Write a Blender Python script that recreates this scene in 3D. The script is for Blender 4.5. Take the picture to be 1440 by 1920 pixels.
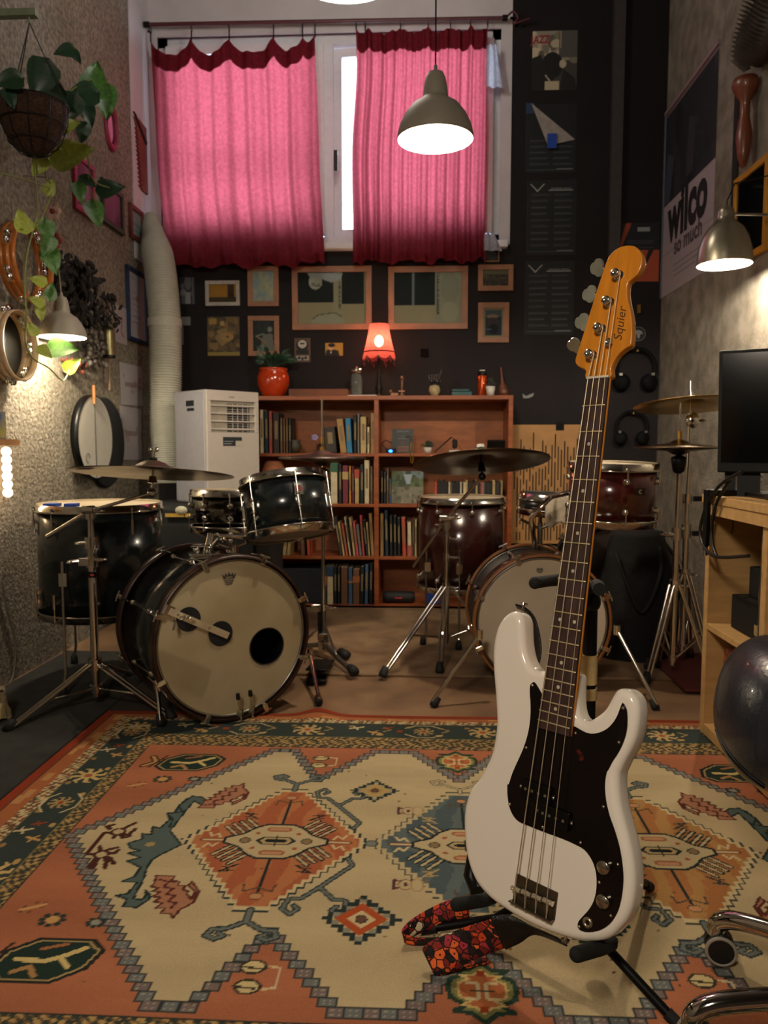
import bpy, math, random
import numpy as np
from math import sin, cos, pi, radians, sqrt, atan, atan2, tan
from mathutils import Matrix, Vector

for o in list(bpy.data.objects): bpy.data.objects.remove(o)
SC = bpy.context.scene
COL = SC.collection
random.seed(7)
# ------------------------------------------------------------------ camera
FPX, CAMH = 1442.0, 0.95
PIT = atan(120/FPX); YAW = atan(70/sqrt(FPX**2+120**2))
cd = bpy.data.cameras.new('camera'); cam = bpy.data.objects.new('camera', cd); COL.objects.link(cam)
cam.location = (0, 0, CAMH); cam.rotation_euler = (pi/2-PIT, 0, YAW)
cd.sensor_fit = 'VERTICAL'; cd.sensor_height = 36; cd.lens = 36*FPX/1920; cd.clip_start = .05
cd.dof.use_dof = True; cd.dof.focus_distance = 1.32; cd.dof.aperture_fstop = 8.0
SC.camera = cam
# ------------------------------------------------------------------ look
vs = SC.view_settings; vs.view_transform = 'Standard'; vs.look = 'None'; vs.gamma = 1; vs.use_curve_mapping = False
vs.exposure = 0.56
w = bpy.data.worlds.new('overcast_sky'); SC.world = w; w.use_nodes = True
bg = w.node_tree.nodes['Background']; bg.inputs[0].default_value = (.70, .80, 1, 1); bg.inputs[1].default_value = 7.5
SC.cycles.max_bounces = 8; SC.cycles.diffuse_bounces = 4; SC.cycles.glossy_bounces = 4; SC.cycles.transmission_bounces = 6
SC.cycles.use_denoising = True
def lamp(name, kind, loc, energy, color=(1, .82, .62), size=.05, rot=None, **k):
    l = bpy.data.lights.new(name, kind); l.energy = energy; l.color = color
    if kind == 'AREA':
        l.size = size
        if 'size_y' in k: l.shape = 'RECTANGLE'; l.size_y = k['size_y']
    else: l.shadow_soft_size = size
    if kind == 'SPOT': l.spot_size = k.get('angle', 2.4); l.spot_blend = k.get('blend', .6)
    o = bpy.data.objects.new(name, l); COL.objects.link(o); o.location = loc
    if rot: o.rotation_euler = rot
    return o
WARM = (1, .80, .56)
# a room lamp that hangs outside the frame, behind the camera
lamp('ceiling_light_behind', 'AREA', (-.6, -.75, 2.25), 28, (1, .85, .68), .4, (radians(48), 0, radians(-12)))
po = lamp('window_daylight', 'AREA', (-.56, 4.98, 2.86), 1, (1, 1, 1), 2.2, (pi/2, 0, 0), size_y=1.3)
po.data.cycles.is_portal = True

# ------------------------------------------------------------------ helpers
def _ax():
    fw = Vector((-sin(YAW)*cos(PIT), cos(YAW)*cos(PIT), -sin(PIT))); r = Vector((cos(YAW), sin(YAW), 0))
    return r, r.cross(fw), fw
AR, AU, AF = _ax(); CAM = Vector((0, 0, CAMH))
def ray(x, y): return AR*((x-720)/FPX)-AU*((y-960)/FPX)+AF
def atY(x, y, Y): d = ray(x, y); return CAM+d*(Y/d.y)
def atX(x, y, X): d = ray(x, y); return CAM+d*(X/d.x)
def atZ(x, y, Z=0): d = ray(x, y); return CAM+d*((Z-CAMH)/d.z)

def zat(y, Y, x=790): return atY(x, y, Y).z
def lin(h):
    if not isinstance(h, str): return tuple(h)
    h = h.lstrip('#'); c = [int(h[i:i+2], 16)/255 for i in (0, 2, 4)]
    return tuple(x/12.92 if x <= .04045 else ((x+.055)/1.055)**2.4 for x in c)
MATS = {}
def M(name, color='#888888', rough=.6, metal=0, vary=.12, scale=30, bump=.0, bscale=None, emit=0, ecol=None, trans=0, coat=0, stretch=None, c2=None, alpha=1, spec=.5):
    if name in MATS: return MATS[name]
    m = bpy.data.materials.new(name); m.use_nodes = True; nt = m.node_tree; N = nt.nodes; L = nt.links
    b = N['Principled BSDF']; c = lin(color)
    b.inputs['Roughness'].default_value = rough; b.inputs['Metallic'].default_value = metal
    b.inputs['Specular IOR Level'].default_value = spec
    b.inputs['Transmission Weight'].default_value = trans; b.inputs['Coat Weight'].default_value = coat
    b.inputs['Coat Roughness'].default_value = .08; b.inputs['Alpha'].default_value = alpha
    tc = N.new('ShaderNodeTexCoord'); mp = N.new('ShaderNodeMapping'); L.new(tc.outputs['Object'], mp.inputs[0])
    if stretch: mp.inputs['Scale'].default_value = stretch
    nz = N.new('ShaderNodeTexNoise'); nz.inputs['Scale'].default_value = scale; nz.inputs['Detail'].default_value = 5
    L.new(mp.outputs[0], nz.inputs[0])
    rp = N.new('ShaderNodeValToRGB'); L.new(nz.outputs[0], rp.inputs[0])
    d = lin(c2) if c2 else tuple(x*(1-vary) for x in c); u = tuple(min(1, x*(1+vary)) for x in c) if not c2 else c
    rp.color_ramp.elements[0].position = .35; rp.color_ramp.elements[0].color = (*d, 1)
    rp.color_ramp.elements[1].position = .65; rp.color_ramp.elements[1].color = (*u, 1)
    L.new(rp.outputs[0], b.inputs['Base Color'])
    if bump:
        n2 = N.new('ShaderNodeTexNoise'); n2.inputs['Scale'].default_value = bscale or scale*2; n2.inputs['Detail'].default_value = 4
        L.new(mp.outputs[0], n2.inputs[0]); bp = N.new('ShaderNodeBump'); bp.inputs['Strength'].default_value = bump
        bp.inputs['Distance'].default_value = .01; L.new(n2.outputs[0], bp.inputs['Height']); L.new(bp.outputs[0], b.inputs['Normal'])
    if emit:
        b.inputs['Emission Color'].default_value = (*lin(ecol or color), 1); b.inputs['Emission Strength'].default_value = emit
    MATS[name] = m; return m
def Mcol(name='printed_colours', rough=.7, vary=.1, scale=300, bump=.0):
    if name in MATS: return MATS[name]
    m = M(name, '#ffffff', rough, vary=vary, scale=scale, bump=bump, bscale=scale)
    nt = m.node_tree; N = nt.nodes; L = nt.links; b = N['Principled BSDF']
    rp = [n for n in N if n.type == 'VALTORGB'][0]; at = N.new('ShaderNodeAttribute'); at.attribute_name = 'Col'
    mx = N.new('ShaderNodeMix'); mx.data_type = 'RGBA'; mx.blend_type = 'MULTIPLY'; mx.inputs[0].default_value = 1
    L.new(at.outputs['Color'], mx.inputs[6]); L.new(rp.outputs[0], mx.inputs[7]); L.new(mx.outputs[2], b.inputs['Base Color'])
    return m

def Tm(loc=(0, 0, 0), rot=(0, 0, 0)): 
    from mathutils import Euler
    return Matrix.Translation(loc) @ Euler(rot).to_matrix().to_4x4()
def frame(o, x, y, z):
    m = Matrix((x, y, z)).transposed().to_4x4(); m.translation = o; return m
def along(p0, z, xhint=(1, 0, 0)):
    z = Vector(z).normalized(); x = Vector(xhint); x = (x-z*x.dot(z))
    if x.length < 1e-4: x = Vector((0, 1, 0)); x = (x-z*x.dot(z))
    x.normalize(); return frame(Vector(p0), x, z.cross(x), z)
class MB:
    def __init__(s, T=None): s.v = []; s.f = []; s.sm = []; s.T = T or Matrix()
    def add(s, vs, fs, smooth=False, T=None):
        n = len(s.v); T = s.T @ T if T is not None else s.T
        s.v += [T @ Vector(p) for p in vs]; s.f += [tuple(i+n for i in f) for f in fs]; s.sm += [smooth]*len(fs); return s
    def box(s, c, d, T=None):
        x, y, z = c; a, b, e = d[0]/2, d[1]/2, d[2]/2
        return s.add([(x+i*a, y+j*b, z+k*e) for i in (-1, 1) for j in (-1, 1) for k in (-1, 1)],
              [(0, 1, 3, 2), (4, 6, 7, 5), (0, 4, 5, 1), (2, 3, 7, 6), (0, 2, 6, 4), (1, 5, 7, 3)], T=T)
    def bb(s, lo, hi, T=None): return s.box([(a+b)/2 for a, b in zip(lo, hi)], [abs(b-a) for a, b in zip(lo, hi)], T)
    def lathe(s, prof, seg=24, T=None, smooth=True, a0=0, a1=2*pi):
        vs = []; fs = []; full = abs(a1-a0-2*pi) < 1e-6; n = seg if full else seg+1
        for r, z in prof:
            for i in range(n):
                a = a0+(a1-a0)*i/seg; vs.append((r*cos(a), r*sin(a), z))
        for j in range(len(prof)-1):
            for i in range(seg):
                k = (i+1) % n if full else i+1
                fs.append((j*n+i, j*n+k, (j+1)*n+k, (j+1)*n+i))
        fs2 = []
        for f in fs:
            g = []
            for q in f:
                if not any((Vector(vs[q])-Vector(vs[h])).length < 1e-7 for h in g): g.append(q)
            if len(g) > 2: fs2.append(tuple(g))
        return s.add(vs, fs2, smooth, T)
    def cyl(s, p0, p1, r0, r1=None, seg=12, cap=True, smooth=True):
        p0 = Vector(p0); p1 = Vector(p1); r1 = r0 if r1 is None else r1; h = (p1-p0).length
        if h < 1e-6: return s
        T = along(p0, p1-p0); a = [(r0*cos(2*pi*i/seg), r0*sin(2*pi*i/seg), 0) for i in range(seg)]
        b = [(r1*cos(2*pi*i/seg), r1*sin(2*pi*i/seg), h) for i in range(seg)]
        s.add(a+b, [(i, (i+1) % seg, seg+(i+1) % seg, seg+i) for i in range(seg)], smooth, T)
        if cap: s.add(a, [tuple(reversed(range(seg)))], False, T); s.add(b, [tuple(range(seg))], False, T)
        return s
    def tube(s, pts, r, seg=8, closed=False, cap=True):
        P = [Vector(p) for p in pts]; n = len(P); rr = r if isinstance(r, (list, tuple)) else [r]*n
        vs = []; up = None
        for i in range(n):
            if closed: t = P[(i+1) % n]-P[i-1]
            else: t = P[min(i+1, n-1)]-P[max(i-1, 0)]
            if t.length < 1e-9: t = Vector((0, 0, 1))
            t.normalize()
            if up is None: up = Vector((0, 0, 1)) if abs(t.z) < .9 else Vector((1, 0, 0))
            x = up.cross(t); 
            if x.length < 1e-4: x = Vector((1, 0, 0)).cross(t)
            x.normalize(); y = t.cross(x); up = y
            for k in range(seg):
                a = 2*pi*k/seg; vs.append(P[i]+(x*cos(a)+y*sin(a))*rr[i])
        m = n if closed else n-1
        fs = [(i*seg+k, i*seg+(k+1) % seg, ((i+1) % n)*seg+(k+1) % seg, ((i+1) % n)*seg+k) for i in range(m) for k in range(seg)]
        s.add(vs, fs, True)
        if cap and not closed:
            s.add([vs[k] for k in range(seg)], [tuple(reversed(range(seg)))]); s.add([vs[(n-1)*seg+k] for k in range(seg)], [tuple(range(seg))])
        return s
    def torus(s, R, r, T=None, seg=32, s2=8, a0=0, a1=2*pi):
        full = abs(a1-a0-2*pi) < 1e-6; n = seg if full else seg+1
        vs = [((R+r*cos(2*pi*j/s2))*cos(a0+(a1-a0)*i/seg), (R+r*cos(2*pi*j/s2))*sin(a0+(a1-a0)*i/seg), r*sin(2*pi*j/s2)) for i in range(n) for j in range(s2)]
        fs = [(i*s2+j, ((i+1) % n)*s2+j, ((i+1) % n)*s2+(j+1) % s2, i*s2+(j+1) % s2) for i in range(seg) for j in range(s2)]
        return s.add(vs, fs, True, T)
    def sph(s, c, r, seg=14, rings=9, T=None):
        r = (r, r, r) if not isinstance(r, (list, tuple)) else r
        T2 = Matrix.Translation(c) @ Matrix.Diagonal((*r, 1))
        return s.lathe([(sin(pi*j/rings), -cos(pi*j/rings)) for j in range(rings+1)], seg, (T @ T2) if T is not None else T2)
    def prism(s, out, z0, z1, T=None, smooth=False):
        n = len(out); a = [(x, y, z0) for x, y in out]; b = [(x, y, z1) for x, y in out]
        s.add(a+b, [(i, (i+1) % n, n+(i+1) % n, n+i) for i in range(n)], smooth, T)
        s.add(a, [tuple(reversed(range(n)))], False, T); s.add(b, [tuple(range(n))], False, T); return s
    def sheet(s, fn, nu, nv, smooth=True, T=None):
        vs = [fn(i/nu, j/nv) for j in range(nv+1) for i in range(nu+1)]
        return s.add(vs, [(j*(nu+1)+i, j*(nu+1)+i+1, (j+1)*(nu+1)+i+1, (j+1)*(nu+1)+i) for j in range(nv) for i in range(nu)], smooth, T)
def mesh(name, mb, mat, inv=None):
    me = bpy.data.meshes.new(name); vs = [inv @ v for v in mb.v] if inv is not None else mb.v
    me.from_pydata([tuple(v) for v in vs], [], mb.f); me.materials.append(mat)
    me.polygons.foreach_set('use_smooth', mb.sm); me.update(); return me
def W(o):  # world matrix of an object built here (no scaling used)
    m = o.matrix_basis.copy()
    while o.parent: o = o.parent; m = o.matrix_basis @ m
    return m
def part(name, mb, mat, parent, bev=0, seg=2, sub=0, local=False, label=None, solid=0):
    """one mesh object; geometry is in world space unless local"""
    o = bpy.data.objects.new(name, mesh(name, mb, mat, W(parent).inverted() if parent and not local else None))
    COL.objects.link(o); o.parent = parent
    if bev: b = o.modifiers.new('bevel', 'BEVEL'); b.width = bev; b.segments = seg; b.limit_method = 'ANGLE'; b.angle_limit = radians(35)
    if solid: b = o.modifiers.new('solid', 'SOLIDIFY'); b.thickness = solid; b.offset = 0
    if sub: b = o.modifiers.new('subd', 'SUBSURF'); b.levels = sub; b.render_levels = sub
    if label: o['label'] = label
    return o
def tag(o, label, cat, group=None, kind=None):
    o['label'] = label
    if cat: o['category'] = cat
    if group: o['group'] = group
    if kind: o['kind'] = kind
    return o
def thing(name, label, cat, loc=(0, 0, 0), rotz=0, group=None, mat4=None):
    o = bpy.data.objects.new(name, None); COL.objects.link(o); o.empty_display_size = .05
    if mat4 is not None: o.matrix_basis = mat4
    else: o.location = loc; o.rotation_euler = (0, 0, rotz)
    return tag(o, label, cat, group)
def single(name, mb, mat, label, cat, group=None, org=None, **k):
    """thing that is one mesh, origin at its base centre"""
    if org is None:
        vs = mb.v; xs = [v.x for v in vs]; ys = [v.y for v in vs]; org = Vector(((min(xs)+max(xs))/2, (min(ys)+max(ys))/2, min(v.z for v in vs)))
    org = Vector(org); o = bpy.data.objects.new(name, mesh(name, mb, mat, Matrix.Translation(-org))); COL.objects.link(o); o.location = org
    if k.get('bev'): b = o.modifiers.new('bevel', 'BEVEL'); b.width = k['bev']; b.segments = 2; b.limit_method = 'ANGLE'
    return tag(o, label, cat, group)
def struct(name, mb, mat, parent=None, **k):
    o = part(name, mb, mat, parent, **k)
    if parent is None: o['kind'] = 'structure'
    return o
def text(name, s, T, size, mat, parent, ext=.0005, shear=0, align='CENTER', sx=1, label=None, bold=0):
    cu = bpy.data.curves.new('lettering', 'FONT'); cu.body = s; cu.size = size; cu.extrude = ext; cu.shear = shear
    cu.align_x = align; cu.align_y = 'CENTER'; cu.offset = bold; cu.resolution_u = 3
    t = bpy.data.objects.new('tmp', cu); COL.objects.link(t)
    me = bpy.data.meshes.new_from_object(t.evaluated_get(bpy.context.evaluated_depsgraph_get())); bpy.data.objects.remove(t)
    T = T @ Matrix.Diagonal((sx, 1, 1, 1)); me.transform(W(parent).inverted() @ T if parent else T)
    me.materials.clear(); me.materials.append(mat)
    o = bpy.data.objects.new(name, me); COL.objects.link(o); o.parent = parent
    if label: o['label'] = label
    return o
def inside(px, py, poly):
    r = np.zeros(px.shape, bool); n = len(poly); j = n-1
    for i in range(n):
        xi, yi = poly[i]; xj, yj = poly[j]
        if yi != yj: r ^= ((yi > py) != (yj > py)) & (px < (xj-xi)*(py-yi)/(yj-yi)+xi)
        j = i
    return r
class Canvas:
    """flat print: colours per grid vertex, metric coordinates, origin lower left (or x0,y0)"""
    def __init__(s, w, h, res, base, x0=0, y0=0):
        s.w, s.h, s.x0, s.y0 = w, h, x0, y0; s.nx = max(2, int(round(w/res))); s.ny = max(2, int(round(h/res)))
        s.X, s.Y = np.meshgrid(x0+(np.arange(s.nx))/(s.nx-1)*w, y0+(np.arange(s.ny))/(s.ny-1)*h)
        s.c = np.empty((s.ny, s.nx, 3)); s.c[:] = lin(base)
    def _win(s, x0, x1, y0, y1):
        i0 = max(0, int((x0-s.x0)/s.w*(s.nx-1))-1); i1 = min(s.nx, int((x1-s.x0)/s.w*(s.nx-1))+3)
        j0 = max(0, int((y0-s.y0)/s.h*(s.ny-1))-1); j1 = min(s.ny, int((y1-s.y0)/s.h*(s.ny-1))+3)
        return slice(j0, max(j0, j1)), slice(i0, max(i0, i1))
    def put(s, sl, m, col):
        if callable(col): s.c[sl][m] = col(s.X[sl], s.Y[sl])[m]
        else: s.c[sl][m] = lin(col)
    def rect(s, x0, y0, x1, y1, col):
        sl = s._win(x0, x1, y0, y1); X = s.X[sl]; Y = s.Y[sl]; s.put(sl, (X >= x0) & (X <= x1) & (Y >= y0) & (Y <= y1), col)
    def poly(s, P, col, oc=None, ow=0):
        xs = [p[0] for p in P]; ys = [p[1] for p in P]; sl = s._win(min(xs), max(xs), min(ys), max(ys))
        s.put(sl, inside(s.X[sl], s.Y[sl], P), col)
        if oc: s.line(list(P)+[P[0]], ow, oc)
    def line(s, P, wd, col):
        for (x0, y0), (x1, y1) in zip(P[:-1], P[1:]):
            sl = s._win(min(x0, x1)-wd, max(x0, x1)+wd, min(y0, y1)-wd, max(y0, y1)+wd); X = s.X[sl]; Y = s.Y[sl]
            dx, dy = x1-x0, y1-y0; L = dx*dx+dy*dy+1e-12; t = np.clip(((X-x0)*dx+(Y-y0)*dy)/L, 0, 1)
            s.put(sl, (X-x0-t*dx)**2+(Y-y0-t*dy)**2 <= (wd/2)**2, col)
    def ell(s, cx, cy, rx, ry, col, oc=None, ow=0):
        if oc: s.ell(cx, cy, rx+ow, ry+ow, oc)
        sl = s._win(cx-rx, cx+rx, cy-ry, cy+ry); s.put(sl, ((s.X[sl]-cx)/rx)**2+((s.Y[sl]-cy)/ry)**2 <= 1, col)
    def speck(s, n, x0, y0, x1, y1, r, cols, rng):
        for _ in range(n):
            x = rng.uniform(x0, x1); y = rng.uniform(y0, y1); q = r*rng.uniform(.5, 1.3)
            s.ell(x, y, q*rng.uniform(.5, 1.6), q, rng.choice(cols))
    def mesh(s, name, mat, T, zf=None):
        me = bpy.data.meshes.new(name); n = s.nx*s.ny
        co = np.zeros((n, 3)); co[:, 0] = s.X.ravel(); co[:, 1] = s.Y.ravel()
        if zf: co[:, 2] = zf(s.X, s.Y).ravel()
        R = np.array(T.to_3x3()); co = co @ R.T+np.array(T.translation)
        me.vertices.add(n); me.vertices.foreach_set('co', co.ravel())
        i = (np.arange(s.ny-1)[:, None]*s.nx+np.arange(s.nx-1)[None, :]).ravel(); q = np.stack([i, i+1, i+1+s.nx, i+s.nx], 1)
        m = len(q); me.loops.add(m*4); me.loops.foreach_set('vertex_index', q.ravel().astype(np.int32))
        me.polygons.add(m); me.polygons.foreach_set('loop_start', np.arange(0, m*4, 4, dtype=np.int32))
        me.update(calc_edges=True); me.validate()
        a = me.color_attributes.new('Col', 'FLOAT_COLOR', 'POINT'); c4 = np.ones((n, 4)); c4[:, :3] = s.c.reshape(-1, 3)
        a.data.foreach_set('color', c4.ravel()); me.materials.append(mat); return me
    def obj(s, name, parent, T, mat=None, zf=None, label=None):
        o = bpy.data.objects.new(name, s.mesh(name, mat or Mcol(), (W(parent).inverted() @ T) if parent else T, zf)); COL.objects.link(o); o.parent = parent
        if label: o['label'] = label
        return o
def dup(root, M4, label, group=None):
    r = root.copy(); COL.objects.link(r); r.matrix_basis = M4
    r['label'] = label
    if group: r['group'] = group
    for ch in [o for o in root.children]:
        c = ch.copy(); COL.objects.link(c); c.parent = r
        for g in [q for q in ch.children]:
            d = g.copy(); COL.objects.link(d); d.parent = c
    return r
def catmull(P, n=6, closed=True):
    P = [Vector(p) for p in P]; m = len(P); out = []
    for i in range(m if closed else m-1):
        p0 = P[i-1] if (closed or i > 0) else P[0]; p1 = P[i]; p2 = P[(i+1) % m] if closed else P[i+1]
        p3 = P[(i+2) % m] if closed else P[min(i+2, m-1)]
        for k in range(n):
            t = k/n; out.append(.5*((2*p1)+(p2-p0)*t+(2*p0-5*p1+4*p2-p3)*t*t+(3*p1-p0-3*p2+p3)*t**3))
    if not closed: out.append(P[-1])
    return out
# ------------------------------------------------------------------ materials used widely
chrome = M('chrome', '#d9d5cc', .12, 1, .04); steel = M('brushed_steel', '#8f8d86', .32, 1, .08, 60)
black = M('black_plastic', '#080909', .45, vary=.2, spec=.3); rubber = M('black_rubber', '#0b0b0b', .75)
matte = M('black_metal', '#0a0b0b', .4, .2, spec=.3); white = M('white_plastic', '#c9c4bd', .5, vary=.03)
pine = M('pale_pine', '#b58f5a', .55, vary=.1, scale=6, stretch=(1, 8, 8)); 
teak = M('teak_veneer', '#8e4a24', .42, vary=.25, scale=5, stretch=(1, 6, 9), bump=.03)
teakd = M('teak_back_board', '#94552b', .5, vary=.2, scale=4, stretch=(2, 6, 8))
oakf = M('oak_frame', '#96694d', .5, vary=.15, scale=10)
brass = M('brass', '#b08d4a', .3, 1, .1)
concrete = M('grey_concrete', '#8f887c', .9, vary=.22, scale=11, bump=.6, bscale=70, c2='#6f685c')
conc2 = M('aggregate_concrete', '#9c9484', .92, scale=52, c2='#6c6456', bump=.9, bscale=80)
# a second, larger layer of blotches on both concretes
for m in (concrete, conc2):
    nt = m.node_tree; N = nt.nodes; L = nt.links; b = N['Principled BSDF']; rp = [n for n in N if n.type == 'VALTORGB'][0]
    n3 = N.new('ShaderNodeTexNoise'); n3.inputs['Scale'].default_value = 3.2; n3.inputs['Detail'].default_value = 8
    tc = [n for n in N if n.type == 'TEX_COORD'][0]; L.new(tc.outputs['Object'], n3.inputs[0])
    r3 = N.new('ShaderNodeValToRGB'); L.new(n3.outputs[0], r3.inputs[0]); r3.color_ramp.elements[0].position = .3; r3.color_ramp.elements[0].color = (.78, .76, .73, 1)
    r3.color_ramp.elements[1].position = .7; r3.color_ramp.elements[1].color = (1, 1, 1, 1)
    mx = N.new('ShaderNodeMix'); mx.data_type = 'RGBA'; mx.blend_type = 'MULTIPLY'; mx.inputs[0].default_value = 1
    L.new(rp.outputs[0], mx.inputs[6]); L.new(r3.outputs[0], mx.inputs[7]); L.new(mx.outputs[2], b.inputs['Base Color'])
plum = M('dark_plum_paint', '#1b1618', .7, vary=.12, scale=4, bump=.05, bscale=40, spec=.25)
plaster = M('white_plaster', '#c6c2c6', .8, vary=.05, scale=6)
floorm = M('brown_screed', '#86684a', .75, scale=3.5, c2='#644a34', bump=.06, bscale=25)

# ------------------------------------------------------------------ room
XL, XR, YB, YF, ZC = -1.67, 1.447, 4.82, -1.6, 4.1
struct('floor', MB().bb((XL-.1, YF-.1, -.1), (XR+.1, YB+.3, 0)), floorm)
struct('ceiling', MB().bb((XL-.1, YF-.1, ZC), (XR+.1, YB+.3, ZC+.1)), M('ceiling_concrete', '#6f6a64', .9))
struct('wall_left', MB().bb((XL-.1, YF-.1, 0), (XL, YB+.3, ZC)), conc2)
struct('wall_right', MB().bb((XR, YF-.1, 0), (XR+.1, YB+.3, ZC)), concrete)
struct('wall_front', MB().bb((XL, YF-.1, 0), (XR, YF, ZC)), M('dark_painted_wall', '#4a413c', .8))
# back wall with the window opening
WX0, WX1, WZ0, WZ1 = -1.62, .475, 2.2, 3.45
mb = MB()
mb.bb((XL, YB, 0), (XR, YB+.22, WZ0)); mb.bb((XL, YB, WZ1), (XR, YB+.22, ZC))
mb.bb((XL, YB, WZ0), (WX0, YB+.22, WZ1)); mb.bb((WX1, YB, WZ0), (XR, YB+.22, WZ1))
struct('wall_back', mb, plum)
# white painted surround of the window, and the pale strip next to the left corner
mb = MB(); 
mb.bb((XL+.001, YB-.012, WZ1-.02), (.53, YB, ZC-.01))
mb.bb((WX1-.01, YB-.012, WZ0-.02), (.53, YB, WZ1-.02)); mb.bb((XL+.001, YB-.012, WZ0-.02), (WX0+.01, YB, WZ1-.02))
struct('trim_1', mb, plaster)
struct('daylight_strip', MB().bb((XL, 4.50, 2.05), (XL+.006, YB, ZC-.01)), plaster)  # added pale panel on the concrete; its whiteness stands for daylight past the curtain
# dark vertical casing strip on the back wall
x = atY(1152, 300, YB).x
struct('trim_2', MB().bb((x-.03, YB-.05, 2.1), (x+.035, YB, ZC-.005)), M('casing_paint', '#3a3637', .55))
# window: outer frame, sashes, panes, sill
wt = bpy.data.objects.new('window_1', None); COL.objects.link(wt); wt.location = ((WX0+WX1)/2, YB+.1, WZ0); wt['kind'] = 'structure'
wf = M('white_window_paint', '#e2e4ea', .45, vary=.03); glass = M('window_glass', '#ffffff', .02, trans=1, vary=0)
y0, y1 = YB+.05, YB+.12; t = .055
mb = MB(); mb.bb((WX0, y0, WZ0), (WX1, y1, WZ0+t)); mb.bb((WX0, y0, WZ1-t), (WX1, y1, WZ1)); mb.bb((WX0, y0, WZ0), (WX0+t, y1, WZ1)); mb.bb((WX1-t, y0, WZ0), (WX1, y1, WZ1))
part('window_frame', mb, wf, wt)
xm = atY(632, 200, YB).x
part('mullion', MB().bb((xm-.09, y0, WZ0+t), (xm-.03, y1, WZ1-t)), wf, wt)
def sash(x0, x1, yy, rot, hinge, bar=None):
    mb = MB(); z0, z1 = WZ0+.06, WZ1-.06; s = .05
    mb.bb((x0, yy, z0), (x1, yy+.04, z0+s)); mb.bb((x0, yy, z1-s), (x1, yy+.04, z1)); mb.bb((x0, yy, z0+s), (x0+s, yy+.04, z1-s)); mb.bb((x1-s, yy, z0+s), (x1, yy+.04, z1-s))
    if bar: mb.bb((x0+s, yy+.008, bar-.012), (x1-s, yy+.032, bar+.012))
    R = Matrix.Translation((hinge, yy, 0)) @ Matrix.Rotation(rot, 4, 'Z') @ Matrix.Translation((-hinge, -yy, 0))
    mb.v = [R @ v for v in mb.v]; o = part('sash', mb, wf, wt)
    g = MB(); g.bb((x0+s-.005, yy+.018, z0+s-.005), (x1-s+.005, yy+.022, z1-s+.005)); g.v = [R @ v for v in g.v]; part('pane', g, glass, o)
sash(WX0+.05, xm-.085, YB+.02, 0, 0, bar=atY(500, 316, YB).z)
sash(xm-.035, WX1-.05, YB+.015, radians(-5), WX1-.05)
part('window_handle', MB().bb((xm-.015, YB-.04, 2.72), (xm+.005, YB+.0, 2.74)).bb((xm-.018, YB-.045, 2.62), (xm+.006, YB-.03, 2.74)), black, wt, bev=.004)
part('window_sill', MB().bb((WX0-.01, YB-.06, WZ0-.045), (WX1+.04, YB+.06, WZ0-.004)), wf, wt, bev=.006)

# carpet strip and dark mat, low rugs
carp = M('beige_carpet', '#8c7153', .95, scale=7, c2='#6f573e', bump=.35, bscale=320)
single('carpet_strip', MB().bb((-.95, 3.13, .0), (1.05, 4.46, .012)), carp, 'beige carpet strip in front of the bookcase under the drum stands', 'carpet', bev=.004)
single('floor_cloth', MB().bb((-1.128, 2.67, .0), (-.62, 3.11, .006)), M('dark_brown_cloth', '#2c221b', .95, bump=.3, scale=60), 'dark brown cloth on the floor under the holed bass drum', 'cloth')
single('floor_mat', MB().bb((XL+.02, 1.2, .0), (-1.132, 3.45, .008)), M('charcoal_felt', '#2b2b27', .95, scale=14, c2='#20201d', bump=.4, bscale=300), 'charcoal felt mat along the left wall beside the patterned rug', 'mat', bev=.003)
single('red_mat', MB().bb((1.02, 2.95, .013), (1.43, 3.5, .02)), M('dark_red_pile', '#5a1f1a', .95, scale=30, bump=.4), 'dark red mat under the right cymbal stands', 'mat')
# ------------------------------------------------------------------ patterned rug
RCX, RCY, RA, RB = .11, 1.765, 1.235, .885
CR, OR, DG, GB, TN, PK, RD, LT, BR = '#bfac84', '#ae6e4a', '#363f3b', '#6d7072', '#a98f5f', '#a05a3c', '#9c4324', '#cdb98c', '#5c4b38'
rg = random.Random(3)
K = Canvas(2*RA, 2*RB, .0036, OR, -RA, -RB)
def cellnoise(X, Y, sc, a=1.0, b=7.0):
    i = np.floor(X/sc*a).astype(int); j = np.floor(Y/sc).astype(int); h = np.sin(i*12.9898+j*78.233+b)*43758.5453; return h-np.floor(h)
def guard(lo, hi, c1, c2, c3):
    def f(X, Y):
        n = cellnoise(X+.004*np.sin(Y*90), Y+.004*np.sin(X*70), .008); m = np.sin(X*230+2*np.sin(Y*85))*np.sin(Y*230+2*np.sin(X*75))
        out = np.empty(X.shape+(3,)); out[:] = lin(c1); out[(m+n*.9) > .45] = lin(c2); out[(m-n*.9) < -.75] = lin(c3); return out
    return f
# nested border bands: left/right widths and top/bottom widths
def band(d, col): K.rect(-RA+d[0], -RB+d[1], RA-d[0], RB-d[1], col)
band((0, 0), '#8f3b23'); band((.03, .022), '#2f3532'); band((.034, .026), '#a8663f')
for k in range(60):
    a = rg.uniform(-RA, RA); b = rg.choice([-1, 1])*rg.uniform(RB-.055, RB-.03); K.rect(a, b, a+.06, b+.012, rg.choice(['#c29256', '#b98452', '#a0603c']))
    b = rg.uniform(-RB, RB); a = rg.choice([-1, 1])*rg.uniform(RA-.08, RA-.045); K.rect(a-.012, b, a+.012, b+.05, rg.choice(['#c29256', '#bb8a58', '#a0603c']))
band((.082, .055), guard(0, 0, '#41433a', LT, '#8e5b3c')); band((.117, .083), '#6d6a4c'); band((.121, .087), DG)
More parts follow.
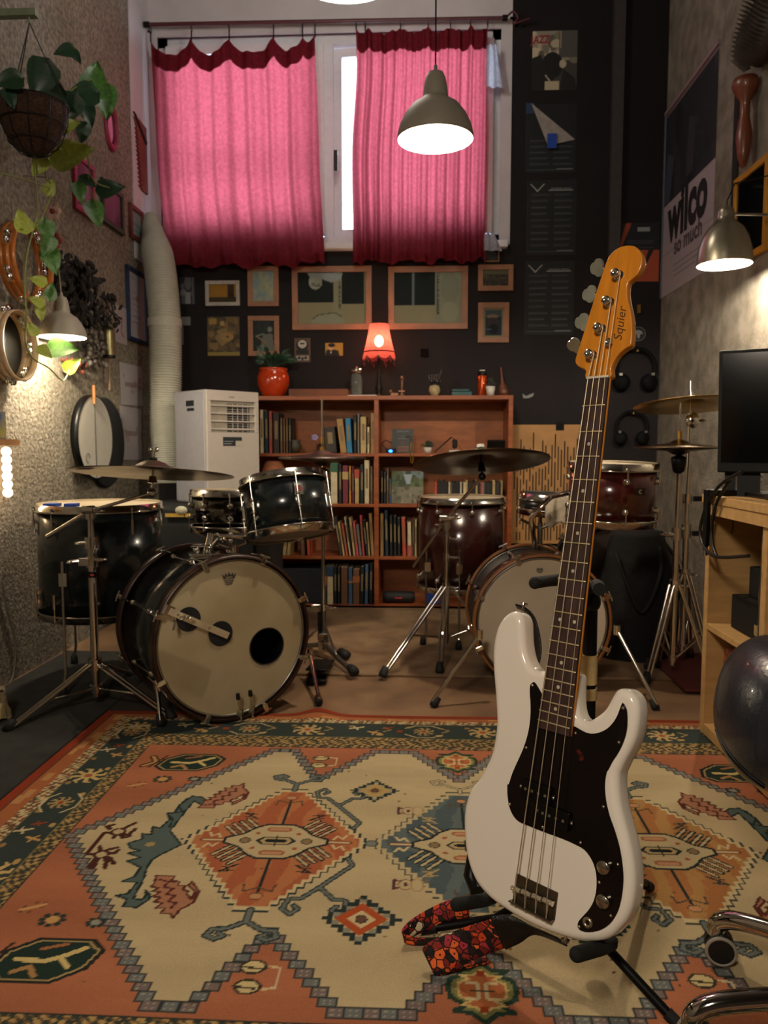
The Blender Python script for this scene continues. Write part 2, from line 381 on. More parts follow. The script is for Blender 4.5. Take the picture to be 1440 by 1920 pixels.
# main band motifs
def flower(cx, cy, r, c=LT, c2=PK):
    for k in range(8):
        a = k*pi/4+.2; K.line([(cx+.3*r*cos(a), cy+.3*r*sin(a)), (cx+r*cos(a), cy+r*sin(a))], r*.30, c)
        K.line([(cx+r*cos(a), cy+r*sin(a)), (cx+r*1.15*cos(a+.28), cy+r*1.15*sin(a+.28))], r*.16, c)
    K.ell(cx, cy, r*.28, r*.28, c2)
def bird(cx, cy, r, c, fl=1):
    K.line([(cx-r*fl, cy-.2*r), (cx, cy+.1*r), (cx+.9*r*fl, cy+.5*r)], r*.42, c); K.line([(cx, cy), (cx+.2*r*fl, cy-.7*r)], r*.3, c); K.line([(cx-.3*r, cy), (cx-.5*r*fl, cy+.8*r)], r*.26, c)
def brk(cx, cy, r, horiz, s):
    P = [(-1.1, .5), (-.5, .95), (.5, .95), (1.1, .5)]; Q = [(cx+p[0]*r, cy+s*p[1]*r) if horiz else (cx+s*p[1]*r, cy+p[0]*r) for p in P]; K.line(Q, .005, LT)
n = 12
for sgn in (-1, 1):
    yb = sgn*(RB-.15); xs = np.linspace(-RA+.16, RA-.16, n)
    for i, x in enumerate(xs):
        if i % 3 == 0: flower(x, yb, .04, '#bda06a')
        K.ell(x+.05, yb-.035, .012, .008, '#b5945c'); K.ell(x-.05, yb+.036, .010, .008, '#9a7a4c'); K.line([(x+.06, yb+.03), (x+.085, yb+.01), (x+.06, yb-.008)], .006, '#a58a58')
        if i % 3 == 1: bird(x-.03, yb+.02, .022, LT); bird(x+.03, yb-.02, .022, '#c4985c', -1); bird(x+.075, yb+.025, .017, RD)
        if i % 3 == 2: flower(x, yb, .03, TN, RD); brk(x, yb, .055, True, 1); brk(x, yb, .055, True, -1); K.rect(x-.09, yb-.01, x-.07, yb+.008, RD)
    xb = sgn*(RA-.168); ys = np.linspace(-RB+.2, RB-.2, 9)
    for i, y in enumerate(ys):
        if i % 3 == 0: flower(xb, y, .042, '#c9ab70')
        K.ell(xb+.036, y+.05, .008, .012, '#b5945c'); K.ell(xb-.036, y-.05, .008, .010, '#9a7a4c')
        if i % 3 == 1: bird(xb-.022, y+.02, .02, LT); bird(xb+.02, y-.02, .02, '#c4985c', -1); bird(xb, y+.055, .016, RD)
        if i % 3 == 2: flower(xb, y, .028, TN, RD); brk(xb, y, .05, False, 1); brk(xb, y, .05, False, -1)
    bird(-RA+.17, sgn*(RB-.15), .03, LT); bird(RA-.17, sgn*(RB-.15), .03, LT)
band((.218, .21), '#77704e'); band((.222, .214), guard(0, 0, '#7a6040', '#3a3f36', '#b3935c')); band((.262, .3), '#2c3230'); band((.266, .304), '#a9694a')
# field abrash: woven colour bands of the wool itself
K.rect(-RA+.266, -RB+.304, RA-.266, RB-.304, lambda X, Y: np.array(lin('#a9694a'))[None, None, :]*(1+.10*np.sin(Y*23+.6*np.sin(X*9))+.05*(cellnoise(X, Y, .02, .15)-.5))[..., None])
CP = [(-.962, 0), (-.566, .555), (-.50, .555), (-.402, .345), (-.25, .555), (-.13, .555), (0, .36)]
CP = CP+[(-x, y) for x, y in CP[-2::-1]]; CP = CP+[(x, -y) for x, y in CP[-2:0:-1]]
K.poly(CP, lambda X, Y: np.array(lin(CR))[None, None, :]*(1+.05*np.sin(Y*31+np.sin(X*7))+.05*(cellnoise(X, Y, .025, .2)-.5))[..., None])
# stepped chain of small grey blocks round the cream field
def chain(P, st, hx, hy, body, dark, lt):
    for (x0, y0), (x1, y1) in zip(P, P[1:]+P[:1]):
        L = sqrt((x1-x0)**2+(y1-y0)**2); m = max(1, int(round(L/st)))
        for k in range(m):
            x = x0+(x1-x0)*k/m; y = y0+(y1-y0)*k/m
            if abs(x) > RA-.27: continue
            K.rect(x-hx, y-hy, x+hx, y+hy, dark)
        for k in range(m):
            x = x0+(x1-x0)*k/m; y = y0+(y1-y0)*k/m; 
            if abs(x) > RA-.27: continue
            K.rect(x-hx+.0036, y-hy+.0036, x+hx-.0036, y+hy-.0036, body if k % 2 else '#7a6a66')
            for a, b in ((-.006, -.005), (.006, .005), (-.006, .005), (.006, -.005)): K.ell(x+a, y+b, .002, .002, lt)
chain(CP, .0275, .0165, .0135, '#6f7270', '#333a37', '#a39c84')
def fl(c, x, y):  # crop pixel of the photograph -> rug coordinates
    ox, oy, s = {'A': (0, 1500, 3), 'B': (180, 1320, 2.769), 'C': (400, 1450, 3), 'D': (1140, 1340, 3.31)}[c]
    p = atZ(ox+x/s, oy+y/s, .006); return (p.x-RCX, p.y-RCY)
def sym(fn, mx=True, my=True):
    for sx in ((1, -1) if mx else (1,)):
        for sy in ((1, -1) if my else (1,)): fn(lambda P, sx=sx, sy=sy: [(sx*x, sy*y) for x, y in P])
# medallions
def medal(cx, hw, hh, c1, c2, outl, wl, arrow):
    steps = 13; P = []
    for k in range(steps+1):
        x = hw-(hw-.035)*k/steps; y = hh*k/steps
        if k: P.append((x, P[-1][1]))
        P.append((x, y))
    Q = P+[(-x, y) for x, y in P[::-1]]; Q = Q+[(x, -y) for x, y in Q[::-1]]
    S = lambda f: [(cx+x*f, y*f) for x, y in Q]
    for f_, c_, w_ in ((1.035, outl, .006), (1.0, wl, .008)):
        SS = [p for p in S(f_) if abs(p[0]) < .69]
        for a_, b_ in zip(S(f_), S(f_)[1:]+S(f_)[:1]): K.line([a_, b_], w_, c_)
    K.poly(S(.965), lambda X, Y: np.where((np.sin(X*85+3*np.sin(Y*14))+cellnoise(X, Y, .03, 2.2) > .75)[..., None], np.array(lin(c2)), np.array(lin(c1))))
    for sy in (1, -1):
        K.line([(cx, 0), (cx, sy*hh*.78)], .007, '#26302e')
        for sx in (1, -1):
            K.line([(cx, sy*hh*.72), (cx+sx*.03, sy*hh*.78), (cx+sx*.035, sy*hh*.68)], .005, BR)
            q = (cx+sx*hw*.46, sy*hh*.50); K.line([q, (q[0]-sx*.035, q[1]-sy*.03)], .006, arrow); K.line([(q[0]-sx*.02, q[1]), (q[0]-sx*.012, q[1]-sy*.018), (q[0], q[1]-sy*.02)], .005, arrow); K.line([(q[0]-sx*.03, q[1]-sy*.004), q], .004, arrow)
        K.ell(cx, sy*hh*.84, .012, .01, '#c08d62', BR, .003)
    for sx in (1, -1):
        K.line([(cx+sx*hw*.5, 0), (cx+sx*hw*.8, 0)], .016, '#7d4a3a'); K.line([(cx+sx*hw*.5, 0), (cx+sx*hw*.8, 0)], .005, LT)
        for sy in (1, -1): K.line([(cx+sx*hw*.62, sy*.012), (cx+sx*hw*.66, sy*.03), (cx+sx*hw*.72, sy*.016), (cx+sx*hw*.76, sy*.034)], .006, LT)
        # comb fingers
        for sy in (1, -1):
            for k in range(4):
                b0 = (cx+sx*(.055+.015*k), sy*(.062-.013*k)); b1 = (b0[0]+sx*.035, b0[1]+sy*.042); K.line([b0, b1], .0150, '#26302e'); K.line([b0, b1], .0065, CR)
    O = [(-.125, -.012), (-.125, .012), (-.085, .03), (-.06, .062), (-.035, .078), (.035, .078), (.06, .062), (.085, .03), (.125, .012), (.125, -.012), (.085, -.03), (.06, -.062), (.035, -.078), (-.035, -.078), (-.06, -.062), (-.085, -.03)]
    K.poly([(cx+x, y) for x, y in O], CR, '#26302e', .007)
    for s in (1, -1): K.line([(cx-.022, s*.055), (cx+.022, s*.055)], .02, '#a06a48'); K.line([(cx-.02, s*.055), (cx+.02, s*.055)], .010, '#c09068'); K.ell(cx+s*.075, 0, .011, .011, '#8d7350', '#33403c', .003); K.ell(cx+s*.05, .035, .006, .006, PK); K.ell(cx-s*.05, -.035, .006, .006, PK)
    K.poly([(cx+x, y) for x, y in [(-.045, 0), (-.03, .016), (.03, .016), (.045, 0), (.03, -.016), (-.03, -.016)]], '#b9a070', '#26302e', .006)
    K.line([(cx-.022, 0), (cx+.022, 0)], .011, '#1d2726'); K.line([(cx, -.024), (cx, .024)], .004, '#26302e')
medal(-.456, .222, .272, '#a9603f', '#b5744b', '#33403e', LT, '#26302e')
medal(.456, .222, .272, '#a87042', '#b0854f', '#4a4a40', LT, '#33403e')
medal(0, .222, .272, '#4e5c5e', '#5f6a69', '#4b5048', CR, '#b99c66')
for sx in (1, -1): K.ell(sx*.226, 0, .012, .012, '#7b8078', '#33403e', .004)
# anchor figures at both ends
AN = [(1020, 252), (958, 175), (1000, 95), (1035, 45), (1075, 10), (1075, -10), (1050, -5), (1010, 30), (985, 70), (940, 75), (955, 110), (900, 160), (860, 150), (850, 195), (800, 190), (800, 220), (720, 245), (735, 275), (790, 285), (720, 300), (790, 325), (715, 345), (790, 380), (760, 430), (685, 462), (770, 465), (720, 530), (650, 540), (715, 560), (690, 602), (770, 607), (840, 560), (845, 540), (820, 510), (820, 545), (790, 565), (750, 555), (810, 440), (820, 400), (850, 340), (900, 310)]
AN = [fl('A', *p) for p in AN]; HK = [fl('B', *p) for p in [(400, 640), (470, 550), (510, 505), (550, 525), (572, 500), (550, 485), (500, 480), (470, 500), (430, 530), (450, 560), (370, 570), (400, 600), (380, 640)]]
for sx in (1, -1):
    for P in (AN, HK): K.poly([(sx*x, y) for x, y in P], '#56645f', '#263433', .006)
    K.ell(sx*fl('A', 845, 250)[0], fl('A', 845, 250)[1], .012, .01, TN)
# feather combs
FT = [(880, 425), (985, 428), (965, 455), (1010, 460), (1000, 480), (1040, 485), (1030, 505), (1060, 515), (1050, 530), (1075, 560), (1100, 520), (1060, 480), (1080, 460), (1120, 515), (1085, 580), (1010, 620), (975, 665), (955, 640), (900, 640), (930, 610), (875, 610), (915, 580), (865, 575), (905, 550), (860, 545), (900, 520), (855, 515), (895, 495), (850, 490), (870, 465)]
FT = [fl('A', *p) for p in FT]; ZG = [fl('A', *p) for p in [(900, 450), (950, 460), (920, 490), (975, 500), (935, 530), (985, 540), (945, 570), (990, 580), (960, 610)]]
def ft(g): K.poly(g(FT), '#a8765a', '#5a2f28', .0055); K.line(g(ZG), .006, '#5a2f28')
sym(ft)
# crab brackets near the left and right points
def crab(g):
    for P in [[(665, 180), (690, 215), (730, 205)], [(570, 310), (530, 340), (500, 380)], [(570, 310), (600, 345), (590, 385)], [(600, 300), (650, 300), (665, 285)], [(620, 165), (600, 150), (640, 140)], [(590, 185), (490, 305)], [(590, 185), (640, 190), (700, 160), (760, 130)], [(665, 180), (720, 200), (760, 165)], [(665, 180), (640, 215)], [(490, 305), (560, 310), (610, 280), (660, 270)], [(570, 310), (620, 330), (640, 360)], [(570, 310), (520, 385)], [(570, 310), (560, 265)]]:
        K.line(g([fl('A', *p) for p in P]), .011, '#4a2a22')
    for p in [(665, 180), (570, 310)]: q = g([fl('A', *p)])[0]; K.ell(q[0], q[1], .012, .012, CR, '#4a2a22', .007)
sym(crab, my=False)
# hooks around the medallions
def hooks(g):
    def ram(cx, cy, w_, h_, stem=(), c='#333f3d', c2='#6c716b', th=.015):
        L_ = [list(stem)+[(cx, cy)]] if stem else []
        for s in (-1, 1): L_.append([(cx, cy), (cx+s*.55*w_, cy+.5*h_), (cx+s*w_, cy+.55*h_), (cx+s*1.12*w_, cy+.95*h_), (cx+s*.8*w_, cy+1.15*h_), (cx+s*.58*w_, cy+.95*h_), (cx+s*.74*w_, cy+.80*h_)])
        for q_, c_ in ((th, c), (th*.45, c2)):
            for P in L_: K.line(g(P), q_, c_)
    ram(-.456, .315, .062, .05, [(-.456, .275)], th=.017); ram(-.325, .19, .06, .085, [(-.275, .07), (-.262, .10)])
    ram(0, .30, .07, .05, [(0, .275)], '#5b5c50', CR, .012)
sym(hooks)
# small stepped diamonds between the medallions
def sdiam(cx, cy, r, c1, c2):
    for k in range(-6, 7):
        for j in range(-6, 7):
            d = abs(k)+abs(j)
            if d in (5, 6): K.rect(cx+k*r/6-r/12, cy+j*r/6-r/12, cx+k*r/6+r/12, cy+j*r/6+r/12, '#2c3836' if d == 6 or k % 2 else '#8d8a76')
    K.poly([(cx-r*.72, cy), (cx, cy+r*.72), (cx+r*.72, cy), (cx, cy-r*.72)], c1); K.poly([(cx-r*.4, cy), (cx, cy+r*.4), (cx+r*.4, cy), (cx, cy-r*.4)], c2); K.ell(cx, cy, r*.13, r*.16, '#6a4a38', '#2c3836', .003)
for sx in (1, -1):
    sdiam(sx*-.227, -.298, .075, '#b0522c', LT); sdiam(sx*-.234, .285, .062, '#b59a64', '#a98c58')
    for sy in (1, -1):
        cx, cy = sx*-.165, sy*.17; K.line([(cx-sx*-.03, cy), (cx-.0, cy+.018), (cx, cy-.018), (cx-sx*-.03, cy)], .006, '#5a3a3a'); K.ell(cx+sx*.025, cy, .014, .018, CR, '#8a6248', .003); K.ell(cx+sx*.05, cy, .012, .022, CR, '#b08a5c', .003); K.ell(cx+sx*.025, cy, .005, .007, '#5a3a3a')
# motifs on the terracotta field: octagons, rosettes and the notch figures
def octo(cx, cy, sx, sy):
    P = [(-.088, -.03), (-.05, -.058), (.05, -.058), (.088, -.02), (.088, .03), (.05, .058), (-.05, .058), (-.088, .02)]
    q = [(cx+x*1.0+.25*y, cy+y) for x, y in P]; K.poly(q, '#28382f', '#2a2c28', .012); K.poly([(cx+(x-cx)*.93, cy+(y-cy)*.93) for x, y in q], '#24342d', TN, .005)
    K.line([(cx-.055, cy), (cx, cy-.005), (cx+.03, cy+.012), (cx+.06, cy+.035)], .013, '#cfb778'); K.line([(cx+.03, cy+.0), (cx+.05, cy-.02)], .01, '#cfb778'); K.line([(cx-.02, cy+.03), (cx+.02, cy+.045)], .009, '#a46a44'); K.line([(cx-.045, cy-.035), (cx-.02, cy-.02), (cx+.0, cy-.045)], .011, '#a88050')
for sx in (1, -1):
    for sy in (1, -1):
        octo(sx*.80-.0, sy*.448, sx, sy)
        c = (sx*.915, sy*.45); K.line([(c[0]-.02, c[1]-.03), (c[0]+.01, c[1]), (c[0]-.01, c[1]+.035)], .024, '#4e3526'); K.line([(c[0]-.02, c[1]-.03), (c[0]+.01, c[1]), (c[0]-.01, c[1]+.035)], .01, '#b98f55'); K.line([(c[0], c[1]-.04), (c[0]+.03, c[1]+.045)], .007, '#3a3028')
        for cx, cy, r, f in ((.845, .33, .022, 0), (.755, .335, .016, 0), (.905, .29, .02, 1)):
            if f:
                for a, b in ((-1, 0), (1, 0), (0, 1), (0, -1), (1, 1), (-1, -1)): K.ell(sx*cx+a*.018, sy*cy+b*.016, .005, .004, '#6b4c32'); 
                K.line([(sx*cx-.02, sy*cy-.01), (sx*cx+.02, sy*cy+.01)], .009, '#c79a62')
            else:
                for k in range(8): K.ell(sx*cx+r*cos(k*pi/4), sy*cy+r*.8*sin(k*pi/4), r*.33, r*.3, '#2f3b36')
                K.ell(sx*cx, sy*cy, r*.62, r*.55, '#c49a5e' if r > .02 else '#8f9384')
    for sx2 in (1,):
        cx = sx*.402
        for sy in (1, -1):
            for d in (-.022, .03): K.ell(cx-.01, sy*(.47+d), .02, .015, '#d0bb86', '#3c3a2c', .005); K.line([(cx-.035, sy*(.47+d)), (cx+.005, sy*(.475+d))], .005, '#3c3a2c')
            K.line([(cx+.02, sy*.445), (cx+.04, sy*.45), (cx+.04, sy*.50), (cx+.02, sy*.505)], .006, LT)
for sy in (1, -1):
    cx, cy = 0, sy*.492; P = [(0, .075), (.02, .055), (.05, .055), (.03, .04), (.055, .03), (.06, .005), (.055, -.02), (.03, -.035), (.05, -.05), (.02, -.055), (0, -.075)]
    P = P+[(-x, y) for x, y in P[::-1]]; K.poly([(cx+x, cy+y) for x, y in P], '#7d7a4a', '#2b3f33', .01); K.poly([(cx+x*.72, cy+y*.72) for x, y in P], '#b0683f', '#c9b072', .005)
    K.line([(-.028, cy+.02), (-.008, cy+.02), (-.008, cy-.02), (-.028, cy-.02)], .006, LT); K.line([(.028, cy+.02), (.008, cy+.02), (.008, cy-.02), (.028, cy-.02)], .006, LT); K.line([(-.02, cy), (.02, cy)], .006, '#2b3f33'); K.ell(0, cy+.045, .009, .009, RD); K.ell(0, cy-.045, .009, .009, RD)
# soft wear and dirt spots of the wool
for _ in range(70): K.ell(rg.uniform(-.9, .9), rg.uniform(-.55, .55), .0035, .003, rg.choice(['#7b5b3a', '#8a6b46', '#5d4630']))
rugm = Mcol('rug_wool', .95, .16, 420, .5); rugm.node_tree.nodes['Principled BSDF'].inputs['Specular IOR Level'].default_value = .1
def rz(X, Y): return .007+.0006*np.sin(X*11+Y*7)+.022*np.exp(-((X+.47)/.06)**2-((Y-.885)/.05)**2)
rug = thing('patterned_rug', 'large worn oriental rug with terracotta, cream and dark green medallion pattern', 'rug', (RCX, RCY, 0))
K.obj('rug_pile', rug, Matrix.Translation((RCX, RCY, 0)), rugm, rz)
part('rug_backing', MB().bb((RCX-RA, RCY-RB, .0005), (RCX+RA, RCY+RB, .0055)), M('jute_backing', '#6e3a26', .95), rug)
# ------------------------------------------------------------------ electric bass on its stand
GO = Vector((.30221542, 1.35617428, 1.07011736)); gy, gl, gr = .75283663, .21079417, .01101689
_r = Vector((cos(gy), -sin(gy), 0)); _n = Vector((-sin(gy), -cos(gy), 0)); _u = Vector((0, 0, 1))
_v = _u*cos(gl)-_n*sin(gl); GN = _n*cos(gl)+_u*sin(gl); GR = _r*cos(gr)+_v*sin(gr); GV = _v*cos(gr)-_r*sin(gr)
GT = frame(GO, GR, GV, GN)          # local x across, y towards the headstock, z out of the face; z=0 is the fretboard surface
def gp(x, y, h=0):
    d = ray(x, y); o = GO+GN*h; t = (o-CAM).dot(GN)/d.dot(GN); p = CAM+d*t-o; return (p.dot(GR), p.dot(GV))
def gc(which, pts, h):
    ox, oy, s = {3: (860, 1120, 3.789), 4: (860, 1440, 3.789), 1: (960, 1260, 8.727), 2: (1060, 450, 6.857)}[which]
    return [gp(ox+x/s, oy+y/s, h) for x, y in pts]
bass = thing('bass_guitar', 'white electric bass guitar with dark pickguard and amber headstock on a stand', 'bass guitar', mat4=Matrix.Translation(GT @ Vector((.06, -.925, -.03))) @ GT.to_3x3().to_4x4())
cream = M('white_lacquer', '#f0e8da', .16, vary=.015, scale=3, coat=.6)
amber = M('amber_maple', '#cf8220', .28, vary=.12, scale=7, stretch=(10, 1.5, 10), coat=.5)
rose = M('rosewood', '#3a2620', .5, vary=.35, scale=20, stretch=(12, 1, 4), bump=.05)
bone = M('bone', '#cfc7b4', .4); nickel = M('nickel', '#b5a88e', .3, .9, .05); fretm = M('fret_wire', '#d0bd94', .45, .6)
F, B_ = -.020, -.046
def off(P, d): return [(x+d[0], y+d[1]) for x, y in P]
o1 = gc(3, [(410, 92), (370, 103), (320, 145), (280, 215), (258, 300), (248, 400), (250, 500), (262, 650), (272, 800), (274, 900), (263, 1000), (240, 1110), (195, 1210), (145, 1297)], F)
o1 += gc(4, [(98, 130), (73, 195), (52, 270), (43, 370), (48, 500), (64, 620), (95, 730), (145, 830), (220, 915), (310, 985), (430, 1060), (560, 1128), (700, 1182), (820, 1217), (930, 1235), (1030, 1225), (1100, 1195)], F)
o1 += gc(4, [(1170, 1145), (1230, 1080), (1270, 1000), (1291, 920), (1301, 820), (1299, 720), (1285, 610), (1262, 500), (1235, 400), (1208, 300), (1190, 200), (1183, 100), (1190, 10)], -.040)
o1 += gc(3, [(1205, 1240), (1232, 1170), (1272, 1100), (1310, 1020), (1331, 940), (1343, 850), (1343, 770), (1325, 710), (1290, 668), (1240, 645), (1185, 645)], B_)
o1 += gc(3, [(1135, 672), (1100, 735), (1070, 795)], -.030) + gc(3, [(1020, 858), (970, 880), (930, 858), (910, 800), (905, 700), (908, 600), (912, 548)], B_)
o1 += gc(3, [(880, 540), (740, 530), (620, 520)], B_) + gc(3, [(596, 510), (565, 465), (545, 400), (533, 320), (530, 230), (525, 160), (500, 122), (470, 100)], B_)
out = [tuple(p) for p in catmull([Vector((x, y, 0)) for x, y in o1], 3)]
out = [(p[0], p[1]) for p in out]
area = sum(out[i-1][0]*out[i][1]-out[i][0]*out[i-1][1] for i in range(len(out)))
if area < 0: out = out[::-1]
def resample(P, n):
    P = P+[P[0]]; d = [0]
    for a, b in zip(P[:-1], P[1:]): d.append(d[-1]+sqrt((b[0]-a[0])**2+(b[1]-a[1])**2))
    q = np.linspace(0, d[-1], n+1)[:-1]; return list(zip(np.interp(q, d, [p[0] for p in P]), np.interp(q, d, [p[1] for p in P])))
def smooth(P, k):
    for _ in range(k): P = [((P[i-1][0]+2*P[i][0]+P[(i+1) % len(P)][0])/4, (P[i-1][1]+2*P[i][1]+P[(i+1) % len(P)][1])/4) for i in range(len(P))]
    return P
def rounded_slab(out, z0, z1, r, steps=5, top=True, bot=True):
    n = len(out); nn = []
    for i in range(n):
        a = out[i-2]; b = out[(i+2) % n]; dx, dy = b[0]-a[0], b[1]-a[1]; L = sqrt(dx*dx+dy*dy)+1e-9; nn.append((dy/L, -dx/L))
    lay = []
    if bot: lay += [(r*(1-sin(t)), z0+r*(1-cos(t))) for t in [pi/2*k/steps for k in range(steps+1)]]
    else: lay += [(0, z0)]
    if top: lay += [(r*(1-cos(t)), z1-r*(1-sin(t))) for t in [pi/2*k/steps for k in range(steps+1)]]
    else: lay += [(0, z1)]
    mb = MB(); vs = []
    for d, z in lay: vs += [(out[i][0]-nn[i][0]*d, out[i][1]-nn[i][1]*d, z) for i in range(n)]
    m = len(lay); fs = [(j*n+i, j*n+(i+1) % n, (j+1)*n+(i+1) % n, (j+1)*n+i) for j in range(m-1) for i in range(n)]
    mb.add(vs, fs, True); k = len(mb.v); mb.add([], []); mb.f += [tuple(reversed(range(n))), tuple(range((m-1)*n, m*n))]; mb.sm += [False, False]
    return mb
body = smooth(resample(out, 300), 3)
mb = rounded_slab(body, -.056, -.012, .012); mb.v = [GT @ p for p in mb.v]; part('body', mb, cream, bass)
# pickguard
pg = gc(3, [(545, 612), (525, 606), (507, 622), (504, 680), (509, 760), (507, 860), (490, 970), (455, 1080), (410, 1180), (378, 1255), (352, 1335)], -.010)
pg += gc(4, [(345, 110), (346, 200), (360, 280), (387, 340), (425, 380), (480, 405), (560, 438), (640, 468), (740, 505), (830, 545), (890, 580), (930, 630), (960, 690), (977, 770), (975, 870), (955, 950), (920, 1010), (870, 1065), (845, 1100), (850, 1143), (890, 1163), (950, 1165), (1020, 1145), (1080, 1100), (1125, 1030), (1150, 950), (1165, 850), (1167, 750), (1155, 640), (1135, 540), (1105, 440), (1070, 340), (1046, 240), (1037, 150), (1040, 80), (1053, 20)], -.010)
pg += gc(3, [(1060, 1230), (1090, 1170), (1130, 1110), (1165, 1040), (1190, 960), (1197, 880), (1192, 800), (1165, 748), (1148, 780), (1125, 840), (1095, 890), (1050, 935), (990, 962), (930, 968), (880, 950), (845, 930), (815, 915), (700, 880), (620, 740)], -.010)
pg = resample([tuple(p[:2]) for p in catmull([Vector((x, y, 0)) for x, y in pg], 4)], 260)
tort = M('tortoise_pickguard', '#140a09', .16, vary=.3, scale=12, c2='#080505', coat=.25, spec=.3)
nt = tort.node_tree; N = nt.nodes; L = nt.links; b = N['Principled BSDF']; vo = N.new('ShaderNodeTexNoise'); vo.inputs['Scale'].default_value = 34; vo.inputs['Detail'].default_value = 3
L.new(N['Texture Coordinate'].outputs['Object'], vo.inputs[0]); rr = N.new('ShaderNodeValToRGB'); rr.color_ramp.elements[0].position = .70; rr.color_ramp.elements[0].color = (0, 0, 0, 1); rr.color_ramp.elements[1].position = .78; rr.color_ramp.elements[1].color = (1, 1, 1, 1)
L.new(vo.outputs[0], rr.inputs[0]); mx = N.new('ShaderNodeMix'); mx.data_type = 'RGBA'; L.new(rr.outputs[0], mx.inputs[0]); L.new([n for n in N if n.type == 'VALTORGB'][0].outputs[0], mx.inputs[6]); mx.inputs[7].default_value = (.16, .015, .01, 1); L.new(mx.outputs[2], b.inputs['Base Color'])
a2 = sum(pg[i-1][0]*pg[i][1]-pg[i][0]*pg[i-1][1] for i in range(len(pg)))
if a2 < 0: pg = pg[::-1]
mb = rounded_slab(pg, -.0122, -.0098, .0008, 2, bot=False); mb.v = [GT @ p for p in mb.v]; pgo = part('pickguard', mb, tort, bass)
scr = gc(3, [(525, 625), (480, 1068), (1168, 787), (1138, 1030), (830, 965)], -.0095)+gc(4, [(362, 257), (1028, 275), (865, 530), (1130, 685), (998, 812), (1080, 1050), (855, 1128), (597, 420)], -.0095)
for x, y in scr:
    mb = MB(GT); mb.lathe([(.0026, -.0098), (.0023, -.0086), (0, -.0079)], 10, Tm((x, y, 0))); part('screw', mb, nickel, pgo)
# pickups with pole pieces
def pickup(cx, cy):
    mb = MB(GT @ Tm((cx, cy, 0))); mb.box((0, 0, -.006), (.058, .029, .008)); mb.box((0, 0, -.0085), (.070, .010, .003)); p = part('pickup', mb, M('pickup_cover', '#060606', .35, spec=.3), bass, bev=.002)
    for s in (-1, 1): q = MB(GT @ Tm((cx, cy, 0))); q.lathe([(.0028, -.007), (.0024, -.0058), (0, -.0052)], 10, Tm((s*.0322, 0, 0))); part('screw', q, nickel, p)
    for k in range(4): q = MB(GT @ Tm((cx, cy, 0))); q.cyl((-.0195+k*.013, 0, -.003), (-.0195+k*.013, 0, -.0015), .0026, seg=10); part('pole_piece', q, nickel, p)
x, y = gc(4, [(548, 172)], -.004)[0]; pickup(x, y)
x, y = gc(4, [(672, 348)], -.004)[0]; pickup(x, y)
for p in [(1025, 708), (1020, 952)]:
    x, y = gc(4, [p], -.002)[0]; q = MB(GT @ Tm((x, y, 0))); q.lathe([(.0108, -.0098), (.0110, -.006), (.0104, -.0012), (.0095, -.0004), (.0, .0)], 24); part('knob', q, M('knob_chrome', '#b5aea2', .22, 1), bass)
x, y = gc(4, [(915, 1100)], -.008)[0]; q = MB(GT @ Tm((x, y, 0))); q.lathe([(.0085, -.0098), (.0085, -.0075), (.006, -.0065), (.0045, -.0062), (.0042, -.012)], 12); part('jack_socket', q, nickel, bass)
# bridge
b4 = gc(4, [(408, 750), (698, 880), (380, 955), (682, 1072)], -.010); bl = min(b4[0][0], b4[2][0]); br = max(b4[1][0], b4[3][0]); bt = (b4[0][1]+b4[1][1])/2; bb_ = (b4[2][1]+b4[3][1])/2
mb = MB(GT); mb.bb((bl, bb_, -.0122), (br, bt, -.0098)); mb.bb((bl, bb_, -.0098), (br, bb_+.0025, .003)); brd = part('bridge', mb, M('bridge_plate', '#6f6656', .3, .9), bass, bev=.0008)
SADL = []
for k in range(4):
    cx = bl+(br-bl)*(k+.5)/4; cy = bt-.017-.0015*(3-k); SADL.append((cx, cy))
    q = MB(GT); q.cyl((cx-.0088, cy, -.001), (cx+.0088, cy, -.001), .0042, seg=12); q.cyl((cx, cy, -.001), (cx, bb_-.003, -.001), .0012, seg=6); q.cyl((cx-.006, cy, .006), (cx-.006, cy, -.0098), .0012, seg=6); q.cyl((cx+.006, cy, .006), (cx+.006, cy, -.0098), .0012, seg=6); part('saddle', q, M('saddle_metal', '#d8ceb8', .3, .8), brd)
# neck, fretboard, frets, nut, dots
def fd(n): return .864*(1-2**(-n/12))
def fw(n): return .042+fd(n)/.592*.0205
yend = -fd(20)-.013; sec = lambda w, t: [(w/2, -.0055), (w/2, -.011), (w*.42, -.005-t*.65), (w*.25, -.005-t*.93), (0, -.005-t), (-w*.25, -.005-t*.93), (-w*.42, -.005-t*.65), (-w/2, -.011), (-w/2, -.0055)]
st = [(.0, .0425, .018), (-.2, fw(4.5), .020), (-.42, fw(11.5), .022), (-.50, fw(15), .025), (yend, fw(20)+.001, .028)]
vs = []; 
for y, w, t in st: vs += [(x, y, z) for x, z in sec(w, t)]
mb = MB(GT); mb.add(vs, [(j*9+i, j*9+(i+1) % 9, (j+1)*9+(i+1) % 9, (j+1)*9+i) for j in range(4) for i in range(9)], True); mb.f += [tuple(range(36, 45))]; mb.sm += [False]
part('neck', mb, amber, bass)
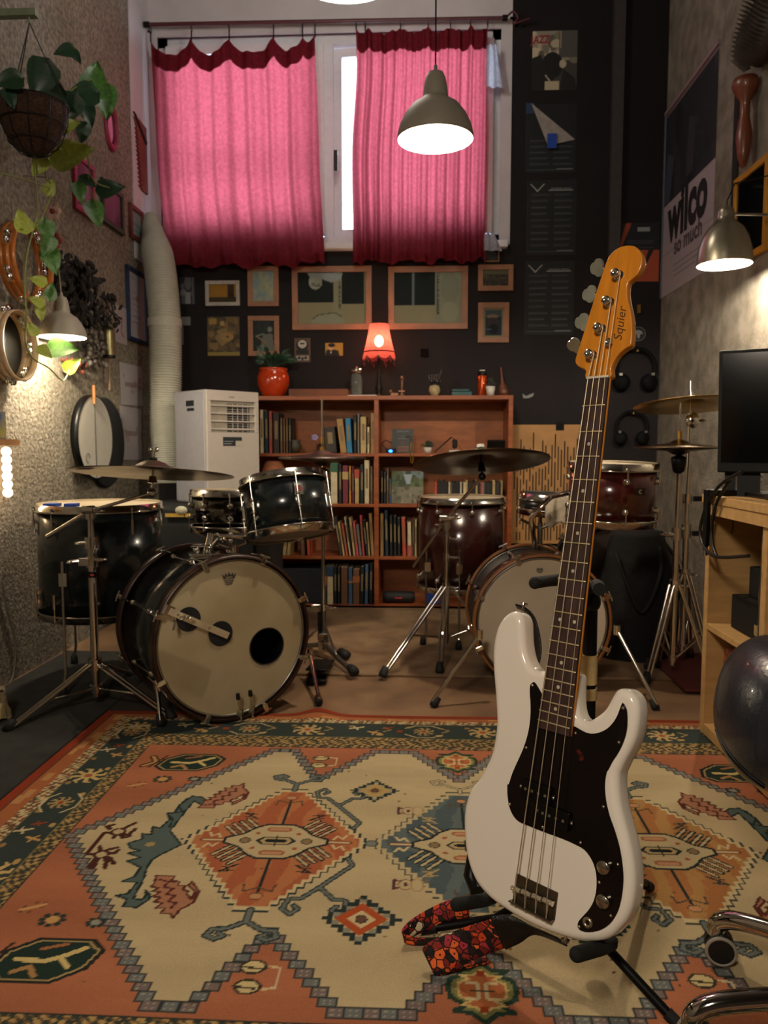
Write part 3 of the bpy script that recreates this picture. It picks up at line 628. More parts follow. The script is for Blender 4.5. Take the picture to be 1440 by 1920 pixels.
mb = MB(GT); w0, w1 = fw(0)/2, fw(20.6)/2; mb.add([(-w0, 0, -.0056), (w0, 0, -.0056), (w1, yend, -.0056), (-w1, yend, -.0056), (-w0+.0005, 0, -.0004), (w0-.0005, 0, -.0004), (w1-.0005, yend, -.0004), (-w1+.0005, yend, -.0004), (0, 0, 0), (0, yend, 0)],
  [(0, 1, 2, 3)[::-1], (0, 1, 5, 8, 4), (1, 2, 6, 5), (2, 3, 7, 9, 6), (3, 0, 4, 7), (4, 8, 9, 7), (8, 5, 6, 9)]); fb = part('fretboard', mb, rose, bass)
for n in range(1, 21):
    q = MB(GT); y = -fd(n); w = fw(n)/2-.0006; q.tube([(-w, y, -.0002), (-w+.002, y, .0009), (0, y, .0012), (w-.002, y, .0009), (w, y, -.0002)], .0013, 6); part('fret', q, fretm, fb)
for n in (3, 5, 7, 9, 12, 15, 17, 19):
    y = -(fd(n)+fd(n-1))/2
    for x in ((-.013, .015) if n == 12 else (0,)): q = MB(GT); q.cyl((x, y, -.0003), (x, y, .0004), .0031, seg=14); part('inlay_dot', q, M('pearl', '#b8b09c', .35), fb)
part('nut', MB(GT).bb((-.0215, -.0005, -.005), (.0215, .0038, .0016)), bone, bass, bev=.0008)
# headstock
hs = gc(2, [(268, 1775), (262, 1690), (240, 1655), (190, 1640), (140, 1600), (124, 1550), (140, 1480), (170, 1390), (230, 1200), (300, 970), (370, 750), (430, 560), (500, 350), (545, 230), (580, 180), (640, 125), (710, 85), (800, 68), (880, 75), (940, 120), (980, 190), (988, 270), (970, 350), (930, 430), (868, 490), (815, 535), (795, 590), (790, 680), (805, 790), (832, 900), (848, 1000), (855, 1100), (858, 1200), (850, 1290), (840, 1352), (780, 1385), (710, 1440), (650, 1510), (610, 1590), (585, 1660), (570, 1770)], -.011)
hp = [tuple(p[:2]) for p in catmull([Vector((x, y, 0)) for x, y in hs], 3)]; a3 = sum(hp[i-1][0]*hp[i][1]-hp[i][0]*hp[i-1][1] for i in range(len(hp)))
if a3 < 0: hp = hp[::-1]
hp = resample(hp, 170); mb = rounded_slab(hp, -.0265, -.011, .002, 3); mb.v = [GT @ p for p in mb.v]; hd = part('headstock', mb, amber, bass)
posts = gc(2, [(315, 1470), (430, 1130), (538, 785), (655, 435)], -.002)
for k, (x, y) in enumerate(posts):
    q = MB(GT @ Tm((x, y, 0))); q.lathe([(.0095, -.011), (.0095, -.009), (.0062, -.0085), (.0062, -.001), (.0078, .001), (.0078, .005), (.005, .0062), (.003, .004), (0, .004)], 16); tn = part('tuner_post', q, chrome, hd)
    kx, ky = gc(2, [[(110, 1350), (215, 1050), (305, 690), (405, 350)][k]], -.030)[0]
    q = MB(GT); q.cyl((x-.01, y, -.033), (kx+.012, ky, -.033), .0035, seg=8); q.box((x-.006, y, -.031), (.03, .026, .008)); part('tuner_gear', q, chrome, hd)
    # clover shaped key, thin plate turned towards the camera
    rot = [.9, .35, .1, .35][k]; KT = GT @ Tm((kx, ky, -.033)) @ Matrix.Rotation(rot, 4, 'X') @ Matrix.Rotation([.0, .15, 0, -.1][k], 4, 'Y')
    P = []
    for i in range(30):
        a = 2*pi*i/30; r = .0108+.0042*abs(cos(1.5*(a-pi)))**.7 ; P.append((r*cos(a)*1.0, r*sin(a)*1.12))
    q = MB(KT); q.prism(P, -.0022, .0022, smooth=True); part('tuner_key', q, M('tuner_key_nickel', '#a9ad9e', .42, .8), hd, bev=.001)
x, y = gc(2, [(555, 1315)], -.004)[0]; q = MB(GT @ Tm((x, y, 0))); q.lathe([(.003, -.011), (.003, -.003), (.0068, -.003), (.0068, -.001), (.0035, -.0006), (.0030, -.0016), (0, -.0016)], 14); part('string_tree', q, chrome, hd)
x, y = gc(2, [(705, 1085)], -.0108)[0]; text('lettering', 'Squier', GT @ Tm((x, y, -.01075)) @ Matrix.Rotation(pi/2-.03, 4, 'Z'), .0235, M('dark_transfer', '#4a2c10', .5), hd, .00008, .35)
# strings
for k in range(4):
    xn = -.0165+k*.011; sx, sy = SADL[k]; px_, py_ = posts[k]; r = [.00125, .00105, .0009, .00075][k]
    q = MB(GT); q.tube([(sx, bb_, -.002), (sx, sy, .0035), (xn, .0015, .0022), (px_+.006, py_-.003, -.004)], r, 6)
    q.torus(.0066, r, Tm((px_, py_, -.004)), 16, 6); part('string', q, M('string_steel', '#cdbfa2', .45, .7), bass)
for p, h in ((gp(981, 1140, -.034), -.034), ((.05, -.922, -.034), -.034)):
    q = MB(GT); d = 1 if p[1] > -.7 else -1; q.cyl((p[0], p[1]-d*.006, h), (p[0], p[1]+d*.008, h), .003, seg=8); q.cyl((p[0], p[1]+d*.006, h), (p[0], p[1]+d*.010, h), .0075, .0065, seg=14); part('strap_button', q, chrome, bass)
# strap: patterned band that hangs down to the rug, leather ends
def ribbon(rows, n=6):
    A = catmull([r[0] for r in rows], n, False); B = catmull([r[1] for r in rows], n, False); mb = MB(); vs = []
    for a, b in zip(A, B):
        vs += [a.lerp(b, t) for t in (0, .25, .5, .75, 1)]
    mb.add(vs, [(j*5+i, j*5+i+1, (j+1)*5+i+1, (j+1)*5+i) for j in range(len(A)-1) for i in range(4)], True); return mb
strap = thing('guitar_strap', 'red and orange patterned woven guitar strap hanging from the bass onto the rug', 'strap', atZ(800, 1800, .01))
sm = M('woven_red_band', '#8e2617', .8, vary=.2, scale=60, bump=.4); nt = sm.node_tree; N = nt.nodes; L = nt.links; b = N['Principled BSDF']
v1 = N.new('ShaderNodeTexVoronoi'); v1.inputs['Scale'].default_value = 75; v1.distance = 'CHEBYCHEV'; v2 = N.new('ShaderNodeTexVoronoi'); v2.inputs['Scale'].default_value = 75; v2.feature = 'DISTANCE_TO_EDGE'
tc = [n for n in N if n.type == 'TEX_COORD'][0]; L.new(tc.outputs['Object'], v1.inputs['Vector']); L.new(tc.outputs['Object'], v2.inputs['Vector'])
cr = N.new('ShaderNodeValToRGB'); sp = N.new('ShaderNodeSeparateColor'); L.new(v1.outputs['Color'], sp.inputs[0]); L.new(sp.outputs[0], cr.inputs[0]); cr.color_ramp.interpolation = 'CONSTANT'
el = cr.color_ramp.elements; el[0].color = (*lin('#1c0a0a'), 1); el[1].position = .25; el[1].color = (*lin('#8e2417'), 1)
for p, c in ((.40, '#d84a1c'), (.62, '#7a1a18'), (.70, '#f06a28'), (.86, '#b03040'), (.95, '#d9c7a0')): e = el.new(p); e.color = (*lin(c), 1)
r2 = N.new('ShaderNodeValToRGB'); r2.color_ramp.elements[0].position = .04; r2.color_ramp.elements[0].color = (.03, .01, .01, 1); r2.color_ramp.elements[1].position = .10; L.new(v2.outputs['Distance'], r2.inputs[0])
v3 = N.new('ShaderNodeMath'); v3.operation = 'LESS_THAN'; v3.inputs[1].default_value = .12; L.new(v1.outputs['Distance'], v3.inputs[0])
mx = N.new('ShaderNodeMix'); mx.data_type = 'RGBA'; mx.blend_type = 'MULTIPLY'; mx.inputs[0].default_value = 1; L.new(cr.outputs[0], mx.inputs[6]); L.new(r2.outputs[0], mx.inputs[7])
m2 = N.new('ShaderNodeMix'); m2.data_type = 'RGBA'; L.new(v3.outputs[0], m2.inputs[0]); L.new(mx.outputs[2], m2.inputs[6]); m2.inputs[7].default_value = (.03, .01, .012, 1); L.new(m2.outputs[2], b.inputs['Base Color'])
R1 = [(atZ(925, 1722, .125), atZ(952, 1775, .075)), (atZ(862, 1742, .085), atZ(895, 1797, .04)), (atZ(803, 1768, .055), atZ(832, 1828, .012)), (atZ(795, 1785, .035), atZ(815, 1826, .010)), (atZ(830, 1800, .02), atZ(850, 1822, .010)), (atZ(900, 1775, .02), atZ(920, 1805, .010))]
R2 = [(atZ(880, 1680, .09), atZ(880, 1722, .04)), (atZ(830, 1692, .07), atZ(828, 1735, .03)), (atZ(775, 1722, .05), atZ(770, 1758, .016)), (atZ(754, 1748, .035), atZ(760, 1768, .011)), (atZ(790, 1758, .025), atZ(790, 1772, .010)), (atZ(860, 1755, .02), atZ(860, 1766, .010))]
part('woven_band', ribbon(R1), sm, strap, solid=.0022); part('woven_band', ribbon(R2), sm, strap, solid=.0022)
lea = M('black_leather', '#0e0d0d', .45, bump=.3, scale=90)
R3 = [(atZ(918, 1718, .13), atZ(948, 1780, .072)), (atZ(955, 1716, .14), atZ(975, 1768, .095)), (atZ(1000, 1738, .135), atZ(1005, 1752, .12)), (GT @ Vector((.035, -.932, -.034)), GT @ Vector((.055, -.936, -.034)))]
part('leather_end', ribbon(R3), lea, strap, solid=.003, label='black leather strap end')
tp = GT @ Vector((*gp(981, 1140, -.034), -.034)); g3 = lambda x, y, h: GT @ Vector((*gp(x, y, h), h))
R4 = [(g3(966, 1133, -.028), g3(970, 1140, -.045)), (g3(985, 1140, -.045), g3(985, 1147, -.06)), (g3(1003, 1160, -.06), g3(998, 1168, -.07)), (g3(1013, 1200, -.065), g3(1003, 1205, -.075)), (g3(1014, 1225, -.065), g3(1006, 1228, -.085)), (g3(1010, 1246, -.065), g3(1004, 1246, -.09))]
part('leather_end', ribbon(R4), lea, strap, solid=.003)
# stand
foam = M('foam_grip', '#090909', .85, bump=.2, scale=120)
Pt = g3(1108, 1112, -.075); std = thing('guitar_stand', 'black tripod guitar stand with foam grips and beige tape holding the white bass', 'guitar stand', (Pt.x, Pt.y, .008))
px0 = Pt.x; py0 = Pt.y; Z0 = .17
q = MB(); q.cyl((px0, py0, .10), (px0, py0, .40), .013, seg=16); q.cyl((px0, py0, .40), (px0, py0, Pt.z-.02), .0125, seg=16); part('post', q, matte, std)
z1 = CAMH-(1228-840)/FPX*py0; z2 = CAMH-(1284-840)/FPX*py0; z3 = CAMH-(1292-840)/FPX*py0; z4 = CAMH-(1314-840)/FPX*py0
for a, b_ in ((z2, z1), (z4, z3)): part('tape', MB().cyl((px0, py0, a), (px0, py0, b_), .0145, seg=20), M('masking_tape', '#b29a68', .8), std, label='beige tape wrap')
q = MB(); q.sph((px0, py0, Pt.z-.015), (.018, .018, .02)); part('yoke_joint', q, matte, std)
e0 = g3(1003, 1093, .025); e1 = g3(1040, 1088, -.045); e2 = g3(1085, 1088, -.06); e3 = g3(1122, 1098, -.045); e4 = g3(1138, 1115, -.01)
q = MB(); q.tube(catmull([e0, e1, e2, Vector((px0, py0, Pt.z))], 5, False), .0105, 12); q.sph(e0, .0108); q.tube(catmull([Vector((px0, py0, Pt.z)), g3(1118, 1098, -.06), g3(1124, 1105, -.035)], 5, False), .0115, 12); part('neck_yoke', q, foam, std)
# cradle arms and foam feet
for (x, y, sx) in ((925, 1682, -1), (1146, 1768, 1)):
    a = g3(x, y, -.075); q = MB(); q.tube([(px0, py0, .16), (a.x*.6+px0*.4, a.y*.6+py0*.4, a.z-.02), a-GN*.01, a], .007, 10); part('cradle_arm', q, matte, std)
    q = MB(); q.tube([a, a+GN*.03, a+GN*.105+Vector((0, 0, .008))], .0115, 14); q.sph(a+GN*.105+Vector((0, 0, .008)), .0115); part('foam_grip', q, foam, std)
q = MB(); q.tube([g3(884, 1590, -.07), g3(882, 1640, -.09), g3(895, 1672, -.075)], [.006, .014, .014], 10); part('clamp', q, matte, std)
for P in ([(px0, py0, .22), atZ(1130, 1768, .10), atZ(1275, 1925, .018)], [(px0, py0, .20), atZ(930, 1722, .055), atZ(795, 1742, .018)], [(px0, py0, .2), (px0+.12, py0+.16, .09), (px0+.19, py0+.24, .018)]):
    q = MB(); q.tube(P, .0085, 12); lg = part('leg', q, matte, std); e = Vector(P[-1]); d = (e-Vector(P[-2])).normalized(); q = MB(); q.tube([e-d*.025, e+d*.005], .0105, 12); part('rubber_foot', q, rubber, lg)
q = MB(); q.cyl((px0, py0, .10), (px0, py0, .24), .019, seg=16); part('collar', q, matte, std)
# ------------------------------------------------------------------ drum kits
bpearl = M('black_pearl_wrap', '#0d1113', .22, vary=.5, scale=14, c2='#1c2426', coat=.5)
burg = M('burgundy_lacquer', '#4a140f', .2, vary=.3, scale=5, stretch=(6, 6, 1), c2='#2c0c0a', coat=.7)
dkburg = M('dark_burgundy_lacquer', '#2e100d', .22, vary=.3, scale=5, coat=.5)
headw = M('coated_white_head', '#c3b69c', .62, vary=.04, scale=3, c2='#a9997c')
headc = M('clear_smoky_head', '#8d8681', .3, vary=.1, scale=6)
bhoop = M('dark_brown_hoop', '#2a1710', .35, vary=.3); whoop = M('maple_hoop', '#8c5a30', .4, vary=.15)
patchm = M('black_felt', '#0b0b0b', .95)
def drum(name, label, T, dia, dep, shell, nl=8, top=headw, bot=headc, rod='single', a0=0, badge=None, group=None, reso=True):
    d = thing(name, label, 'drum', mat4=T @ Tm((0, 0, -dep/2-.012)), group=group); R = dia/2
    part('shell', MB(T).lathe([(R-.008, -dep/2), (R, -dep/2), (R, dep/2), (R-.008, dep/2), (R-.008, -dep/2)], 56), shell, d)
    part('batter_head', MB(T).lathe([(R+.003, dep/2-.004), (R+.001, dep/2+.004), (R-.012, dep/2+.0055), (0, dep/2+.006)], 48), top, d)
    part('bottom_head', MB(T).lathe([(0, -dep/2-.006), (R-.012, -dep/2-.0055), (R+.001, -dep/2-.004), (R+.003, -dep/2+.004)], 48), bot, d)
    for s in (1, -1):
        z = s*dep/2; P = [(R+.004, z+s*.013), (R+.008, z+s*.013), (R+.008, z-s*.008), (R+.0135, z-s*.012), (R+.012, z-s*.017), (R+.0045, z-s*.014), (R+.004, z+s*.013)]
        part('hoop', MB(T).lathe(P, 56), chrome, d)
    for k in range(nl):
        a = a0+2*pi*k/nl; Q = T @ Matrix.Rotation(a, 4, 'Z')
        for s in ((1, -1) if rod == 'single' else (0,)):
            m = MB(Q)
            if rod == 'single':
                z = s*(dep/2-.052); m.sph((R+.007, 0, z), (.011, .0105, .0125), 10, 7); m.cyl((R+.004, 0, z), (R-.002, 0, z), .013, seg=10); zt = s*(dep/2-.006)
                l = part('lug', m, chrome, d); m = MB(Q); m.cyl((R+.0115, 0, z), (R+.0115, 0, zt), .003, seg=6); m.cyl((R+.0115, 0, zt-s*.006), (R+.0115, 0, zt+s*.006), .0048, seg=6); part('tension_rod', m, chrome, l)
            elif rod == 'long':
                m.box((R+.006, 0, 0), (.014, .014, .05)); m.sph((R+.013, 0, .022), (.007, .008, .008), 8, 6); m.sph((R+.013, 0, -.022), (.007, .008, .008), 8, 6); l = part('lug', m, chrome, d)
                m = MB(Q); m.cyl((R+.0135, 0, -dep/2-.002), (R+.0135, 0, dep/2+.002), .0026, seg=6)
                for t in (1, -1): m.cyl((R+.0135, 0, t*(dep/2-.004)), (R+.0135, 0, t*(dep/2+.006)), .005, seg=6)
                part('tension_rod', m, chrome, l)
            else:   # tube lugs near both ends
              for t in (1, -1):
                m = MB(Q); m.cyl((R+.0115, 0, t*(dep/2-.10)), (R+.0115, 0, t*(dep/2-.045)), .006, seg=8); m.box((R+.004, 0, t*(dep/2-.09)), (.012, .008, .012)); m.box((R+.004, 0, t*(dep/2-.055)), (.012, .008, .012))
                l = part('lug', m, chrome, d); m = MB(Q); m.cyl((R+.0115, 0, t*(dep/2-.05)), (R+.0115, 0, t*(dep/2+.004)), .003, seg=6); m.cyl((R+.0115, 0, t*(dep/2-.006)), (R+.0115, 0, t*(dep/2+.005)), .005, seg=6)
                part('tension_rod', m, chrome, l)
    if badge:
        a, z, kind = badge; Q = T @ Matrix.Rotation(a, 4, 'Z') @ Tm((R+.001, 0, z)) @ Matrix.Rotation(pi/2, 4, 'Y') @ Matrix.Rotation(pi/2, 4, 'Z')
        if kind == 'red': bo = part('badge', MB(Q).box((0, 0, 0), (.032, .036, .002)), M('badge_silver', '#8c8a86', .35, .8), d); part('badge_emblem', MB(Q).cyl((0, .004, 0), (0, .004, .0016), .010, seg=18), M('badge_red', '#9a1d26', .4), bo); part('badge_emblem', MB(Q).torus(.005, .0013, Tm((0, .004, .0018)), 14, 5), M('badge_silver'), bo)
        else: bo = part('badge', MB(Q).box((0, 0, 0), (.040, .026, .002)), M('badge_dark', '#15120f', .4), d); part('badge_emblem', MB(Q).torus(.006, .0024, Tm((0, 0, .001)), 16, 5, pi*.3, pi*1.7), M('badge_gold', '#b9a67c', .4, .6), bo)
    return d
def stick(name, P, r, mat, parent, seg=10): return part(name, MB().tube(P, r, seg), mat, parent)
def wing(c, parent, ax=(1, 0, 0), s=1):
    c = Vector(c); a = Vector(ax).normalized(); m = MB(); m.cyl(c-a*.006*s, c+a*.02*s, .006*s, seg=8); T = along(c+a*.024*s, a)
    m.sph((-.011*s, 0, 0), (.008*s, .004*s, .009*s), 8, 6, T); m.sph((.011*s, 0, 0), (.008*s, .004*s, .009*s), 8, 6, T); part('wing_nut', m, chrome, parent)
def cymbal(name, label, C, up, dia, mat, tape=None, group=None):
    T = along(C, up); R = dia/2; b = R*.22
    P = [(.006, b*.42), (b*.35, b*.40), (b*.7, b*.27), (b, b*.08), (b*1.12, b*.03), (R*.55, -R*.03), (R, -R*.075), (R, -R*.075-.0012), (R*.55, -R*.03-.0018), (b*1.1, b*.03-.002), (b*.95, b*.06), (b*.65, b*.24), (b*.3, b*.37), (.006, b*.40)]
    t = thing(name, label, 'cymbal', mat4=T, group=group); part('bow', MB(T).lathe(P, 72), mat, t)
    return t, T
def bronze(n, col, c2):
    m = M(n, col, .34, 1, .1, 12, c2=c2); nt = m.node_tree; N = nt.nodes; L = nt.links; b = N['Principled BSDF']
    wv = N.new('ShaderNodeTexWave'); wv.wave_type = 'RINGS'; wv.rings_direction = 'Z'; wv.inputs['Scale'].default_value = 90; tc = [x for x in N if x.type == 'TEX_COORD'][0]; L.new(tc.outputs['Object'], wv.inputs[0])
    bp = N.new('ShaderNodeBump'); bp.inputs['Strength'].default_value = .12; bp.inputs['Distance'].default_value = .002; L.new(wv.outputs[1], bp.inputs['Height']); L.new(bp.outputs[0], b.inputs['Normal']); return m
brz_d = bronze('aged_bronze', '#6e5c44', '#54473a'); brz_b = bronze('bright_bronze', '#e0c078', '#c8a45a'); brz_p = bronze('dull_violet_bronze', '#8f8079', '#6f625a')
def tripod(name, label, c, ztop, feet, zc, zb, r=.0125, parentmat=chrome, group=None, rubc=rubber, dbl=True):
    """stand: column from near the floor to ztop, legs from the collar zc to the feet, braces from zb"""
    c = Vector(c); t = thing(name, label, 'drum stand', (c.x, c.y, c.z), group=group)
    part('column', MB().cyl((c.x, c.y, zb-.03), (c.x, c.y, min(ztop, .62)), r, seg=14), parentmat, t)
    part('upper_tube', MB().cyl((c.x, c.y, min(ztop, .62)-.04), (c.x, c.y, ztop), r*.72, seg=12), parentmat, t)
    m = MB(); m.cyl((c.x, c.y, min(ztop, .62)-.03), (c.x, c.y, min(ztop, .62)+.012), r*1.6, seg=14); part('clamp', m, parentmat, t); wing((c.x-.02, c.y-.01, min(ztop, .62)-.01), t, (-1, -.4, 0))
    part('collar', MB().cyl((c.x, c.y, zc-.02), (c.x, c.y, zc+.02), r*1.7, seg=14), parentmat, t); part('collar', MB().cyl((c.x, c.y, zb-.012), (c.x, c.y, zb+.012), r*1.5, seg=14), parentmat, t); wing((c.x+.02, c.y-.015, zc), t, (1, -.6, 0))
    for f in feet:
        f = Vector(f); h = Vector((f.x-c.x, f.y-c.y, 0)).normalized(); sd = Vector((-h.y, h.x, 0))
        a = Vector((c.x, c.y, zc))+h*r*1.5; lg = MB()
        for s in ((-1, 1) if dbl else (0,)): lg.tube([a+sd*.011*s, f+Vector((0, 0, .012))-h*.01+sd*.008*s], .0058 if dbl else .008, 8)
        o = part('leg', lg, parentmat, t); mid = a.lerp(f, .55)
        m = MB(); m.tube([Vector((c.x, c.y, zb))+h*r, mid], .005, 8); part('brace', m, parentmat, o)
        m = MB(); m.lathe([(0, 0), (.017, 0), (.019, .012), (.013, .045), (0, .047)], 12, along(f+Vector((0, 0, .001)), (a-f).normalized()*.6+Vector((0, 0, .5)))); part('rubber_foot', m, rubc, o)
    return t
# ---- left kit: bass drum
def bassdrum(name, label, C, phi, R, dep, shell, hoopm, head, hole=None, hoopw=.042, claws=8, a0=pi/8, spurs=(), spurm=chrome):
    n = Vector((sin(phi), -cos(phi), 0)); x = Vector((cos(phi), sin(phi), 0)); T = frame(Vector(C), x, Vector((0, 0, 1)), n)
    d = thing(name, label, 'drum', (C.x, C.y, .0)); rs = R-.012
    part('shell', MB(T).lathe([(rs-.01, -.02), (rs, -.02), (rs, -dep+.02), (rs-.01, -dep+.02), (rs-.01, -.02)], 72), shell, d)
    for z, s in ((0, 1), (-dep, -1)):
        P = [(R-.003, z+s*.006), (R+.005, z+s*.006), (R+.007, z), (R+.007, z-s*hoopw), (R-.003, z-s*hoopw), (R-.003, z+s*.006)]
        part('hoop', MB(T).lathe(P, 80), hoopm, d)
        part('flesh_hoop', MB(T).torus(R-.010, .005, T=Tm((0, 0, z-s*.008)), seg=64, s2=6) if False else MB(T @ Tm((0, 0, z-s*.010))).torus(R-.011, .005, seg=64, s2=6), steel, d)
    zf = -.012
    if hole:
        hx, hy, rh = hole; N_ = 72; K_ = 8; vs = []; Ro = R-.012
        for k in range(K_+1):
            for i in range(N_):
                a = 2*pi*i/N_; dx, dy = cos(a), sin(a); b = hx*dx+hy*dy; tt = -b+sqrt(b*b-(hx*hx+hy*hy-Ro*Ro)); q = rh+(tt-rh)*k/K_; vs.append((hx+dx*q, hy+dy*q, zf))
        m = MB(T); m.add(vs, [(k*N_+i, (k+1)*N_+i, (k+1)*N_+(i+1) % N_, k*N_+(i+1) % N_) for k in range(K_) for i in range(N_)], True)
        hd_ = part('front_head', m, head, d); part('port_ring', MB(T @ Tm((hx, hy, zf+.001))).torus(rh, .0022, seg=48, s2=6), M('dark_ring', '#2b2019', .6), hd_)
    else: hd_ = part('front_head', MB(T).lathe([(R-.012, zf), (0, zf+.001)], 72), head, d)
    part('batter_head', MB(T).lathe([(0, -dep+.012), (R-.012, -dep+.012)], 64), headw, d)
    for k in range(claws):
        a = a0+2*pi*k/claws; Q = T @ Matrix.Rotation(a, 4, 'Z')
        for z, s in ((0, 1), (-dep, -1)):
            m = MB(Q); m.add([], []); m.bb((R-.012, -.009, z+s*.006), (R+.012, .009, z+s*.0105)); m.bb((R+.008, -.008, z-s*.02), (R+.014, .008, z+s*.0105)); m.bb((R-.014, -.006, z-s*.006), (R-.010, .006, z+s*.0105))
            cl = part('claw', m, chrome, d, bev=.002)
            m = MB(Q); m.cyl((R+.017, 0, z+s*.014), (R+.013, 0, z-s*.10), .0032, seg=6)
            m.cyl((R+.017, -.02, z+s*.006), (R+.017, .02, z+s*.006), .0035, seg=6); part('tension_rod', m, chrome, cl)
        if k % 1 == 0:
            m = MB(Q)
            for z, s in ((-.11, 1), (-dep+.11, -1)): m.sph((rs+.008, 0, z), (.011, .01, .02), 10, 7)
            m.cyl((rs+.010, 0, -.11), (rs+.010, 0, -dep+.11), .0035, seg=6); part('lug', m, chrome, d)
    for p, f in spurs:
        p = Vector(p); f = Vector(f); m = MB(); m.tube([p, f+Vector((0, 0, .02))], .0075, 10); m.cyl(p-Vector((0, 0, .018)), p+Vector((0, 0, .018)), .013, seg=12); sp_ = part('spur', m, spurm, d)
        u = (p-f).normalized(); m = MB(); m.lathe([(0, 0), (.014, 0), (.016, .012), (.012, .04), (0, .042)], 12, along(f+Vector((0, 0, .003)), u)); part('rubber_foot', m, rubber, sp_)
    return d, T, hd_
def onplane(T, x, y, h=0):
    o = T.translation; n = T.to_3x3().col[2].copy(); o2 = o+n*h; d = ray(x, y); p = CAM+d*((o2-CAM).dot(n)/d.dot(n)); q = T.inverted() @ p; return q.x, q.y
CL = atZ(441, 1197, .298); bl_spur = [(Vector((CL.x-.27, CL.y-.02, .14)), atZ(301, 1362, .012)), (atZ(573, 1240, .12)+Vector((.0, .12, 0)), atZ(598, 1320, .012))]
Tq = frame(CL, (cos(radians(38)), sin(radians(38)), 0), (0, 0, 1), (sin(radians(38)), -cos(radians(38)), 0)); hx, hy = onplane(Tq, 503, 1213)
bdl, TL, hdl = bassdrum('bass_drum', 'black pearl bass drum with a round hole in its cream front head', CL, radians(38), .282, .40, bpearl, bhoop, M('worn_cream_head', '#a89b7d', .6, vary=.08, scale=4, c2='#958564'), (hx, hy, .066), spurs=bl_spur)
for (x, y), r in (((356, 1162), .041), ((416, 1189), .043)):
    q = onplane(TL, x, y); part('felt_patch', MB(TL @ Tm((q[0], q[1], -.0115))).cyl((0, 0, 0), (0, 0, .003), r, seg=32), patchm, bdl)
# metal arm clamped to the hoop across the head
a = onplane(TL, 318, 1146, .03); b = onplane(TL, 428, 1192, .03); m = MB(TL); dx = Vector((b[0]-a[0], b[1]-a[1], 0)); Q = frame(Vector((a[0], a[1], .03)), dx.normalized(), Vector((0, 0, 1)).cross(dx.normalized()), (0, 0, 1))
m.box((dx.length/2, 0, 0), (dx.length, .022, .004), Q); m.box((dx.length/2, .010, -.006), (dx.length, .002, .012), Q); arm = part('beater_arm', m, M('worn_aluminium', '#cfc3a8', .45, .7), bdl, label='flat aluminium arm across the head')
m = MB(TL); m.box((0, 0, -.01), (.028, .034, .02), Q); m.cyl(Q @ Vector((.03, -.02, 0)), Q @ Vector((.03, -.05, .02)), .004, seg=8); part('clamp', m, chrome, arm)
for t in (.03, .09, .15): m = MB(TL @ Q); m.cyl((t, 0, 0), (t, 0, .006), .0045, seg=8); part('screw', m, chrome, arm)
wing(TL @ Q @ Vector((.045, 0, .004)), arm, TL.to_3x3() @ Vector((0, 0, 1)), 1.2)
# crown mark on the head
q = onplane(TL, 432, 1084); ink = M('print_ink', '#2c2a24', .6); Q = TL @ Tm((q[0], q[1], -.0108)); m = MB(Q)
P = [(-.026, .014), (-.020, -.004), (.020, -.004), (.026, .014), (.016, .006), (.013, .018), (.006, .007), (0, .020), (-.006, .007), (-.013, .018), (-.016, .006)]; m.prism(P, 0, .0004)
mk = part('crown_emblem', m, ink, bdl); m = MB(Q); m.add([], [])
for z, w_ in ((-.010, .036), (-.016, .030), (-.022, .024)): m.bb((-w_/2, z-.0016, 0), (w_/2, z+.0016, .0004))
part('print_line', m, ink, mk); text('lettering', 'REMO', Q @ Tm((0, .0005, .0006)), .009, M('worn_cream_head'), mk, .0001)
# hoop clamp with two black tipped bolts, chrome cluster on the shell
for x, y, xx, yy in ((447, 1312, 452, 1352), (470, 1306, 474, 1346)):
    m = MB(); p = TL @ Vector((*onplane(TL, x, y, .03), .03)); e = TL @ Vector((*onplane(TL, xx, yy, .03), .03)); m.cyl(e, p, .004, seg=8); m.box(e+(p-e)*.4, (.018, .018, .02)); o = part('clamp_bolt', m, chrome, bdl); m = MB(); m.cyl(p-(e-p).normalized()*.002, p-(e-p).normalized()*.022, .008, .007, seg=10); part('knob', m, black, o)
m = MB(); c = TL @ Vector((-.045, .278, -.13)); m.box(c, (.07, .09, .02)); m.cyl(c, c+Vector((.01, .03, .07)), .014, seg=12); m.sph(c+Vector((-.03, -.02, .02)), .012); m.sph(c+Vector((.02, -.03, .03)), .012); m.cyl(c+Vector((-.05, -.01, .03)), c+Vector((.05, -.02, .035)), .006, seg=8); part('tom_mount', m, chrome, bdl, bev=.004)
wing(c+Vector((.04, -.03, .045)), bdl, (.6, -.3, .6), 1.3)
# rack tom
p = atY(537, 951, 2.86); up = Vector((-.16, .21, 1)).normalized(); T = along(p, up, (1, 0, 0))
rt = drum('rack_tom', 'black pearl rack tom with a red badge above the holed bass drum', T, .312, .205, bpearl, 6, rod='long', a0=radians(-65), badge=(radians(-62), .035, 'red'))
m = MB(); q0 = T @ Vector((.08, .14, -.02)); m.tube([q0, q0+Vector((.0, .06, -.1)), c+Vector((.02, .04, .06))], .010, 10); part('tom_arm', m, chrome, rt)
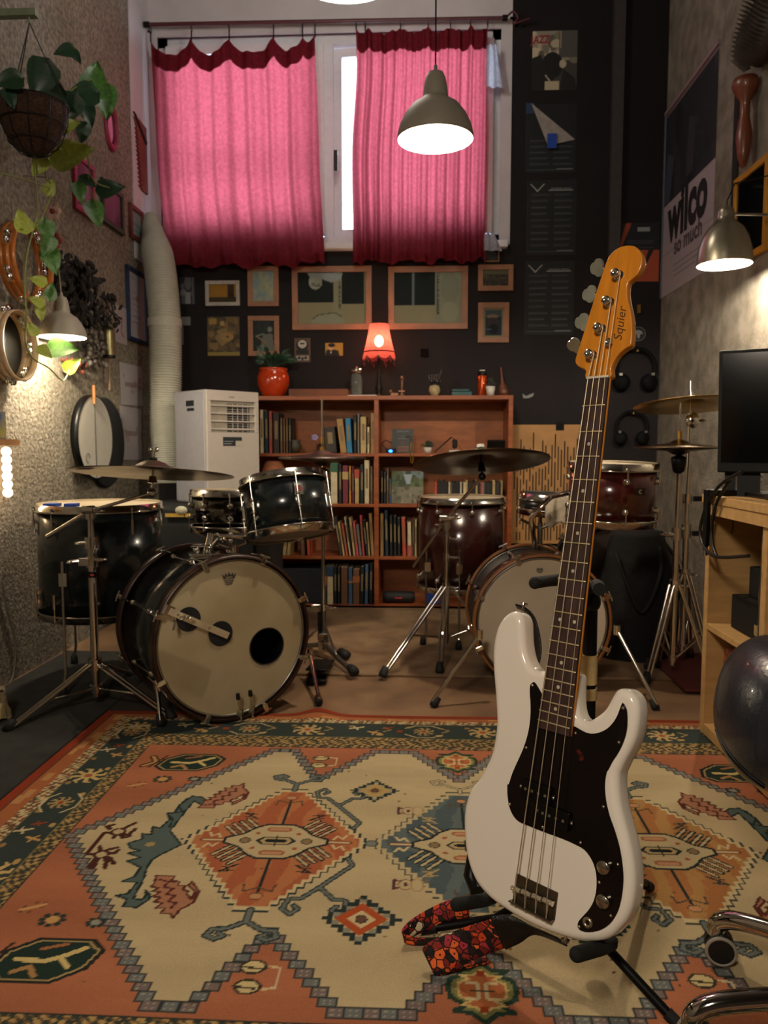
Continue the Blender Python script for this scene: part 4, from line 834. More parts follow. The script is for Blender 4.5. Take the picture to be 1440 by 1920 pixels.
# floor tom left
p = atY(190, 1045, 3.06); T = Tm((p.x, p.y, p.z))
ftl = drum('floor_tom', 'large black pearl floor tom with blue tape on its head by the left wall', T, .475, .425, bpearl, 10, rod='bow', a0=radians(-75))
blue = M('blue_tape', '#123f9c', .7)
for x0, x1 in ((86, 110), (125, 144)): a = atY(x0, 940, p.y-.15); b = atY(x1, 940, p.y-.15); part('tape_strip', MB().box(((a.x+b.x)/2, p.y-.15, p.z+.226), (b.x-a.x, .05, .012)), blue, ftl, label='blue tape strip')
for an in (-100, 20, 140):
    a = radians(an); x, y = p.x+.255*cos(a), p.y+.255*sin(a); m = MB(); m.tube([(x, y, p.z+.02), (x, y, .09), (x+.02*cos(a), y+.02*sin(a), .03)], .006, 8); m.box((x-.01*cos(a), y-.01*sin(a), p.z-.05), (.03, .03, .05)); lg = part('leg', m, chrome, ftl); part('rubber_foot', MB().lathe([(0, 0), (.016, 0), (.014, .03), (.006, .045)], 12, Tm((x+.02*cos(a), y+.02*sin(a), .009))), rubber, lg)
# snare on its stand
p = atY(437, 957, 3.25); T = along(p, Vector((.0, .03, 1)), (1, 0, 0))
sn = drum('snare_drum', 'chrome snare drum between the black floor tom and rack tom', T, .345, .155, M('chrome_shell', '#77756f', .1, 1), 10, rod='single', a0=radians(-80))
sc_ = Vector((p.x, p.y, 0)); fe = [(p.x+.2*cos(radians(a)), p.y+.2*sin(radians(a)), .0) for a in (30, 150, 270)]
ss = tripod('snare_stand', 'low chrome basket stand under the chrome snare drum', (p.x, p.y, .0), p.z-.16, fe, .26, .14)
for a in (40, 160, 280):
    a = radians(a); m = MB(); m.tube([(p.x, p.y, p.z-.16), (p.x+.15*cos(a), p.y+.15*sin(a), p.z-.115), (p.x+.186*cos(a), p.y+.186*sin(a), p.z-.10)], .006, 8); o = part('basket_arm', m, chrome, ss); part('rubber_grip', MB().cyl((p.x+.16*cos(a), p.y+.16*sin(a), p.z-.113), (p.x+.186*cos(a), p.y+.186*sin(a), p.z-.099), .009, seg=8), white, o)
# left ride cymbal on a boom stand
C = atY(287, 877, 2.72); cy, T = cymbal('ride_cymbal', 'dark bronze ride cymbal with black tape above the large black floor tom', C, (.02, .125, 1), .575, brz_d)
q = T.inverted() @ atY(181, 873, 2.55); rr_ = sqrt(q.x**2+q.y**2); Q = T @ Matrix.Rotation(atan2(-.16, -.20), 4, 'Z') @ Tm((.235, 0, -.0205)) @ Matrix.Rotation(radians(4.6), 4, 'Y'); part('tape_strip', MB(Q).box((0, 0, -.0015), (.05, .055, .0012)), patchm, cy, label='black tape strip')
cs = Vector(atZ(181, 1328, 0)); st1 = tripod('cymbal_stand', 'chrome boom cymbal stand in front of the large black floor tom', (cs.x, cs.y, 0), CAMH-(968-840)/FPX*cs.y, [atZ(12, 1374, 0), atZ(325, 1350, 0), (cs.x-.02, cs.y+.4, 0)], .165, .075, .0145)
tl = Vector((cs.x, cs.y, CAMH-(960-840)/FPX*cs.y)); Tc = T.inverted(); stem = T @ Vector((0, 0, -.09)); e0 = atY(88, 1007, cs.y)
m = MB(); m.tube([e0, tl], .0085, 10); m.tube([tl, stem], .006, 8); part('boom_arm', m, chrome, st1)
m = MB(); m.cyl(tl-Vector((0, 0, .03)), tl+Vector((0, 0, .01)), .018, seg=14); m.cyl(tl-Vector((.02, .015, -.005)), tl+Vector((.02, -.015, .005)), .016, seg=14); part('tilter', m, chrome, st1, bev=.002); wing(tl+Vector((.02, -.02, 0)), st1, (1, -.5, .2), 1.2)
m = MB(); m.cyl(stem, T @ Vector((0, 0, .06)), .0042, seg=8); m.cyl(T @ Vector((0, 0, -.055)), T @ Vector((0, 0, -.03)), .018, .012, seg=12); m.sph(stem, .017); part('tilter_stem', m, chrome, st1)
m = MB(); m.cyl(T @ Vector((0, 0, .027)), T @ Vector((0, 0, .036)), .014, seg=12); m.cyl(T @ Vector((0, 0, .012)), T @ Vector((0, 0, .021)), .012, seg=12); part('felt_washer', m, patchm, st1); wing(T @ Vector((0, 0, .042)), st1, T.to_3x3() @ Vector((0, 0, 1)))
mc = Vector((cs.x, cs.y, CAMH-(1058-840)/FPX*cs.y)); part('memory_lock', MB().cyl(mc-Vector((0, 0, .02)), mc+Vector((0, 0, .02)), .021, seg=14).box(mc+Vector((-.02, -.01, 0)), (.04, .03, .03)), chrome, st1, bev=.003); wing(mc+Vector((-.04, -.01, .0)), st1, (-1, -.3, 0), 1.3); wing(mc+Vector((.02, -.01, .008)), st1, (1, -.3, 0), 1.2)
part('label_band', MB().cyl(mc-Vector((0, 0, .058)), mc-Vector((0, 0, .036)), .0152, seg=14), black, st1); part('label_mark', MB().box(mc+Vector((.006, -.0145, -.047)), (.012, .003, .006)), M('red_mark', '#b5322a', .5), st1)
# hi-hat left
hh = Vector((-.435, 3.38, 0)); zc_ = CAMH-(851-840)/FPX*hh.y
fe = [atZ(652, 1240, .012), atZ(665, 1270, .012), (hh.x-.24, hh.y+.08, .012)]
st2 = thing('hi_hat_stand', 'chrome hi-hat stand with a foot pedal right of the holed bass drum', 'drum stand', (hh.x, hh.y, .012))
part('pull_rod', MB().cyl((hh.x, hh.y, .6), (hh.x, hh.y, CAMH+92/FPX*hh.y), .0038, seg=8), chrome, st2)
zz = CAMH-(1143-840)/FPX*hh.y; part('upper_tube', MB().cyl((hh.x, hh.y, zz), (hh.x, hh.y, zc_-.06), .008, seg=10), chrome, st2)
part('column', MB().cyl((hh.x, hh.y, .06), (hh.x, hh.y, zz+.01), .0125, seg=14), steel, st2); part('column_sleeve', MB().cyl((hh.x-.018, hh.y-.004, .10), (hh.x-.018, hh.y-.004, zz-.02), .008, seg=10), black, st2)
part('collar', MB().cyl((hh.x, hh.y, zz-.015), (hh.x, hh.y, zz+.015), .02, seg=14), chrome, st2); wing((hh.x+.02, hh.y-.01, zz), st2, (1, -.5, 0), 1.2); wing((hh.x-.02, hh.y-.01, zz+.01), st2, (-1, -.3, 0), 1.1)
part('hub', MB().cyl((hh.x, hh.y, .05), (hh.x, hh.y, .085), .026, seg=14).box((hh.x, hh.y-.01, .11), (.05, .03, .03)), chrome, st2, bev=.003)
for f in fe:
    f = Vector(f); a = Vector((hh.x, hh.y, .07)); o = part('leg', MB().tube([a, f+Vector((0, 0, .015))], .011, 8), steel, st2); part('brace', MB().tube([(hh.x, hh.y, .17), a.lerp(f, .5)], .006, 8), chrome, o); u = (a-f).normalized()
    part('rubber_foot', MB().lathe([(0, -.005), (.02, -.003), (.022, .015), (.015, .05), (0, .052)], 12, along(f+Vector((0, 0, .022)), u)), rubber, o)
pp = atZ(604, 1262, .02); part('foot_pedal', MB(along((pp.x-.01, pp.y, .05), (0, .12, 1))).bb((-.045, -.10, -.004), (.045, .16, .004)), matte, st2, bev=.006); part('pedal_base', MB().bb((pp.x-.05, pp.y-.12, .0135), (pp.x+.03, pp.y-.04, .028)), matte, st2, bev=.003)
cy2, T2 = cymbal('hi_hat_cymbal', 'upper hi-hat cymbal with violet sheen left of the shelf divider', Vector((hh.x, hh.y, zc_)), (0, -.01, 1), .385, brz_p)
cyb, T3 = cymbal('hi_hat_cymbal', 'lower hi-hat cymbal facing down under the violet sheen one', Vector((hh.x, hh.y, zc_-.035)), (0, .01, -1), .385, brz_d)
m = MB(); m.cyl((hh.x, hh.y, zc_+.012), (hh.x, hh.y, zc_+.03), .012, seg=12); m.cyl((hh.x, hh.y, zc_+.045), (hh.x, hh.y, zc_+.075), .008, seg=12); part('clutch', m, brass, st2)
m = MB(); m.lathe([(.008, -.14), (.015, -.13), (.016, -.10), (.03, -.085), (.03, -.075), (.008, -.06)], 14, Tm((hh.x, hh.y, zc_))); part('cymbal_seat', m, black, st2)
# ---- right kit
CR_ = atZ(1020, 1172, .272)
CR_ = Vector(((1020-790)/FPX*2.96, 2.96, .275))
sp = [((CR_.x-.255, CR_.y-.16, .265), atZ(811, 1326, .0)), ((CR_.x+.27, CR_.y-.06, .265), atZ(1231, 1332, .0))]
hdr = M('ivory_head', '#cdc2ae', .6, vary=.05, scale=3, c2='#b9ac96')
bdr, TR, hdr_ = bassdrum('bass_drum', 'small bass drum with amber maple hoop and ivory front head', CR_, radians(2), .262, .34, dkburg, whoop, hdr, spurs=sp, hoopw=.024)
q = onplane(TR, 1013, 1071); Q = TR @ Tm((q[0], q[1], -.0108)); m = MB(Q); m.prism([(-.013, .007), (-.006, .012), (0, .008), (.006, .012), (.013, .007), (.012, -.004), (0, -.010), (-.012, -.004)], 0, .0004); mk = part('head_emblem', m, M('grey_ink', '#5d5648', .7), bdr); text('lettering', 'tama', Q @ Tm((0, .0, .0006)), .009, hdr, mk, .0001)
p = atY(1147, 925, 3.0); T = along(p, Vector((.015, -.03, 1)), (1, 0, 0))
rt2 = drum('rack_tom', 'burgundy rack tom with chrome hoops right of the bass neck', T, .325, .215, burg, 6, bot=headw, rod='single', a0=radians(-86), badge=(radians(-66), .02, 'dark'))
m = MB(); m.tube([(p.x-.12, p.y+.12, p.z), (p.x-.22, p.y+.08, p.z-.02), (p.x-.30, p.y+.05, p.z-.1), (p.x-.27, CR_.y+.17, .545)], .011, 10); part('tom_arm', m, chrome, rt2)
p = atY(865, 1017, 3.78); T = along(p, Vector((0, .0, 1)), (1, 0, 0))
ft2 = drum('floor_tom', 'dark burgundy floor tom in front of the bookcase', T, .415, .43, dkburg, 8, top=headw, rod='single', a0=radians(-80))
for an in (-140, -95, 60):
    a = radians(an); x, y = p.x+.225*cos(a), p.y+.225*sin(a); m = MB(); m.tube([(x, y, p.z-.02), (x, y, .07), (x+.02*cos(a), y+.02*sin(a), .035)], .0055, 8); m.box((x-.008*cos(a), y-.008*sin(a), p.z-.1), (.028, .028, .045)); lg = part('leg', m, chrome, ft2); part('rubber_foot', MB().lathe([(0, 0), (.016, 0), (.014, .03), (.006, .045)], 12, Tm((x+.02*cos(a), y+.02*sin(a), .0125))), rubber, lg)
# ride cymbal and boom stand in front of the floor tom
C = atY(902, 858, 3.02); cy3, T = cymbal('ride_cymbal', 'large dark cymbal tilted on a boom before the burgundy floor tom', C, (-.05, .215, 1), .53, brz_d)
cs = Vector((.115, 3.42, .0)); zt = CAMH-(975-840)/FPX*cs.y
st3 = tripod('cymbal_stand', 'chrome boom cymbal stand in front of the burgundy floor tom', (cs.x, cs.y, .0125), zt, [atZ(717, 1270, .0125), (cs.x+.27, cs.y, .0125), atZ(824, 1262, .0125)], .33, .10, .0125)
tl = Vector((cs.x, cs.y, zt+.01)); stem = T @ Vector((0, 0, -.075)); dirb = (stem-tl).normalized(); e0 = tl-dirb*.36
e0 = atY(775, 1062, cs.y+.12); m = MB(); m.tube([e0, tl, stem], [.0085, .0085, .006], 10); part('boom_arm', m, chrome, st3)
m = MB(); m.cyl(tl-Vector((0, 0, .04)), tl+Vector((0, 0, .015)), .018, seg=14); m.cyl(tl-Vector((.03, .01, 0)), tl+Vector((.02, -.02, .0)), .014, seg=12); part('tilter', m, chrome, st3, bev=.002); wing(tl+Vector((.02, -.02, 0)), st3, (1, -.4, .3), 1.2)
m = MB(); m.cyl(stem, T @ Vector((0, 0, .05)), .0042, seg=8); m.sph(stem, .015); m.cyl(T @ Vector((0, 0, -.055)), T @ Vector((0, 0, -.02)), .016, .011, seg=12); part('tilter_stem', m, matte, st3)
m = MB(); m.cyl(T @ Vector((0, 0, .026)), T @ Vector((0, 0, .040)), .016, seg=12); part('felt_washer', m, M('green_felt', '#16332a', .95), st3); part('wing_nut', MB().cyl(T @ Vector((0, 0, .04)), T @ Vector((0, 0, .052)), .015, seg=12), white, st3)
for y in (1010, 1045): z = CAMH-(y-840)/FPX*cs.y; part('memory_lock', MB().cyl((cs.x, cs.y, z-.018), (cs.x, cs.y, z+.018), .018, seg=12), chrome, st3); wing((cs.x+.02, cs.y-.01, z), st3, (1, -.5, 0)); 
# small black drum with cloth behind the bass neck
p = atY(1040, 946, 3.45); T = along(p, Vector((.05, -.02, 1)), (1, 0, 0))
sd = drum('snare_drum', 'low black snare drum half hidden behind the bass neck', T, .30, .07, M('black_shell', '#0c0d10', .3, coat=.4), 6, top=M('dark_head', '#1a1b1d', .6), rod='long', a0=radians(-50))
def sstand(p, zt, name, label):
    t = thing(name, label, 'drum stand', (p.x, p.y, .0)); part('column', MB().cyl((p.x, p.y, .1), (p.x, p.y, zt-.03), .012, seg=12), steel, t)
    for a in (80, 200, 320):
        a = radians(a); o = part('leg', MB().tube([(p.x, p.y, .2), (p.x+.22*cos(a), p.y+.22*sin(a), .012)], .006, 8), steel, t)
        part('basket_arm', MB().tube([(p.x, p.y, zt-.06), (p.x+.1*cos(a), p.y+.1*sin(a), zt-.012)], .006, 8), steel, t)
    return t
pc = atY(1016, 990, 3.40); sstand(Vector((pc.x, 3.45, 0)), p.z-.05, 'snare_stand', 'steel stand under the low black snare drum left of the bass neck')
def cl(u, v): 
    q = atY(1022+u*44, 928+v*56+4*sin(u*7), 3.28); return (q.x, 3.27-.015*sin(u*9)-.02*v*(1-v), q.z)
m = MB(); m.sheet(cl, 14, 12); o = single('cloth', m, M('white_rag', '#b9ad98', .9, bump=.3, scale=40), 'white rag hanging over the low black snare drum', 'cloth')
s_ = o.modifiers.new('s', 'SOLIDIFY'); s_.thickness = .003
# dark bass drum standing behind with a black bag over it
C = atY(1160, 1080, 3.72); db, TD, h_ = bassdrum('bass_drum', 'dark brown bass drum behind the burgundy rack tom, with a white curved mark', Vector((C.x, C.y, .30)), radians(-4), .29, .32, M('dark_brown_shell', '#1c1411', .4), M('black_hoop', '#14110f', .5), M('dark_brown_head', '#2b1e18', .6), claws=6)
q = onplane(TD, 1182, 1022); Q = TD @ Tm((q[0], q[1], -.0108)) @ Matrix.Rotation(radians(-25), 4, 'Z'); part('curved_mark', MB(Q).lathe([(.011, 0), (.021, 0), (.021, .0006), (.011, .0006)], 24, None, False, radians(80), radians(290)), M('off_white_ink', '#a09680', .7), db)
def bag(u, v):
    a = u*2*pi; h = v; r = .15*(1-.35*h**3)*(1+.07*sin(3*a+5*h)+.04*sin(7*a+9*h)); return (.97+r*1.15*cos(a), 3.47+r*.72*sin(a), .0015+.58*h)
m = MB(); m.sheet(bag, 40, 24); m.f.append(tuple(24*41+i for i in range(40))); m.sm.append(True); bgm = M('black_nylon', '#070708', .85, bump=.5, scale=14); bo = single('gear_bag', m, bgm, 'slumped black nylon gear bag beside the right cymbal stands', 'bag')
part('carry_strap', MB().tube(catmull([(.85, 3.38, .50), (.89, 3.33, .36), (.96, 3.335, .24), (1.03, 3.335, .4), (1.04, 3.38, .52)], 5, False), .008, 8), M('black_webbing', '#151516', .8), bo)
# two stands at the right wall
def straight(c, ztop, name, label, feetang, rf, zc2):
    feet = [(c.x+rf*cos(radians(a)), c.y+rf*sin(radians(a)), c.z) for a in feetang]; t = tripod(name, label, c, ztop, feet, zc2, .10, .0125)
    return t
c1 = Vector((atY(1288, 950, 3.28).x, 3.28, .0205)); C = atY(1296, 752, 3.28); cy4, T4 = cymbal('crash_cymbal', 'bright brass coloured crash cymbal half hidden by the monitor', C, (-.02, .12, 1), .46, brz_b)
st4 = straight(c1, C.z-.05, 'cymbal_stand', 'right chrome cymbal stand by the concrete wall, holding the bright crash cymbal', (200, 300, 60), .17, .42)
m = MB(); m.cyl((c1.x, c1.y, C.z-.06), T4 @ Vector((0, 0, .085)), .004, seg=8); m.cyl(T4 @ Vector((0, 0, .022)), T4 @ Vector((0, 0, .038)), .011, seg=12); part('tilter_stem', m, chrome, st4)
m = MB(); z = CAMH-(790-840)/FPX*3.28; m.sph((c1.x+.012, c1.y, z), (.03, .018, .034)); part('tilter', m, chrome, st4); wing((c1.x+.035, c1.y, z), st4, (1, -.2, 0))
for y in (933, 997): z = CAMH-(y-840)/FPX*3.28; part('memory_lock', MB().cyl((c1.x, c1.y, z-.02), (c1.x, c1.y, z+.02), .02, seg=12), chrome, st4); part('wing_nut', MB().box((c1.x+.045, c1.y-.01, z), (.05, .012, .022)), black, st4, bev=.004)
c2 = Vector((atY(1270, 950, 3.12).x, 3.12, .0205)); st5 = straight(c2, CAMH+(840-838)/FPX*3.12, 'hi_hat_stand', 'chrome hi-hat stand left of the right cymbal stand by the concrete wall', (215, 330, 95), .16, .40)
zc2 = CAMH+(840-832)/FPX*3.12; cymbal('hi_hat_cymbal', 'upper dark hi-hat cymbal below the bright crash cymbal', Vector((c2.x, c2.y, zc2)), (0, 0, 1), .35, brz_d); cymbal('hi_hat_cymbal', 'lower dark hi-hat cymbal below the bright crash cymbal', Vector((c2.x, c2.y, zc2-.03)), (0, 0, -1), .35, brz_d)
part('pull_rod', MB().cyl((c2.x, c2.y, zc2-.02), (c2.x, c2.y, zc2+.16), .0035, seg=8), chrome, st5); part('cymbal_seat', MB().lathe([(.008, -.12), (.022, -.11), (.03, -.07), (.03, -.055), (.008, -.045)], 14, Tm((c2.x, c2.y, zc2))), black, st5); part('clutch', MB().cyl((c2.x, c2.y, zc2+.018), (c2.x, c2.y, zc2+.05), .010, seg=12), brass, st5)
z = CAMH-(1000-840)/FPX*3.12; wing((c2.x-.02, c2.y-.01, z), st5, (-1, -.2, 0), 1.3); part('memory_lock', MB().cyl((c2.x, c2.y, z-.02), (c2.x, c2.y, z+.02), .02, seg=12), chrome, st5)
# ------------------------------------------------------------------ curtains, pictures, bookcase, air conditioner
def clear_pane():
    m = bpy.data.materials.new('clear_pane'); m.use_nodes = True; nt = m.node_tree; N = nt.nodes; L = nt.links; N.remove(N['Principled BSDF'])
    t = N.new('ShaderNodeBsdfTransparent'); t.inputs[0].default_value = (.95, .97, .96, 1); g = N.new('ShaderNodeBsdfGlossy'); g.inputs['Roughness'].default_value = .02; f = N.new('ShaderNodeFresnel'); f.inputs[0].default_value = 1.5
    x = N.new('ShaderNodeMixShader'); L.new(f.outputs[0], x.inputs[0]); L.new(t.outputs[0], x.inputs[1]); L.new(g.outputs[0], x.inputs[2]); L.new(x.outputs[0], N['Material Output'].inputs[0]); return m
pane = clear_pane()
for o in bpy.data.objects:
    if o.name.startswith('pane') and o.type == 'MESH': o.data.materials[0] = pane
def cloth_mat(name, col, tr, mixf=.5, see=0):
    m = bpy.data.materials.new(name); m.use_nodes = True; nt = m.node_tree; N = nt.nodes; L = nt.links; N.remove(N['Principled BSDF'])
    d = N.new('ShaderNodeBsdfDiffuse'); t = N.new('ShaderNodeBsdfTranslucent'); x = N.new('ShaderNodeMixShader'); x.inputs[0].default_value = mixf
    tc = N.new('ShaderNodeTexCoord'); nz = N.new('ShaderNodeTexNoise'); nz.inputs['Scale'].default_value = 55; nz.inputs['Detail'].default_value = 6; L.new(tc.outputs['Object'], nz.inputs[0])
    for n, c in ((d, lin(col)), (t, lin(tr))):
        r = N.new('ShaderNodeValToRGB'); r.color_ramp.elements[0].position = .3; r.color_ramp.elements[1].position = .7
        r.color_ramp.elements[0].color = (*[q*.72 for q in c], 1); r.color_ramp.elements[1].color = (*c, 1); L.new(nz.outputs[0], r.inputs[0]); L.new(r.outputs[0], n.inputs[0])
    L.new(d.outputs[0], x.inputs[1]); L.new(t.outputs[0], x.inputs[2]); L.new(x.outputs[0], N['Material Output'].inputs[0])
    if see:
        tp = N.new('ShaderNodeBsdfTransparent'); x2 = N.new('ShaderNodeMixShader'); x2.inputs[0].default_value = see; tp.inputs[0].default_value = (1, .62, .55, 1)
        L.new(x.outputs[0], x2.inputs[1]); L.new(tp.outputs[0], x2.inputs[2]); L.new(x2.outputs[0], N['Material Output'].inputs[0])
    return m
cur_m = cloth_mat('crimson_cotton', '#86303c', '#d2606c', .5); hem_m = cloth_mat('crimson_double_hem', '#6e1f2e', '#8a2c38', .12)
YC = 4.715
def curtain(name, label, le, re, clips, zbot, folds, seed, sag=.06, ytop=62):
    """le/re: edge x as function of v; clips: u positions of the rings"""
    r = random.Random(seed); ph = [r.uniform(0, 6) for _ in range(4)]
    zt = zat(ytop, YC); zr_ = zat(41, YC); t = thing(name, label, 'curtain', ((le(1)+re(1))/2, YC, zbot), group='crimson window curtains')
    def top(u):
        for a, b in zip(clips[:-1], clips[1:]):
            if a <= u <= b: s = (u-a)/(b-a); return -min(sag, (b-a)*.42)*(4*s*(1-s))**.8
        return -.01
    def fn(u, v, dy=0, hem=1):
        uu = u+.006*sin(9*v+ph[0])*v+.012*sin(2*pi*u*2+ph[3])*v*(1-v); x = le(v)+(re(v)-le(v))*uu
        zb = zbot+.012*sin(u*23+ph[1])+.006*sin(u*61); z = zt+top(u)*(1-v)**2+(zb-zt)*v
        a = .014+.018*v; y = YC+a*(.6+.6*sin(5*u+ph[1])**2)*sin(2*pi*folds*(u+.05*sin(7*u+ph[3]))+ph[2]+.8*sin(3*v))+.007*sin(2*pi*folds*2.3*u+ph[0]+v*2)+.006*(1-v)*sin(40*u)
        if u > .80 and folds < 9: y -= .035*sin(pi*min(1, (u-.80)/.1)/2)*min(1, v*3)
        return (x, y+dy, z)
    m = MB(); m.sheet(lambda u, v: fn(u, v), 150, 70); part('cloth_panel', m, cur_m, t)
    m = MB(); m.sheet(lambda u, v: fn(u, v*.085, .004), 120, 5); part('top_hem', m, hem_m, t)
    m = MB(); m.sheet(lambda u, v: fn(u, .965+v*.035, .004), 120, 3); part('bottom_hem', m, cur_m, t)
    for c in clips:
        x, y, z = fn(c, 0); m = MB(); m.torus(.016, .0022, Tm((x, YC+.012, zr_), (0, pi/2, 0)), 16, 6); m.box((x, YC+.01, (z+zr_-.016)/2), (.007, .006, max(.02, zr_-.016-z+.012))); part('ring_clip', m, matte, t)
    return t
P_ = lambda x: atY(x, 300, YC).x
curtain('curtain', 'left crimson cotton curtain, wide and loosely scalloped between its clips', lambda v: P_(287+20*v-4*sin(pi*v)), lambda v: P_(592+16*v), [.0, .25, .48, .75, .925, 1.0], zat(494, YC), 6.5, 2, .085)
curtain('curtain', 'right crimson cotton curtain behind the big pendant lamp', lambda v: P_(668-9*v+3*sin(9*v)), lambda v: P_(912+1*v), [.0, .07, .34, .55, .72, .87, 1.0], zat(490, YC), 9.5, 5, .03, 50)
rodm = M('dark_red_pole', '#54262a', .45); a = atY(280, 46, YC+.012); b = atY(942, 34, YC+.012)
rd = thing('curtain_rod', 'dark red curtain pole above the window', 'curtain rod', a); part('pole', MB().cyl(a, b, .011, seg=12), rodm, rd)
for p, s in ((a, -1), (b, 1)):
    m = MB(); m.cyl(p, p+Vector((s*.03, 0, 0)), .017, seg=12); m.tube([p+Vector((s*.05, .0, 0)), p+Vector((s*.09, .05, .01)), (p.x+s*.09 if s > 0 else p.x-.02, YB-.003, p.z+.0)], .008, 8); part('bracket', m, matte, rd)
m = MB(); m.tube(catmull([b+Vector((.02, 0, .0)), b+Vector((.06, -.01, .03)), b+Vector((.09, 0, 0)), b+Vector((.07, 0, -.03)), b+Vector((.16, .0, -.005))], 5, False), .006, 8); part('finial', m, rodm, rd)
# white scraps of net beside the right curtain
net = cloth_mat('white_net', '#c9c9d6', '#dfe4f0', .5)
for (x0, x1, y0_, y1_, lb) in ((912, 944, 84, 164, 'white net scrap hanging right of the right curtain, near its top'), (908, 942, 438, 470, 'white net scrap on the right end of the window sill')):
    def fn(u, v): q = atY(x0+(x1-x0)*(u*(.55+.45*v)), y0_+(y1_-y0_)*v, 4.70); return (q.x, q.y+.012*sin(12*u+3*v), q.z)
    m = MB(); m.sheet(fn, 14, 14); single('net_scrap', m, net, lb, 'cloth')
# ---- pictures
def wallT(side, x, y, off=.0, rot=0):
    if side == 'B': p = atY(x, y, YB-off); T = frame(p, (1, 0, 0), (0, 0, 1), (0, -1, 0))
    elif side == 'L': p = atX(x, y, XL+off); T = frame(p, (0, 1, 0), (0, 0, 1), (1, 0, 0))
    else: p = atX(x, y, XR-off); T = frame(p, (0, -1, 0), (0, 0, 1), (-1, 0, 0))
    return T @ Matrix.Rotation(rot, 4, 'Z')
def rectwall(side, x0, y0, x1, y1, rot=0, off=0):
    """photo box -> wall transform at the box centre, width, height"""
    f = {'B': lambda x, y: atY(x, y, YB-off), 'L': lambda x, y: atX(x, y, XL+off), 'R': lambda x, y: atX(x, y, XR-off)}[side]
    yc = (y0+y1)/2; a = f(x0, yc); b = f(x1, yc); 
    if side != 'B':   # centre in depth is not the pixel centre
        k = (a.y+b.y)/2; xm_ = 790+FPX*((XL if side == 'L' else XR)/k); 
    else: xm_ = (x0+x1)/2
    c = f(xm_, yc); w_ = (b-a).length; h_ = (f(xm_, y0)-f(xm_, y1)).length
    T = wallT(side, xm_, yc, off, rot); return T, w_, h_
def pic(name, label, side, box, fw_=0, fmat=None, paint=None, base='#888888', res=.004, rot=0, cat='picture', th=.018, glassy=True, group=None, off=0.001):
    T, w_, h_ = rectwall(side, *box, rot=rot, off=off)
    t = thing(name, label, cat, mat4=T @ Tm((0, -h_/2, 0)), group=group)
    if fmat is not None:
        m = MB(T); f = fw_; m.bb((-w_/2, -h_/2, 0), (w_/2, -h_/2+f, th)); m.bb((-w_/2, h_/2-f, 0), (w_/2, h_/2, th)); m.bb((-w_/2, -h_/2+f, 0), (-w_/2+f, h_/2-f, th)); m.bb((w_/2-f, -h_/2+f, 0), (w_/2, h_/2-f, th)); part('frame', m, fmat, t, bev=.0015)
        part('backing', MB(T).bb((-w_/2+f*.9, -h_/2+f*.9, .001), (w_/2-f*.9, h_/2-f*.9, .006)), M('card_backing', '#5c5348', .9), t); iw, ih, z = w_-2*f, h_-2*f, .0065
    else:
        part('sheet', MB(T).bb((-w_/2, -h_/2, 0), (w_/2, h_/2, .0012)), M('paper_back', '#8f8a80', .9), t); iw, ih, z = w_, h_, .0016
    K_ = Canvas(iw, ih, res, base, -iw/2, -ih/2)
    if paint: paint(K_, iw, ih)
    K_.obj('print', t, T @ Tm((0, 0, z)))
    if fmat is not None and glassy: part('glass_pane', MB(T).bb((-iw/2, -ih/2, z+.003), (iw/2, ih/2, z+.0045)), pane, t)
    return t, T, w_, h_
def nrm(K_, w_, h_):
    X = lambda a: (a-.5)*w_; Y = lambda b: (.5-b)*h_        # normalised, y down
    class Q: pass
    q = Q(); q.r = lambda a, b, c, d, col: K_.rect(X(a), Y(d), X(c), Y(b), col); q.p = lambda P, col: K_.poly([(X(a), Y(b)) for a, b in P], col)
    q.e = lambda a, b, rx, ry, col: K_.ell(X(a), Y(b), rx*w_, ry*h_, col); q.l = lambda P, wd, col: K_.line([(X(a), Y(b)) for a, b in P], wd*h_, col); return q
rp_ = random.Random(11)
def blot(q, n, cols, x0=0, y0=0, x1=1, y1=1, r=.08):
    for _ in range(n): q.e(rp_.uniform(x0, x1), rp_.uniform(y0, y1), r*rp_.uniform(.3, 1), r*rp_.uniform(.3, 1.1), rp_.choice(cols))
def p_orange(K_, w_, h_): q = nrm(K_, w_, h_); q.r(0, 0, .68, .75, '#c08a2a'); q.r(.68, 0, .92, .8, '#4a2d1c'); q.r(.92, .2, 1, .7, '#b58a3a'); q.r(0, .72, 1, 1, '#4d3a20'); q.l([(.3, .3), (.3, .72)], .02, '#9a6a20')
pic('picture_frame', 'small white framed orange and brown photo left on the back wall', 'B', (386, 527, 450, 574), .022, M('white_frame', '#a9a49c', .6), p_orange, '#c08a2a')
def p_map(K_, w_, h_): q = nrm(K_, w_, h_); blot(q, 60, ['#c2bda0', '#a7b2b4', '#c9c29a', '#9daeb8', '#b3b9a0'], r=.16); q.l([(0, .3), (.4, .5), (1, .45)], .01, '#8f9a98'); q.l([(.5, 0), (.55, 1)], .01, '#a39a80')
pic('picture_frame', 'tall wooden frame with a pale map above the framed trumpet photo', 'B', (465, 500, 523, 575), .030, oakf, p_map, '#b3b7b0')
